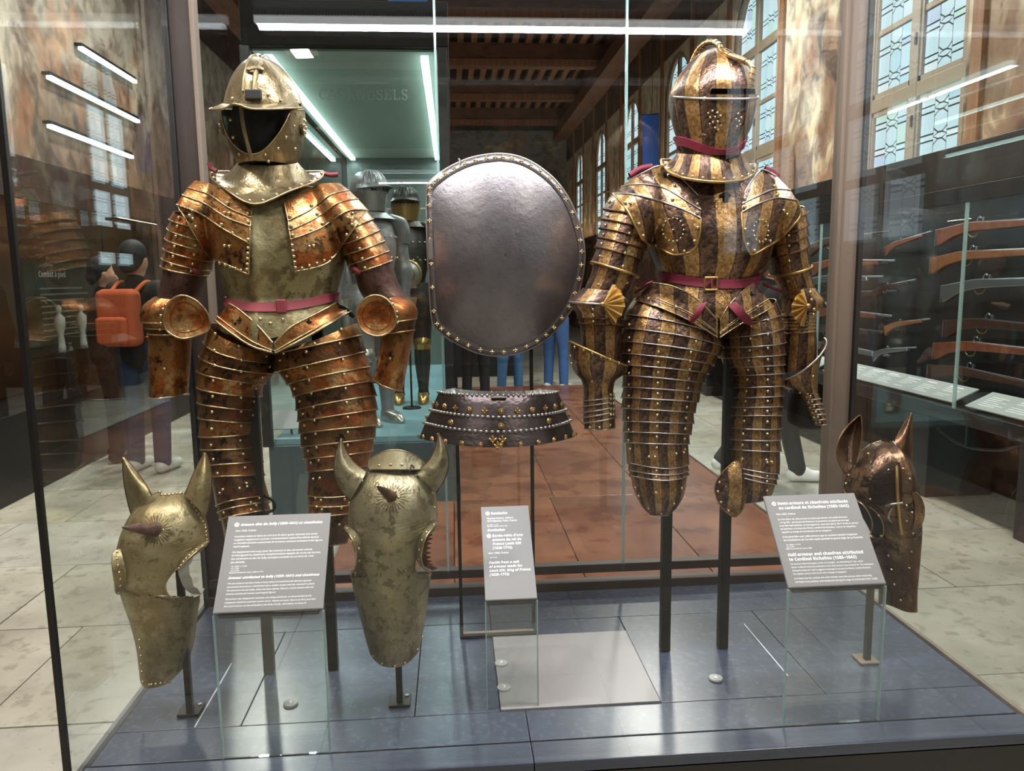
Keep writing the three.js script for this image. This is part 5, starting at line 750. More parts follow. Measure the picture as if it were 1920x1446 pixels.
{
  const z = -1.80, nR = ylim([[1016, 392], [1026, 372], [1036, 357], [1048, 345], [1058, 338], [1068, 334], [1080, 336], [1094, 343], [1106, 352], [1112, 368], [1116, 380]]);
  const row = (y, a, b, bf) => [a, y, b, y, z, bf, bf];
  chanfron({
    label: 'straw coloured brass chanfron with a long sideways horn, leftmost of the horse face plates', st: [row(923, 300, 338, 0.02), row(930, 282, 352, 0.045), row(942, 264, 366, 0.07), row(962, 248, 378, 0.09), row(988, 235, 385, 0.1), row(1012, 227, 388, 0.102), row(1040, 222, 388, 0.1), row(1075, 224, 380, 0.094), row(1115, 234, 374, 0.086), row(1150, 246, 368, 0.078), row(1200, 258, 362, 0.066), row(1240, 263, 352, 0.058), row(1275, 266, 346, 0.054), row(1320, 268, 342, 0.05)], bottom: (u) => 1290 - 34 * Math.min(1, Math.abs(Math.sin(u))) ** 3 - 8 * Math.sin(u),
    u0: -0.4, mat: M.bone, lim: (y) => [null, nR(y)],
    rivets: [...dots([296, 924], [345, 926], 8), ...dots([352, 930], [384, 985], 9), ...dots([385, 990], [387, 1012], 4), ...dots([268, 1279], [280, 1284], 2), ...dots([284, 1283], [318, 1279], 5), ...dots([262, 1200], [266, 1260], 5)],
    ears: [{ l0: [247, 968], l1: [228, 905], tip: [231, 857], r0: [284, 928], r1: [262, 885], z0: z + 0.02, z1: z - 0.02, cup: 0.03, twist: 0.03 }, { l0: [347, 928], l1: [362, 885], tip: [384, 848], r0: [386, 970], r1: [408, 890], z0: z + 0.02, z1: z - 0.03, cup: 0.03 }],
    flanges: [{ pts: [[388, 1015], [362, 1031], [344, 1048], [333, 1066]], dx: 0.012, dz: 0.012, riv: 9, label: 'beaded brow over the eye opening' }, { name: 'torn_lining', pts: [[386, 1018], [360, 1036], [342, 1052], [334, 1068], [338, 1086], [346, 1102], [362, 1113], [378, 1106]], dx: 0.02, dz: -0.012, wave: 0.004, mat: M.cuffCloth, label: 'crumpled pale leather lining around the eye' }, { pts: [[226, 1030], [231, 1048], [236, 1070], [236, 1092], [228, 1112]], dx: -0.022, dz: 0.012, riv: 7, flip: true }],
    spike: { base: [292, 994], tip: [229, 989], dz: 0.075, r: 1.0, mat: M.purple },
    foot: { px: [357, 1336], label: 'dark rod and foot plate behind the leftmost chanfron', top: 0.93 },
  });
}
{
  const z = -1.80, row = (y, a, b, bf) => [a, y, b, y, z, bf, bf];
  const nR = ylim([[980, 822], [988, 808], [998, 796], [1010, 788], [1025, 783], [1045, 783], [1058, 788], [1068, 795], [1075, 806]]), nL = ylim([[984, 650], [990, 658], [1002, 668], [1020, 676], [1040, 678], [1058, 674], [1072, 664], [1080, 655]]);
  chanfron({
    label: 'pale brass chanfron with crescent ear guards and short dark spike, beside the narrow label', st: [row(872, 704, 772, 0.03), row(880, 692, 786, 0.055), row(895, 677, 802, 0.08), row(918, 663, 813, 0.1), row(945, 656, 819, 0.11), row(972, 653, 821, 0.112), row(1000, 654, 818, 0.108), row(1040, 656, 812, 0.1), row(1078, 659, 808, 0.094), row(1110, 665, 804, 0.088), row(1150, 675, 799, 0.08), row(1195, 686, 791, 0.068), row(1225, 694, 784, 0.06), row(1250, 697, 781, 0.056), row(1290, 700, 778, 0.05)], bottom: (u) => 1252 - 30 * Math.min(1, Math.abs(Math.sin(u))) ** 2.6,
    u0: 0.05, mat: M.bone2, keel: 0.003, lim: (y) => [nL(y), nR(y)],
    rivets: [...dots([699, 881], [769, 879], 4), [679, 903], [664, 925], [654, 950], [780, 892], [811, 925], [815, 952], [700, 1230], [716, 1244], [740, 1249], [759, 1243], [783, 1218], [658, 1070], [792, 1195]],
    ears: [{ l0: [657, 938], l1: [606, 895], tip: [640, 821], r0: [688, 884], r1: [652, 868], z0: z + 0.03, z1: z + 0.01, cup: 0.035 }, { l0: [776, 884], l1: [818, 868], tip: [821, 811], r0: [818, 924], r1: [862, 868], z0: z + 0.03, z1: z + 0.01, cup: 0.035 }],
    flanges: [{ pts: [[817, 978], [797, 994], [785, 1015], [781, 1040], [788, 1060], [804, 1072]], dx: 0.012, dz: 0.02, riv: 7 }, { name: 'toothed_rim', pts: [[800, 1000], [790, 1018], [787, 1040], [793, 1058], [808, 1066]], dx: 0.016, dz: 0.004, teeth: 10, mat: M.bronzeDark }, { pts: [[647, 984], [664, 996], [676, 1014], [680, 1036], [676, 1058], [662, 1078]], dx: -0.012, dz: 0.02, riv: 5, flip: true }],
    spike: { base: [734, 932], tip: [707, 912], dz: 0.09, r: 0.82, mat: M.bronzeDark },
    foot: { px: [750, 1319], label: 'dark rod and foot plate under the middle chanfron', top: 0.8 },
    extra: (t) => { const fn = (u, v) => { const x = lerp(690, 796, u), y = 880 - v * 36 * Math.sin(clamp(0.08 + u * 0.88, 0, 1) * Math.PI) ** 0.55; return atZ(x, y, z + 0.03 - 0.06 * v + 0.03 * Math.sin(u * Math.PI)); }; const p = part('poll_plate', surf((u, v) => fn(u, 1 - v), 0, 1, 26, 0, 1, 8, 0.0024), M.bone2, t, 'rounded plate behind the ears'); part('rolled_edge', tube(Array.from({ length: 20 }, (_, i) => fn(i / 19, 1)), 0.002, 40, 5), M.rim, p); for (let k = 0; k < 4; k++) piece('rivet', rivetG, M.rivet, p, fn(0.2 + k * 0.2, 0.25).add(V(0, 0, 0.003)), 0.0036);
      for (const s of [[690, 882], [772, 876]]) part('hinge_hook', tube([atZ(s[0] - 4, s[1] + 8, z + 0.08), atZ(s[0], s[1] - 4, z + 0.07), atZ(s[0] + 4, s[1] + 2, z + 0.08)], 0.0022, 8, 5), M.steelPost, p); },
  });
}
{
  const z = -1.93, row = (y, a, b, bf) => [a, y, b, y, z, bf, bf];
  const nL = ylim([[925, 1575], [932, 1604], [942, 1616], [955, 1625], [970, 1631], [985, 1634], [1000, 1633], [1006, 1628]]);
  chanfron({
    label: 'dark copper chanfron with tall leaf shaped ears, behind the right label', st: [row(827, 1653, 1671, 0.02), row(834, 1636, 1681, 0.045), row(848, 1618, 1692, 0.07), row(870, 1602, 1703, 0.088), row(895, 1591, 1710, 0.096), row(920, 1586, 1714, 0.098), row(950, 1598, 1717, 0.094), row(985, 1618, 1718, 0.086), row(1010, 1630, 1717, 0.08), row(1050, 1643, 1714, 0.07), row(1095, 1651, 1710, 0.062), row(1130, 1651, 1711, 0.06), row(1150, 1652, 1712, 0.058), row(1185, 1655, 1710, 0.052)], bottom: (u) => 1149 - 16 * Math.min(1, Math.abs(Math.sin(u - 0.2))) ** 2.4,
    u0: 0.35, keel: 0.014, mat: M.copper, lim: (y) => [nL(y), null],
    rivets: [[1628, 851], [1602, 875], [1666, 881], [1693, 879], [1706, 898], [1632, 936], [1666, 950], [1700, 948], [1648, 967], [1710, 961], [1700, 977], [1671, 978], [1652, 1005], [1712, 1000], [1666, 1042], [1709, 1034], [1672, 1068], [1705, 1065], [1677, 1096], [1689, 1125], [1585, 891], [1585, 907]].map((p) => [...p, 0.0036]),
    ears: [{ l0: [1584, 888], l1: [1544, 830], tip: [1613, 778], r0: [1606, 868], r1: [1622, 815], z0: z + 0.03, z1: z - 0.02, cup: -0.03 }, { l0: [1677, 828], l1: [1690, 802], tip: [1709, 773], r0: [1708, 874], r1: [1713, 815], z0: z + 0.03, z1: z - 0.03, cup: 0.02 }],
    flanges: [{ pts: [[1600, 932], [1616, 943], [1628, 960], [1634, 980], [1632, 1000]], dx: -0.008, dz: 0.02, flip: true, label: 'copper rim of the near eye opening' }, { pts: [[1710, 922], [1714, 940], [1715, 958], [1714, 978], [1709, 994]], dx: 0.022, dz: 0.006, label: 'round copper rim of the far eye opening' }],
    foot: { px: [1625, 1240], label: 'slim rod on a pale foot plate behind the right glass upright', top: 0.83, pale: true },
    extra: (t, limb, face) => {
      part('eye_lining', surf((u, v) => limb.S(u, limb.tFor(u, lerp(922, 1012, v)), -0.012), -1.6, 0.1, 16, 0, 1, 8, 0.002), M.leatherBlack, t, 'dark leather behind the near eye opening');
      addSheet('forehead_panel', [[[1668, 868], [1672, 866], [1680, 866], [1690, 868]], [[1640, 890], [1665, 888], [1690, 890], [1706, 895]], [[1628, 915], [1660, 914], [1690, 915], [1711, 920]], [[1632, 945], [1660, 948], [1690, 948], [1712, 950]]], (X, Y) => limb.frontZ(X, Y), metal(texCopper, 0.4, 0.6, { color: '#6a5a58' }), t, { off0: 0.004, off1: 0.004, nv: 14, nu: 18, rims: [], rivets: [], label: 'darker raised panel on the forehead' });
      part('gilt_rib', tube([[1681, 872], [1682, 900], [1683, 925], [1685, 955], [1688, 985], [1690, 1000]].map((p) => limb.hit(p[0], p[1], 0.007)), 0.0048, 24, 6), M.gold, face, 'gilt central rib');
      part('staple', [tube([limb.hit(1661, 948, 0.006), limb.hit(1672, 942, 0.018), limb.hit(1692, 941, 0.012)], 0.003, 12, 6), tube([limb.hit(1672, 952, 0.004), limb.hit(1666, 968, 0.014), limb.hit(1672, 978, 0.004)], 0.003, 12, 6)], M.rimSteel, face);
      part('poll_hooks', [tube([atZ(1631, 838, z + 0.05), atZ(1636, 832, z + 0.06), atZ(1640, 842, z + 0.06)], 0.0022, 8, 5), tube([atZ(1674, 828, z + 0.05), atZ(1679, 834, z + 0.06), atZ(1681, 842, z + 0.06)], 0.0022, 8, 5)], M.rimSteel, face);
    },
  });
}

// ================================================================ SHIELD, FAULDS AND THEIR FRAME
{
  const z = -2.17, O = [[50, 190], [85, 150], [150, 105], [240, 65], [330, 47], [400, 45], [480, 62], [560, 105], [640, 175], [705, 275], [748, 400], [762, 500], [748, 620], [705, 740], [640, 832], [570, 895], [480, 940], [380, 958], [280, 945], [180, 900], [110, 852], [72, 795], [58, 600], [49, 400], [47, 260]].map(([x, y]) => [780 + 0.415 * x, 270 + 0.415 * y]);
  const sh = thing('round_shield', 'large polished grey steel shield with brass studded rim, hung upright in the middle', 'shield', atZ(948, 480, z));
  const C = [948, 478], d = dish(O, C, z, 0.055, 20, 0.002, 0, [156, 196]), m = part('disc', d.g, M.steel, sh);
  part('rim_band', surf((u, v) => d.fn(-u * d.n, lerp(0.925, 1, v)).add(V(0, 0, 0.002 + 0.003 * Math.sin(v * Math.PI))), 1, 0, 96, 1, 0, 4, 0.001, (p) => [p.x * 2.6, p.y * 2.6]), M.steelRim ??= metal(texSteel, 0.3, 0.85, { color: '#d8d2cc' }), sh);
  part('rolled_edge', tube(d.rim, 0.003, 120, 6), M.rimSteel, sh);
  for (let k = 0; k < 46; k++) { const p = d.fn(k / 46 * d.n, 0.962).add(V(0, 0, 0.005)); const cl = [rivetG.clone().scale(0.0032, 0.0032, 0.0032), ...[0, 1, 2, 3].map((q) => rivetG.clone().scale(0.0026, 0.0026, 0.0024).translate(0.0042 * Math.cos(q * 1.57), 0.0042 * Math.sin(q * 1.57), 0))]; M.studG ??= merge(cl); piece('stud', M.studG, M.rivet, sh, p, 1); }
  for (const [x, y] of [[856, 431], [1041, 413], [859, 538], [1040, 546]]) { const u = 0, p = atZ(x, y, z + 0.05); const dx = (x - C[0]) / 145, dy = (y - C[1]) / 185; p.copy(atZ(x, y, z + 0.055 * (1 - dx * dx - dy * dy) + 0.0015)); piece('pin_hole', rivetG, M.lining, sh, p, 0.002); }
  part('handle_plate', rbox(-0.006, 0.006, -0.03, 0.03, -0.002, 0.006, 0.002).translate(...d.fn(22.6, 0.96).add(V(0, 0, 0.004)).toArray()), M.steelRim, sh);
  // faulds
  const fz = -2.13, R = (y0, x0, y1, x1, b) => [x0, y0, x1, y1, fz, b, b * 0.9];
  const fa = new Limb([[824, 733, 1044, 733, fz, 0.085], [819, 748, 1050, 748, fz, 0.1], [812, 768, 1056, 768, fz, 0.112], [803, 788, 1063, 788, fz, 0.122], [794, 812, 1070, 808, fz, 0.132], [791, 826, 1073, 822, fz, 0.136], [790, 838, 1073, 834, fz, 0.136]], { uk: 0.3, us: 2.6 });
  const T = thing('faulds', 'three tiered steel hip guard with scalloped silver edges and brass bosses, below the shield', 'armour', V(0.1, 0.9, fz));
  M.darkSteel = metal(texSteel, 0.32, 0.8, { color: '#7d706c' });
  const tiers = [[[735, 742, 735], [770, 783, 770]], [[768, 781, 768], [794, 810, 790]], [[792, 808, 788], [822, 838, 818]]];
  tiers.forEach(([a, b], k) => {
    const pl = addPlate('tier', fa, a, b, M.darkSteel, T, { ua: -1.75, ub: 1.75, nu: 60, nv: 6, off0: 0.001 + 0.002 * k, off1: 0.004 + 0.002 * k, rim: 0 });
    const f = edge(b), q = []; for (let i = 0; i < 44; i++) { const u = -1.6 + i * 3.2 / 43; q.push(fa.S(u, fa.tFor(u, f(u) - 1.5), 0.008 + 0.002 * k)); }
    if (k < 2) part('scalloped_edge', q.map((p) => new THREE.SphereGeometry(0.0052, 8, 6).scale(1, 0.8, 0.5).translate(p.x, p.y, p.z)), M.rimSteel, pl, 'silver scalloped edging');
    for (let i = 0; i < 13; i++) { const u = -1.45 + i * 2.9 / 12, yy = k === 0 ? f(u) - 12 : k === 1 ? f(u) - 12 : f(u) - 5, p = fa.S(u, fa.tFor(u, yy), 0.007 + 0.003 * k); if (k === 1 && i % 3) continue;
      const fl = k === 0 && i % 2, g = fl ? (M.lilyG ??= merge([rivetG.clone().scale(0.0028, 0.007, 0.003).translate(0, 0.003, 0), rivetG.clone().scale(0.0028, 0.005, 0.003).rotateZ(0.8).translate(-0.0048, 0, 0), rivetG.clone().scale(0.0028, 0.005, 0.003).rotateZ(-0.8).translate(0.0048, 0, 0), rivetG.clone().scale(0.005, 0.0016, 0.003).translate(0, -0.004, 0), rivetG.clone().scale(0.002, 0.004, 0.003).translate(0, -0.007, 0)])) : (M.bossG ??= merge([new THREE.CylinderGeometry(0.007, 0.0085, 0.003, 14).rotateX(Math.PI / 2), rivetG.clone().scale(0.0042, 0.0042, 0.004).translate(0, 0, 0.001), ...Array.from({ length: 7 }, (_, q2) => rivetG.clone().scale(0.0014, 0.0014, 0.002).translate(0.0065 * Math.cos(q2 * 0.9), 0.0065 * Math.sin(q2 * 0.9), 0.0015))]));
      piece(fl ? 'lily_boss' : 'rosette_boss', g, M.gold, pl, p, k === 2 ? 0.85 : 1, [0, u, 0]); }
    if (k === 2) for (const [x, y] of [[924, 823], [942, 823], [933, 834]]) piece('lily_boss', M.lilyG, M.gold, pl, fa.hit(x, y, 0.011), 1.25);
  });
  const q0 = Array.from({ length: 36 }, (_, i) => { const u = -1.5 + i * 3 / 35; return fa.S(u, fa.tFor(u, 735), 0.003); });
  part('top_beading', q0.map((p) => new THREE.SphereGeometry(0.0042, 8, 6).translate(p.x, p.y, p.z)), M.rimSteel, T, 'beaded upper edge');
  part('waist_lip', surf((u, v) => { const p = fa.S(u, 0.05, -0.001); const c = V(0.107, p.y + 0.002, fz); return p.lerp(c, v * 0.3).add(V(0, 0.006 * v, 0)); }, -1.6, 1.6, 40, 0, 1, 3, 0.0015), M.steelRim, T);
  part('buckle_notch', [rbox(-0.02, 0.02, -0.002, 0.001, -0.006, 0.006, 0.001), rbox(-0.021, -0.017, -0.002, 0.016, -0.004, 0.004, 0.001), rbox(0.017, 0.021, -0.002, 0.016, -0.004, 0.004, 0.001)].map((g) => g.translate(...fa.hit(935, 744, 0.006).toArray())), M.rimSteel, T);
  // frame
  const a = atY(866, 1196, PT), b = atY(1006, 1192, PT), F = thing('metal_stand', 'slim dark rectangular floor frame whose two uprights carry the shield and faulds', 'stand', V((a.x + b.x) / 2, PT, a.z));
  for (const p of [a, b]) part('upright', rbox(p.x - 0.005, p.x + 0.005, PT, 1.42, -2.185, -2.172, 0.001), M.steelPost, F);
  part('base_bar', [rbox(a.x - 0.005, b.x + 0.005, PT, PT + 0.008, a.z - 0.008, a.z + 0.008, 0.001), rbox(a.x - 0.005, a.x + 0.005, PT, PT + 0.008, -2.185, a.z, 0.001), rbox(b.x - 0.005, b.x + 0.005, PT, PT + 0.008, -2.185, a.z, 0.001)], M.steelPost, F);
  part('base_plate', rbox(a.x + 0.004, b.x - 0.004, PT, PT + 0.004, a.z - 0.03, a.z - 0.008, 0.001), M.postPale, F);
  part('shield_rest', [rod(V(a.x, 1.395, -2.178), V(b.x, 1.395, -2.178), 0.006), rod(V(a.x, 1.13, -2.178), V(b.x, 1.13, -2.178), 0.006)], M.steelPost, F);
  for (const [x, y] of [[860, 300], [986, 301]]) part('hook', tube([atZ(x, y + 6, z - 0.01), atZ(x, y - 2, z - 0.002), atZ(x + 2, y + 2, z + 0.006), atZ(x + 1, y + 9, z + 0.008)], 0.0025, 10, 5), M.rimSteel, F);
  part('hanger_arm', [rod(V(a.x, 1.41, -2.178), atZ(860, 305, z - 0.01), 0.004), rod(V(b.x, 1.41, -2.178), atZ(986, 306, z - 0.01), 0.004)], M.steelPost, F);
}

// ================================================================ CASES AND VISITORS IN THE HALL
const atX = (x, y, X) => { const d = ray(x, y); d.multiplyScalar(X / d.x); d.y += EYE; return d; };
// ---- tall lit case behind, with its own armours
M.caseFloor = std({ color: '#6d8b95', roughness: 0.35 }); M.caseBack = std({ color: '#56605c', roughness: 0.7 }); M.tealGlass = new THREE.MeshPhysicalMaterial({ color: '#eff8f6', transmission: 1, thickness: 0, roughness: 0, ior: 1.52, side: THREE.DoubleSide });
{
  const X0 = -1.2, X1 = -0.03, Z0 = -4.93, Z1 = -9.2, Y0 = 0.0, Y1 = 3.0;
  const c = thing('tall_display_case', 'tall black framed glass case with bright roof strips standing behind the left suit', 'display case', V((X0 + X1) / 2, Y0, (Z0 + Z1) / 2));
  part('base', rbox(X0, X1, Y0, 0.5, Z1, Z0, 0.005), std({ color: '#33444a', roughness: 0.35 }), c);
  part('case_floor', rbox(X0 + 0.03, X1 - 0.03, 0.5, 0.54, Z1 + 0.03, Z0 - 0.03, 0.003), M.caseFloor, c);
  part('roof', rbox(X0 - 0.02, X1 + 0.04, Y1 - 0.06, Y1 + 0.2, Z1, Z0 + 0.03, 0.01), M.blackMatte, c);
  part('roof_lining', box(X0 + 0.03, X1 - 0.03, Y1 - 0.075, Y1 - 0.062, Z1 + 0.03, Z0 - 0.03), std({ color: '#9aa69c', roughness: 0.6 }), c, 'pale lining under the case roof');
  for (const x of [-1.09, -0.14]) areaLight(V(x, 2.8, -7.05), V(x, 5, -7.05), 0.05, 4.1, new THREE.Color(0.9, 1, 0.97), 5);
  for (const [x, z] of [[X0, Z0], [X1, Z0], [X0, Z1], [X1, Z1]]) part('corner_post', rbox(x - 0.03, x + 0.03, 0.5, Y1 - 0.06, z - 0.03, z + 0.03, 0.004), M.black, c);
  part('front_glass', new THREE.PlaneGeometry(X1 - X0 - 0.06, Y1 - 0.56).translate((X0 + X1) / 2, (Y1 + 0.44) / 2, Z0), M.tealGlass, c);
  for (const x of [X0, X1]) part('side_glass', new THREE.PlaneGeometry(Z0 - Z1 - 0.06, Y1 - 0.56).rotateY(Math.PI / 2).translate(x, (Y1 + 0.44) / 2, (Z0 + Z1) / 2), M.tealGlass, c);
  part('back_panel', rbox(X0 + 0.03, X1 - 0.03, 0.54, Y1 - 0.08, Z1 + 0.02, Z1 + 0.06, 0.003), M.caseBack, c);
  for (const x of [-1.09, -0.14]) part('led_strip', box(x - 0.025, x + 0.025, 2.895, 2.935, Z1 + 0.1, Z0 - 0.1), M.ledCool, c, 'bright light strip under the case roof');
  part('cross_rail', [rbox(X0, X1, 2.18, 2.2, -7.3, -7.26, 0.003), rbox(X0, X1, 2.06, 2.075, -7.3, -7.26, 0.003)], M.rimSteel, c, 'pair of thin steel rails across the case');
  const lp = part('lettered_pane', new THREE.PlaneGeometry(1.0, 0.5).translate(-0.62, 2.66, -5.3), M.tealGlass, c, 'glass pane with faint grey lettering');
  part('panel_lettering', new THREE.PlaneGeometry(0.62, 0.36).translate(-0.55, 2.66, -5.295), std({ roughness: 0.7, transparent: true, map: canvasTex(1024, 594, (g, W, H) => { g.clearRect(0, 0, W, H); g.fillStyle = 'rgba(150,158,148,0.8)'; g.textAlign = 'center'; g.font = '150px serif'; g.fillText('CARROUSELS', W / 2, 200); }) }), lp);
}
// ---- standing armours inside it
M.silver = metal(texSteel, 0.36, 0.55, { color: '#f0f1f2' }); M.darkPlate = metal(texSteel, 0.35, 0.6, { color: '#6d6862' });
function standingArmour(label, at, plateM, trimM) {
  const t = thing('standing_armour', label, 'armour', at, 'armours inside the tall lit case');
  const ring = (pts, nu = 26) => { const L = (k) => cr1(pts, k), n = pts.length - 1; return surf((u, v) => { const r = L(v * n); return V(at.x + r[0] + r[2] * Math.sin(u), at.y + r[1], at.z + (r[4] ?? 0) + r[3] * Math.cos(u)); }, -Math.PI, Math.PI, nu, 0, 1, pts.length * 4, 0.003, (p) => [p.x * 3, p.y * 3]); };
  const hel = part('helmet', ring([[0, 1.75, 0.01, 0.02], [0, 1.735, 0.06, 0.08], [0, 1.69, 0.1, 0.125], [0, 1.62, 0.115, 0.14], [0, 1.55, 0.105, 0.13], [0, 1.49, 0.085, 0.1], [0, 1.46, 0.1, 0.11]]), plateM, t);
  for (let k = 0; k < 9; k++) { const a = -1.1 + k * 0.27; part('embossed_feather', tube(Array.from({ length: 7 }, (_, i) => { const v = i / 6; return V(at.x + Math.sin(a) * (0.03 + 0.09 * Math.sin(v * 1.6)), at.y + 1.745 - 0.16 * v * v, at.z + 0.01 + Math.cos(a) * (0.04 + 0.102 * Math.sin(v * 1.6))); }), 0.0032, 14, 5), plateM, hel); }
  part('visor_peak', surf((u, v) => V(at.x + Math.sin(u) * (0.112 + 0.012 * v), at.y + 1.645 - 0.03 * v + 0.01 * Math.cos(u), at.z + Math.cos(u) * (0.135 + 0.1 * v * Math.max(0, Math.cos(u)) ** 0.5)), -1.4, 1.4, 20, 0, 1, 4, 0.004), plateM, hel); part('cheek_piece', surf((u, v) => V(at.x + Math.sin(u) * lerp(0.122, 0.098, v), at.y + lerp(1.6, 1.47, v), at.z + Math.cos(u) * lerp(0.15, 0.13, v)), -1.5, 1.5, 20, 0, 1, 6, 0.004), trimM, hel); part('eye_slot', box(at.x - 0.07, at.x + 0.07, at.y + 1.602, at.y + 1.618, at.z + 0.12, at.z + 0.137), M.lining, hel);
  part('gorget', ring([[0, 1.48, 0.09, 0.1], [0, 1.45, 0.13, 0.14], [0, 1.42, 0.19, 0.17]]), plateM, t);
  part('breastplate', ring([[0, 1.44, 0.1, 0.1], [0, 1.38, 0.17, 0.13], [0, 1.25, 0.19, 0.16], [0, 1.1, 0.165, 0.15], [0, 0.99, 0.14, 0.12], [0, 0.94, 0.17, 0.14]]), plateM, t);
  for (const s of [-1, 1]) {
    part('pauldron', ring([[s * 0.15, 1.46, 0.04, 0.06], [s * 0.2, 1.43, 0.09, 0.1], [s * 0.24, 1.35, 0.085, 0.1], [s * 0.255, 1.26, 0.07, 0.08]]), plateM, t);
    part('arm_plate', ring([[s * 0.25, 1.29, 0.06, 0.062], [s * 0.275, 1.15, 0.055, 0.058], [s * 0.285, 1.08, 0.062, 0.066], [s * 0.285, 1.0, 0.05, 0.055], [s * 0.28, 0.84, 0.045, 0.045, 0.06]]), plateM, t);
    part('gauntlet', ring([[s * 0.28, 0.88, 0.058, 0.058, 0.06], [s * 0.275, 0.8, 0.045, 0.04, 0.07], [s * 0.27, 0.7, 0.04, 0.035, 0.08], [s * 0.27, 0.67, 0.02, 0.02, 0.08]]), trimM, t);
    part('tasset', ring([[s * 0.09, 0.98, 0.09, 0.12], [s * 0.1, 0.86, 0.115, 0.125], [s * 0.105, 0.7, 0.1, 0.11]]), plateM, t);
    part('cuisse', ring([[s * 0.1, 0.75, 0.09, 0.095], [s * 0.1, 0.6, 0.08, 0.085], [s * 0.1, 0.5, 0.072, 0.085]]), plateM, t);
    part('poleyn', ring([[s * 0.1, 0.54, 0.07, 0.085], [s * 0.1, 0.49, 0.076, 0.1], [s * 0.1, 0.44, 0.066, 0.08]]), trimM, t);
    part('greave', ring([[s * 0.1, 0.46, 0.062, 0.07], [s * 0.1, 0.34, 0.066, 0.07], [s * 0.1, 0.12, 0.043, 0.05], [s * 0.1, 0.06, 0.05, 0.055]]), plateM, t);
    part('sabaton', ring([[s * 0.1, 0.085, 0.035, 0.05, 0.0], [s * 0.1, 0.06, 0.045, 0.1, 0.04], [s * 0.1, 0.02, 0.048, 0.13, 0.05], [s * 0.1, 0.0, 0.045, 0.125, 0.05]]), trimM, t);
  }
  for (let k = 0; k < 18; k++) piece('rivet', rivetG, M.rimSteel, t, V(at.x + 0.19 * Math.sin(-1.2 + (k % 9) * 0.3), at.y + (k < 9 ? 1.3 : 1.16), at.z + 0.165 * Math.cos(-1.2 + (k % 9) * 0.3)), 0.008);
  return t;
}
const silverA = standingArmour('silver standing armour with feather embossed helmet behind the left suit shoulder', V(-0.56, 0.54, -5.45), M.silver, M.rimSteel); silverA.rotation.y = 0.75;
standingArmour('dark standing armour with brass hands and feet, further back in the lit case', V(-0.36, 0.54, -6.35), M.darkPlate, M.gold);
standingArmour('third standing armour, grey, deepest of those in the lit case', V(-0.72, 0.54, -7.7), M.silver, M.darkPlate);
{ // gold rimmed round shield
  const p = atZ(764, 514, -6.0), t = thing('small_round_shield', 'small domed steel shield with broad gold rim, inside the lit case', 'shield', V(p.x, 0.54, p.z));
  const g = new THREE.LatheGeometry([[0.001, 0.05], [0.04, 0.046], [0.075, 0.03], [0.1, 0.0]].map((q) => new THREE.Vector2(...q)), 36).rotateX(Math.PI / 2).translate(p.x, p.y, p.z); part('disc', g, M.silver, t);
  part('gold_rim', new THREE.TorusGeometry(0.1, 0.012, 8, 40).translate(p.x, p.y, p.z), M.gold, t); part('gold_band', new THREE.TorusGeometry(0.055, 0.004, 6, 30).translate(p.x, p.y, p.z + 0.042), M.gold, t); part('boss', new THREE.SphereGeometry(0.014, 12, 8).translate(p.x, p.y, p.z + 0.05), M.gold, t);
  part('stem', rod(V(p.x, 0.54, p.z - 0.03), V(p.x, p.y, p.z - 0.03), 0.008), M.steelPost, t); part('foot', new THREE.CylinderGeometry(0.07, 0.075, 0.012, 24).translate(p.x, 0.546, p.z - 0.03), M.steelPost, t);
}
{ const p = V(-0.3, 0.54, -5.2), t = thing('case_label', 'small tilted grey label plate on the floor of the lit case', 'label', p); const q = atZ(545, 800, -5.1); p.copy(V(q.x, 0.54, -5.1)); part('plate', new THREE.BoxGeometry(0.22, 0.008, 0.16).rotateX(0.7).translate(q.x, 0.64, -5.1), M.signGrey, t); part('stem', rod(V(q.x, 0.54, -5.12), V(q.x, 0.63, -5.12), 0.008), M.steelPost, t); }

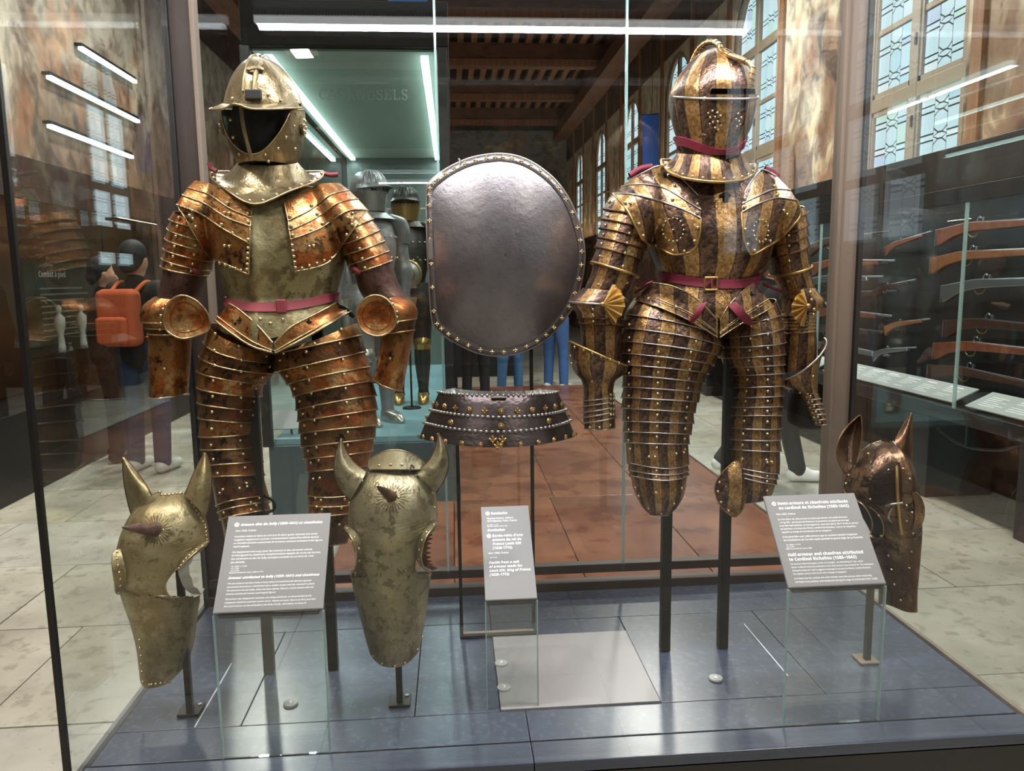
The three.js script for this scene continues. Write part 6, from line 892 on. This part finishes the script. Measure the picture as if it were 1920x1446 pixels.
// ---- wall cases
M.gunSteel = std({ color: '#a9adb0', roughness: 0.28, metalness: 0.9 }); M.gunDark = std({ color: '#4a4c50', roughness: 0.35, metalness: 0.8 });
M.stockRed = std({ map: woodTex(601, [96, 48, 32], [146, 84, 56]), roughness: 0.4 }); M.stockDark = std({ map: woodTex(607, [42, 24, 18], [82, 48, 32]), roughness: 0.4 }); M.stockOrange = std({ map: woodTex(613, [112, 66, 40], [156, 100, 62]), roughness: 0.4 });
{
  const X = 3.2, c = thing('weapons_wall_case', 'long black glass wall case of guns under the right hand windows', 'display case', V(3.5, 0.6, -7)), z0 = -12.2, z1 = -2.6;
  part('bottom_rail', rbox(X, 3.78, 0.59, 0.68, z0, z1, 0.004), std({ color: '#1b1514', roughness: 0.35 }), c);
  part('top_band', rbox(X, 3.78, 2.08, 2.34, z0, z1, 0.004), M.black, c);
  part('back_board', rbox(3.72, 3.77, 0.68, 2.08, z0, z1, 0.004), std({ color: '#141518', roughness: 0.6 }), c);
  const joints = [-2.75, -4.66, -6.57, -8.48, -10.39, -12.2];
  for (let i = 0; i < 5; i++) {
    part('glass_pane', new THREE.PlaneGeometry(1.9, 1.4).rotateY(-Math.PI / 2).translate(X + 0.01, 1.38, (joints[i] + joints[i + 1]) / 2), M.glass, c);
    part('glass_joint', box(X + 0.004, X + 0.016, 0.68, 2.08, joints[i] - 0.012, joints[i] + 0.012), M.glassEdge, c);
    const l = part('label_panel', new THREE.BoxGeometry(0.2, 0.008, 1.78).rotateZ(0.42).translate(X + 0.13, 0.745, (joints[i] + joints[i + 1]) / 2), std({ color: '#a9aca8', roughness: 0.6 }), c, 'sloping grey caption panel under the guns');
    if (i < 3) part('caption_print', new THREE.PlaneGeometry(1.74, 0.18).rotateX(-Math.PI / 2).rotateY(-Math.PI / 2).translate(0, 0.0048, 0).rotateZ(0.42).translate(X + 0.13, 0.745, (joints[i] + joints[i + 1]) / 2), std({ roughness: 0.6, map: M.capT ??= canvasTex(1600, 166, (g, W, H) => { g.fillStyle = '#a6a9a5'; g.fillRect(0, 0, W, H); g.fillStyle = '#f2f2ee'; for (let k = 0; k < 7; k++) for (let r = 0; r < 7; r++) { if ((k * 5 + r * 3) % 7 === 0) continue; g.fillRect(40 + k * 225, 18 + r * 19, 90 + ((k * 37 + r * 53) % 90), r === 0 ? 9 : 5); } }) }), l);
  }
  for (const [a, b] of [[-3.66, -4.1], [-4.95, -5.25], [-7.4, -7.7], [-9.6, -9.9], [-12, -12.2]]) part('pedestal', rbox(3.24, 3.72, 0.0, 0.59, b, a, 0.004), std({ color: '#191417', roughness: 0.5 }), c);
  part('valance', rbox(X, X + 0.02, 1.98, 2.08, z0, z1, 0.003), M.black, c);
  part('led_strip', box(3.46, 3.49, 2.05, 2.075, z0 + 0.2, z1 - 0.2), M.ledCool, c);
  // guns
  const profile = (() => { const s = new THREE.Shape(); s.moveTo(-0.36, -0.13); s.lineTo(-0.38, -0.02); s.bezierCurveTo(-0.25, -0.01, -0.15, 0.01, -0.02, 0.018); s.lineTo(0.75, 0.01); s.lineTo(0.76, -0.012); s.lineTo(0.1, -0.03); s.bezierCurveTo(-0.05, -0.035, -0.1, -0.05, -0.16, -0.06); s.bezierCurveTo(-0.25, -0.08, -0.3, -0.12, -0.36, -0.13); const g = new THREE.ExtrudeGeometry(s, { depth: 0.028, bevelEnabled: true, bevelSize: 0.006, bevelThickness: 0.006, bevelSegments: 2 }); g.translate(0, 0, -0.014); return g; })();
  const barrelG = merge([rod(V(0, 0.016, 0), V(1.0, 0.016, 0), 0.0105, 10), new THREE.TorusGeometry(0.011, 0.003, 6, 12).rotateY(Math.PI / 2).translate(0.99, 0.016, 0)]);
  const lockG = merge([rbox(-0.05, 0.1, -0.02, 0.022, -0.024, -0.014, 0.004), tube([V(0, 0.0, -0.028), V(-0.012, 0.035, -0.03), V(0.012, 0.056, -0.03), V(0.028, 0.045, -0.03)], 0.006, 12, 6), rbox(0.045, 0.065, 0.015, 0.05, -0.034, -0.02, 0.003)]);
  const guardG = tube([V(-0.06, -0.045, 0), V(-0.02, -0.075, 0), V(0.03, -0.07, 0), V(0.06, -0.03, 0)], 0.004, 12, 5), buttG = rbox(-0.392, -0.378, -0.135, -0.015, -0.019, 0.019, 0.003), rodG = rod(V(0.1, -0.014, 0), V(0.9, -0.004, 0), 0.0045, 6);
  const kinds = { red: [M.stockRed, 'reddish stocked'], orange: [M.stockOrange, 'orange carved stock'], dark: [M.stockDark, 'dark stocked'], steel: [M.gunSteel, 'all steel'] };
  const rowsA = [[1.86, 'red', -5.0], [1.67, 'orange', -5.05], [1.48, 'steel', -4.9], [1.22, 'dark', -4.85], [1.06, 'red', -4.95], [0.88, 'dark', -5.0]];
  const rowsB = [[1.86, 'dark', -7.0], [1.66, 'red', -6.9], [1.51, 'steel', -7.05], [1.37, 'dark', -6.85], [1.21, 'red', -6.9], [1.05, 'dark', -7.0], [0.9, 'steel', -6.9]];
  const rowsC = [[1.86, 'dark', -9.0], [1.66, 'steel', -8.9], [1.46, 'dark', -9.0], [1.26, 'red', -8.85], [1.06, 'dark', -8.9], [0.9, 'red', -9.0]];
  const words = ['top', 'second', 'third', 'fourth', 'fifth', 'sixth', 'lowest'], where = ['nearest column at the right edge', 'middle column right of the taupe post', 'far column left of the taupe post'];
  [rowsA, rowsB, rowsC].forEach((rows, ci) => rows.forEach(([y, k, z], ri) => {
    const t = thing('long_gun', `${kinds[k][1]} long gun, ${ri === rows.length - 1 ? 'lowest' : words[ri]} in the ${where[ci]}`, 'gun', V(3.5, y, z), 'guns in the wall case');
    t.rotation.set(0, -Math.PI / 2, 0); t.rotateZ(-0.03 + 0.06 * ((ri * 7 + ci * 3) % 5) / 5);
    const add = (n, g, m) => { const q = shade(new THREE.Mesh(g, m)); q.name = n; t.add(q); };
    add('stock', profile, kinds[k][0]); add('barrel', barrelG, k === 'dark' ? M.gunDark : M.gunSteel); add('lock', lockG, M.gunSteel); add('trigger_guard', guardG, M.gold); add('butt_plate', buttG, M.gunSteel); add('ramrod', rodG, M.stockDark);
  }));
  [[1.78, -5.75, 'red', 'upper'], [1.44, -5.9, 'dark', 'second'], [1.16, -5.7, 'orange', 'third'], [0.94, -5.85, 'steel', 'lowest']].forEach(([y, z, k, w]) => {
    const t = thing('pistol', `${kinds[k][1]} flintlock pistol, ${w} of those between the gun columns`, 'pistol', V(3.42, y, z), 'pistols between the guns'); t.rotation.set(0, -Math.PI / 2, 0); t.rotateZ(0.12); t.scale.set(0.42, 0.62, 0.7);
    const add = (n, g, m) => { const q = shade(new THREE.Mesh(g, m)); q.name = n; t.add(q); }; add('stock', profile, kinds[k][0]); add('barrel', barrelG, M.gunSteel); add('lock', lockG, M.gunSteel); add('trigger_guard', guardG, M.gold);
  });
  const cab = thing('black_cable', 'black cable sagging under the right wall case', 'cable', V(3.4, 0.5, -4.9)); part('cable', tube([V(3.3, 0.57, -5.3), V(3.3, 0.5, -5.0), V(3.3, 0.43, -4.7), V(3.3, 0.47, -4.35), V(3.3, 0.57, -4.1)], 0.012, 24, 6), M.black, cab); part('cable_clip', rbox(3.27, 3.33, 0.44, 0.588, -4.62, -4.6, 0.003), M.black, cab);
  areaLight(V(3.3, 2.04, -7.2), V(3.62, 1.0, -7.2), 9, 0.04, new THREE.Color(0.85, 0.95, 1), 22);
}
{
  const X = -3.17, c = thing('long_wall_case', 'long dark glass wall case on the left of the hall', 'display case', V(-3.5, 0, -5.2)), z0 = -9.6, z1 = -0.8;
  part('base', rbox(-3.78, X, 0.0, 0.62, z0, z1, 0.004), std({ color: '#0f0c0b', roughness: 0.4 }), c);
  part('top_band', rbox(-3.78, X, 2.3, 2.5, z0, z1, 0.004), std({ color: '#2a1a14', roughness: 0.5 }), c);
  part('back_board', rbox(-3.78, -3.72, 0.62, 2.3, z0, z1, 0.004), std({ map: woodTex(641, [66, 38, 14], [108, 66, 26]), roughness: 0.6 }), c);
  const j = [-0.8, -3.0, -5.2, -7.4, -9.6];
  for (let i = 0; i < 4; i++) { part('glass_pane', new THREE.PlaneGeometry(2.19, 1.68).rotateY(Math.PI / 2).translate(X - 0.01, 1.46, (j[i] + j[i + 1]) / 2), M.glass, c); part('glass_joint', box(X - 0.016, X - 0.004, 0.62, 2.3, j[i + 1] - 0.01, j[i + 1] + 0.01), M.black, c); }
  part('valance', rbox(X - 0.02, X, 2.18, 2.3, z0, z1, 0.003), std({ color: '#2a1a14', roughness: 0.5 }), c);
  part('led_strip', box(-3.5, -3.47, 2.27, 2.295, -9.4, -1), std({ color: '#fff0dc', emissive: '#ffdcb0', emissiveIntensity: 1.5 }), c); areaLight(V(-3.485, 2.26, -5.2), V(-3.65, 1.0, -5.2), 8.4, 0.03, new THREE.Color(1, 0.85, 0.65), 5);  // warm strip and its light added to brighten the brown back board
  const tp = part('text_panel', rbox(-3.72, -3.69, 0.9, 1.75, -8.5, -7.0, 0.003), std({ color: '#3a3a2a', roughness: 0.6 }), c, 'olive text panel inside the left wall case');
  part('panel_print', new THREE.PlaneGeometry(1.15, 0.8).rotateY(Math.PI / 2).translate(-3.687, 1.325, -7.75), std({ roughness: 0.6, map: canvasTex(720, 500, (g, W, H) => { g.fillStyle = '#3a3a2a'; g.fillRect(0, 0, W, H); g.fillStyle = '#cfcfc4'; g.font = 'bold 44px sans-serif'; g.fillText('Combat à pied', 40, 70); g.fillStyle = '#8f8f80'; for (let r = 0; r < 9; r++) g.fillRect(40, 130 + r * 34, 500 + (r * 67) % 120, 9); }) }), tp);
  [['pale standing figurine, left one on the olive panel shelf', -7.45], ['pale standing figurine, right one on the olive panel shelf', -7.05]].forEach(([l, z]) => { const t = thing('figurine', l, 'figurine', V(-3.45, 0.62, z)); part('plinth_block', rbox(-3.5, -3.4, 0.62, 0.95, z - 0.05, z + 0.05, 0.004), M.black, t); part('figure', new THREE.LatheGeometry([[0.001, 0], [0.035, 0.002], [0.03, 0.05], [0.022, 0.16], [0.04, 0.22], [0.045, 0.3], [0.02, 0.33], [0.016, 0.345], [0.026, 0.37], [0.024, 0.4], [0.001, 0.42]].map((q) => new THREE.Vector2(...q)), 18).translate(-3.45, 0.95, z), std({ color: '#b9b8ae', roughness: 0.6 }), t); });
}
// glowing rails at the left wall stand in for strips reflected in glass
[['upper slanting', 150, 92, 252, 150], ['middle slanting', 90, 141, 258, 229], ['lower slanting', 92, 239, 246, 291]].forEach(([n, xa, ya, xb, yb], i) => {
  const X = -3.75, a = atX(xa, ya, X), b = atX(xb, yb, X), y = (a.y + b.y) / 2; const t = thing('reflection_rail', n.split(' ')[0] + ' of three glowing rails standing in for strips reflected at the left wall', 'lamp', V(X, y, (a.z + b.z) / 2));
  part('housing', rbox(X - 0.03, X + 0.02, y + 0.012, y + 0.05, Math.min(a.z, b.z), Math.max(a.z, b.z), 0.004), M.black, t); part('led_strip', box(X - 0.02, X + 0.03, y - 0.022, y + 0.012, Math.min(a.z, b.z), Math.max(a.z, b.z)), M.ledCool, t);
  for (const z of [a.z, b.z]) part('bracket', rbox(-3.8, X, y + 0.02, y + 0.045, z - 0.015, z + 0.015, 0.003), M.black, t);
  areaLight(V(X + 0.04, y - 0.03, (a.z + b.z) / 2), V(X - 0.1, 0, (a.z + b.z) / 2), Math.abs(a.z - b.z), 0.05, new THREE.Color(0.9, 0.97, 1), 4);
});
// added warm strips, no fixtures seen there, to brighten the ceiling and walls
for (const s of [-1, 1]) { const t = thing('added_uplight_strip', (s < 0 ? 'left' : 'right') + ' added warm strip on the wall case, put there to light the ceiling', 'lamp', V(s * 3.5, 2.5, -7)); const y = s < 0 ? 2.503 : 2.343; part('housing', rbox(s * 3.55 - 0.06, s * 3.55 + 0.06, y, y + 0.04, -12, -2.8, 0.004), M.black, t); part('glowing_face', box(s * 3.55 - 0.03, s * 3.55 + 0.03, y + 0.04, y + 0.045, -11.9, -2.9), std({ color: '#fff0dc', emissive: '#ffcf9a', emissiveIntensity: 1.6 }), t); areaLight(V(s * 3.55, y + 0.05, -7.4), V(s * 2.4, 8, -7.4), 9, 0.06, new THREE.Color(1, 0.78, 0.55), LIGHTS.addedUplight); }
for (const s of [-1, 1]) { const t = thing('added_uplight_strip', (s < 0 ? 'left' : 'right') + ' far added warm strip on the wall rail, put there to light the ceiling', 'lamp', V(s * 3.6, 2.6, -18)); part('housing', rbox(s * 3.64 - 0.1, s * 3.64 + 0.1, 2.52, 2.56, -25, -12.6, 0.004), M.black, t); part('glowing_face', box(s * 3.6 - 0.03, s * 3.6 + 0.03, 2.56, 2.565, -24.9, -12.7), std({ color: '#fff0dc', emissive: '#ffcf9a', emissiveIntensity: 1.6 }), t); areaLight(V(s * 3.6, 2.57, -18.8), V(s * 1.8, 8, -18.8), 12, 0.06, new THREE.Color(1, 0.78, 0.55), LIGHTS.addedFarUplight); }  // farther pair, likewise added to lift the dark end of the ceiling
// blue banners
M.banner = std({ color: '#1c4fa0', roughness: 0.8, side: THREE.DoubleSide });
function banner(label, pts, z) { const P = pts.map((p) => atZ(p[0], p[1], z)), c = P[0].clone().add(P[2]).multiplyScalar(0.5), t = thing('blue_banner', label, 'banner', c); part('cloth', surf((u, v) => P[0].clone().lerp(P[1], u).lerp(P[3].clone().lerp(P[2], u), v).add(V(0, 0, 0.012 * Math.sin(u * 9))), 0, 1, 16, 0, 1, 8, 0.004, (p) => [p.x, p.y]), M.banner, t); part('rod', rod(P[0].clone().add(V(-0.03, 0, 0)), P[1].clone().add(V(0.03, 0, 0)), 0.012), M.black, t); const top = P[0].clone().lerp(P[1], 0.5); part('cord', rod(top, V(top.x, 6.8, top.z), 0.005), M.black, t); }
banner('plain blue banner hung high above the tall lit case', [[726, -30], [800, -12], [806, 36], [732, 72]], -8.6);
banner('plain blue banner hung between the far right hand windows', [[1203, 216], [1242, 213], [1242, 318], [1205, 322]], -14.2);

// ---- visitors
const capsule = (p, a, b, ra, rb) => { const bax = b[0] - a[0], bay = b[1] - a[1], baz = b[2] - a[2], pax = p[0] - a[0], pay = p[1] - a[1], paz = p[2] - a[2]; const h = clamp((pax * bax + pay * bay + paz * baz) / (bax * bax + bay * bay + baz * baz + 1e-9), 0, 1); return Math.hypot(pax - bax * h, pay - bay * h, paz - baz * h) - lerp(ra, rb, h); };
const smin = (a, b, k) => { const h = clamp(0.5 + 0.5 * (b - a) / k, 0, 1); return lerp(b, a, h) - k * h * (1 - h); };
function march(bones, k, cell, extra) {
  const lo = [9, 9, 9], hi = [-9, -9, -9]; for (const [a, b, ra, rb] of bones) for (const [q, r] of [[a, ra], [b, rb]]) for (let i = 0; i < 3; i++) { lo[i] = Math.min(lo[i], q[i] - r - cell * 3); hi[i] = Math.max(hi[i], q[i] + r + cell * 3); }
  const size = Math.max(hi[0] - lo[0], hi[1] - lo[1], hi[2] - lo[2]), n = Math.ceil(size / cell) + 2, c = [0, 1, 2].map((i) => (lo[i] + hi[i]) / 2), mc = new MarchingCubes(n, new THREE.MeshBasicMaterial(), false, false, 200000), half = n / 2, s = size / 2 * (n / (n - 2));
  mc.isolation = 0; mc.field.fill(-1);
  for (let z = 0; z < n; z++) { const pz = c[2] + (z - half) / half * s; if (pz < lo[2] || pz > hi[2]) continue; for (let y = 0; y < n; y++) { const py = c[1] + (y - half) / half * s; for (let x = 0; x < n; x++) { const px = c[0] + (x - half) / half * s; if (px < lo[0] || px > hi[0]) continue; const p = [px, py, pz]; let d = 1; for (const [a, b, ra, rb] of bones) d = smin(d, capsule(p, a, b, ra, rb), k); if (extra) d = extra(p, d); mc.field[z * n * n + y * n + x] = -d; } } }
  mc.update(); const g = new THREE.BufferGeometry(), m = mc.count; const pos = mc.positionArray.slice(0, m * 3), nor = mc.normalArray.slice(0, m * 3);
  for (let i = 0; i < m; i++) for (let q = 0; q < 3; q++) pos[i * 3 + q] = c[q] + pos[i * 3 + q] * s;
  g.setAttribute('position', new THREE.BufferAttribute(pos, 3)); g.setAttribute('normal', new THREE.BufferAttribute(nor, 3)); g.setAttribute('uv', new THREE.BufferAttribute(new Float32Array(m * 2), 2)); return g;
}
const poses = {
  stand: { hip: [[-0.09, 0.92, 0], [0.09, 0.92, 0]], knee: [[-0.11, 0.5, 0.02], [0.11, 0.5, 0.01]], ankle: [[-0.12, 0.09, -0.02], [0.12, 0.09, 0.0]], sh: [[-0.18, 1.41, 0], [0.18, 1.41, 0]], el: [[-0.24, 1.12, -0.02], [0.24, 1.12, -0.02]], wr: [[-0.22, 0.88, 0.06], [0.2, 0.9, 0.1]] },
  look: { hip: [[-0.09, 0.92, 0], [0.09, 0.92, 0]], knee: [[-0.12, 0.5, 0.02], [0.1, 0.5, 0.03]], ankle: [[-0.14, 0.09, -0.03], [0.11, 0.09, 0.02]], sh: [[-0.18, 1.41, 0], [0.18, 1.41, 0]], el: [[-0.23, 1.14, 0.04], [0.24, 1.12, 0.02]], wr: [[-0.12, 1.2, 0.27], [0.12, 1.2, 0.28]] },
  walk: { hip: [[-0.09, 0.91, 0], [0.09, 0.91, 0]], knee: [[-0.1, 0.5, 0.12], [0.1, 0.49, -0.04]], ankle: [[-0.1, 0.09, 0.22], [0.1, 0.13, -0.3]], sh: [[-0.18, 1.4, 0.02], [0.18, 1.4, 0.02]], el: [[-0.24, 1.12, -0.12], [0.24, 1.13, 0.1]], wr: [[-0.22, 0.9, -0.1], [0.22, 0.96, 0.28]] },
};
const personGeo = {};
function bodies(pose) {
  if (personGeo[pose]) return personGeo[pose];
  const P = poses[pose], B = [], T = [], J = [], S = [];
  B.push([[0, 1.0, 0], [0, 1.2, 0.0], 0.13, 0.125], [[0, 1.2, 0], [0, 1.36, -0.01], 0.13, 0.12], [[-0.13, 1.38, 0], [0.13, 1.38, 0], 0.075, 0.075], [[0, 1.42, -0.01], [0, 1.53, 0.01], 0.055, 0.05], [[0, 1.62, 0.0], [0, 1.66, -0.01], 0.088, 0.092], [[0, 1.555, 0.035], [0, 1.6, 0.035], 0.05, 0.068], [[0, 1.61, 0.098], [0, 1.585, 0.112], 0.009, 0.014], [[-0.085, 1.6, -0.005], [-0.087, 1.63, -0.01], 0.012, 0.016], [[0.085, 1.6, -0.005], [0.087, 1.63, -0.01], 0.012, 0.016]);
  for (let s = 0; s < 2; s++) {
    const sx = s ? 1 : -1, w = P.wr[s], e = P.el[s], d = V(w[0] - e[0], w[1] - e[1], w[2] - e[2]).normalize(), side = V(0, 0, 1).cross(d).length() > 0.3 ? V(1, 0, 0) : V(0, 1, 0), on = (k, q) => [w[0] + d.x * k + side.x * q, w[1] + d.y * k + side.y * q, w[2] + d.z * k + side.z * q];
    B.push([P.hip[s], P.knee[s], 0.085, 0.052], [P.knee[s], P.ankle[s], 0.054, 0.036], [P.sh[s], e, 0.052, 0.042], [e, w, 0.042, 0.028], [on(0.02, 0), on(0.08, 0), 0.027, 0.034]);
    [0.024, 0.008, -0.008, -0.024].forEach((q, i) => B.push([on(0.09, q), on(0.125, q * 1.1), 0.0095, 0.009], [on(0.125, q * 1.1), [on([0.155, 0.165, 0.158, 0.145][i], q)[0], on([0.155, 0.165, 0.158, 0.145][i], q)[1], on([0.155, 0.165, 0.158, 0.145][i], q)[2] + 0.012], 0.009, 0.008])); B.push([on(0.04, -sx * 0.03), on(0.09, -sx * 0.052), 0.011, 0.009]);
    B.push([[P.ankle[s][0], P.ankle[s][1] - 0.04, P.ankle[s][2]], [P.ankle[s][0], P.ankle[s][1] - 0.05, P.ankle[s][2] + 0.15], 0.035, 0.028]);
    T.push([[P.hip[s][0], 0.95, 0], P.knee[s], 0.108, 0.07], [P.knee[s], P.ankle[s], 0.07, 0.062]);
    J.push([P.sh[s], e, 0.07, 0.058], [e, [lerp(e[0], w[0], 0.95), lerp(e[1], w[1], 0.95), lerp(e[2], w[2], 0.95)], 0.058, 0.045]);
    const a = P.ankle[s]; S.push([[a[0], a[1] - 0.035, a[2] - 0.03], [a[0] + sx * 0.012, a[1] - 0.045, a[2] + 0.17], 0.05, 0.04], [[a[0], a[1] + 0.0, a[2]], [a[0], a[1] - 0.02, a[2] + 0.05], 0.05, 0.045]);
  }
  T.push([[-0.05, 1.0, 0], [0.05, 1.0, 0], 0.125, 0.125]); J.push([[0, 0.95, 0], [0, 1.15, 0], 0.155, 0.15], [[0, 1.15, 0], [0, 1.34, 0], 0.15, 0.14], [[-0.15, 1.38, 0], [0.15, 1.38, 0], 0.09, 0.09], [[0, 1.4, -0.01], [0, 1.47, -0.005], 0.075, 0.068]);
  const H = [[[0, 1.67, -0.02], [0, 1.69, -0.015], 0.098, 0.096], [[0, 1.6, -0.05], [0, 1.66, -0.03], 0.082, 0.09]];
  return (personGeo[pose] = {
    body: march(B, 0.02, 0.013), trousers: march(T, 0.03, 0.018), jacket: march(J, 0.035, 0.018), shoes: march(S, 0.02, 0.009, (p, d) => Math.max(d, 0.004 - p[1])), hair: march(H, 0.02, 0.009, (p, d) => Math.max(d, p[2] - 0.06 + (1.7 - p[1]) * 0.9)),
  });
}
const skinM = std({ color: '#c08e74', roughness: 0.6 });
function person(label, pose, at, turn, scale, c) {
  const g = bodies(pose), t = thing('person', label, 'person', at); t.rotation.y = turn; t.scale.setScalar(scale);
  const add = (n, geo, m, par = t) => { const q = shade(new THREE.Mesh(geo, m)); q.name = n; par.add(q); return q; };
  const cloth = (col, r = 0.85) => std({ color: col, roughness: r });
  add('body', g.body, skinM); add('trousers', g.trousers, cloth(c.trousers)); add('jacket', g.jacket, cloth(c.jacket)); add('shoes', g.shoes, cloth(c.shoes, 0.5)); add('hair', g.hair, cloth(c.hair, 0.7));
  for (const s of [-1, 1]) add('eye', new THREE.SphereGeometry(0.011, 8, 6).translate(s * 0.032, 1.625, 0.084), cloth('#20160f', 0.3));
  add('mouth', new THREE.SphereGeometry(1, 10, 6).scale(0.024, 0.005, 0.008).translate(0, 1.556, 0.084), cloth('#8a4a42', 0.6));
  if (c.pack) { const b = add('backpack', merge([rbox(-0.15, 0.15, 1.0, 1.42, -0.3, -0.14, 0.05), rbox(-0.12, 0.12, 1.02, 1.22, -0.35, -0.28, 0.03)]), cloth(c.pack)); for (const s of [-1, 1]) { const q = shade(new THREE.Mesh(tube([V(s * 0.1, 1.4, -0.16), V(s * 0.11, 1.47, -0.02), V(s * 0.12, 1.38, 0.11), V(s * 0.13, 1.15, 0.1), V(s * 0.14, 1.05, -0.13)], 0.016, 20, 6), cloth(c.pack))); q.name = 'strap'; b.add(q); } }
  return t;
}
const foot = (x, y, Y = 0) => atY(x, y, Y);
person('walking visitor in black clothes and white sneakers behind the right suit', 'walk', foot(1432, 897), 1.45, 1.0, { trousers: '#16161b', jacket: '#121216', shoes: '#e6e6e2', hair: '#1d1512' });
person('visitor with an orange backpack and jeans seen from behind at the left', 'stand', foot(284, 884), 2.9, 1.06, { trousers: '#20304c', jacket: '#15130f', shoes: '#c9c7c0', hair: '#0f0c0b', pack: '#b0502a' });
person('visitor dressed all in black beside the orange backpack wearer', 'look', foot(222, 862), 2.2, 1.0, { trousers: '#15151a', jacket: '#0d0d10', shoes: '#1a1a1a', hair: '#0b0a0a' });
person('visitor in slim blue jeans whose legs show under the shield', 'stand', foot(957, 738, 0.0), 0.3, 1.0, { trousers: '#3f668e', jacket: '#5a4c44', shoes: '#302a28', hair: '#2a1d16' });
person('visitor in blue jeans whose legs show right of the shield', 'look', foot(1041, 731, 0.0), 2.6, 1.02, { trousers: '#3a5d92', jacket: '#34363c', shoes: '#c8c4bc', hair: '#1f1713' });
person('visitor in black trousers whose legs show under the shield at left', 'stand', foot(893, 752, 0.0), 3.0, 0.98, { trousers: '#141318', jacket: '#3b3034', shoes: '#161414', hair: '#3a281c' });
// far dark glass case across the end of the raised floor
{ const t = thing('far_display_case', 'low dark display case behind the visitors at the far end of the wooden floor', 'display case', V(0.3, 0, -12.4)); part('base', rbox(-1.6, 1.0, 0, 0.6, -12.8, -12.1, 0.01), M.black, t); part('caption_shelf', rbox(-1.6, 1.0, 0.6, 0.68, -12.8, -12.05, 0.01), std({ color: '#6b7f84', roughness: 0.5 }), t); part('glass_box', box(-1.55, 0.95, 0.68, 2.2, -12.75, -12.15), M.glass, t); part('top', rbox(-1.6, 1.0, 2.2, 2.4, -12.8, -12.1, 0.01), M.black, t); part('back_board', rbox(-1.55, 0.95, 0.68, 2.2, -12.8, -12.76, 0.004), M.caseBack, t); }

renderer.render(scene, camera);
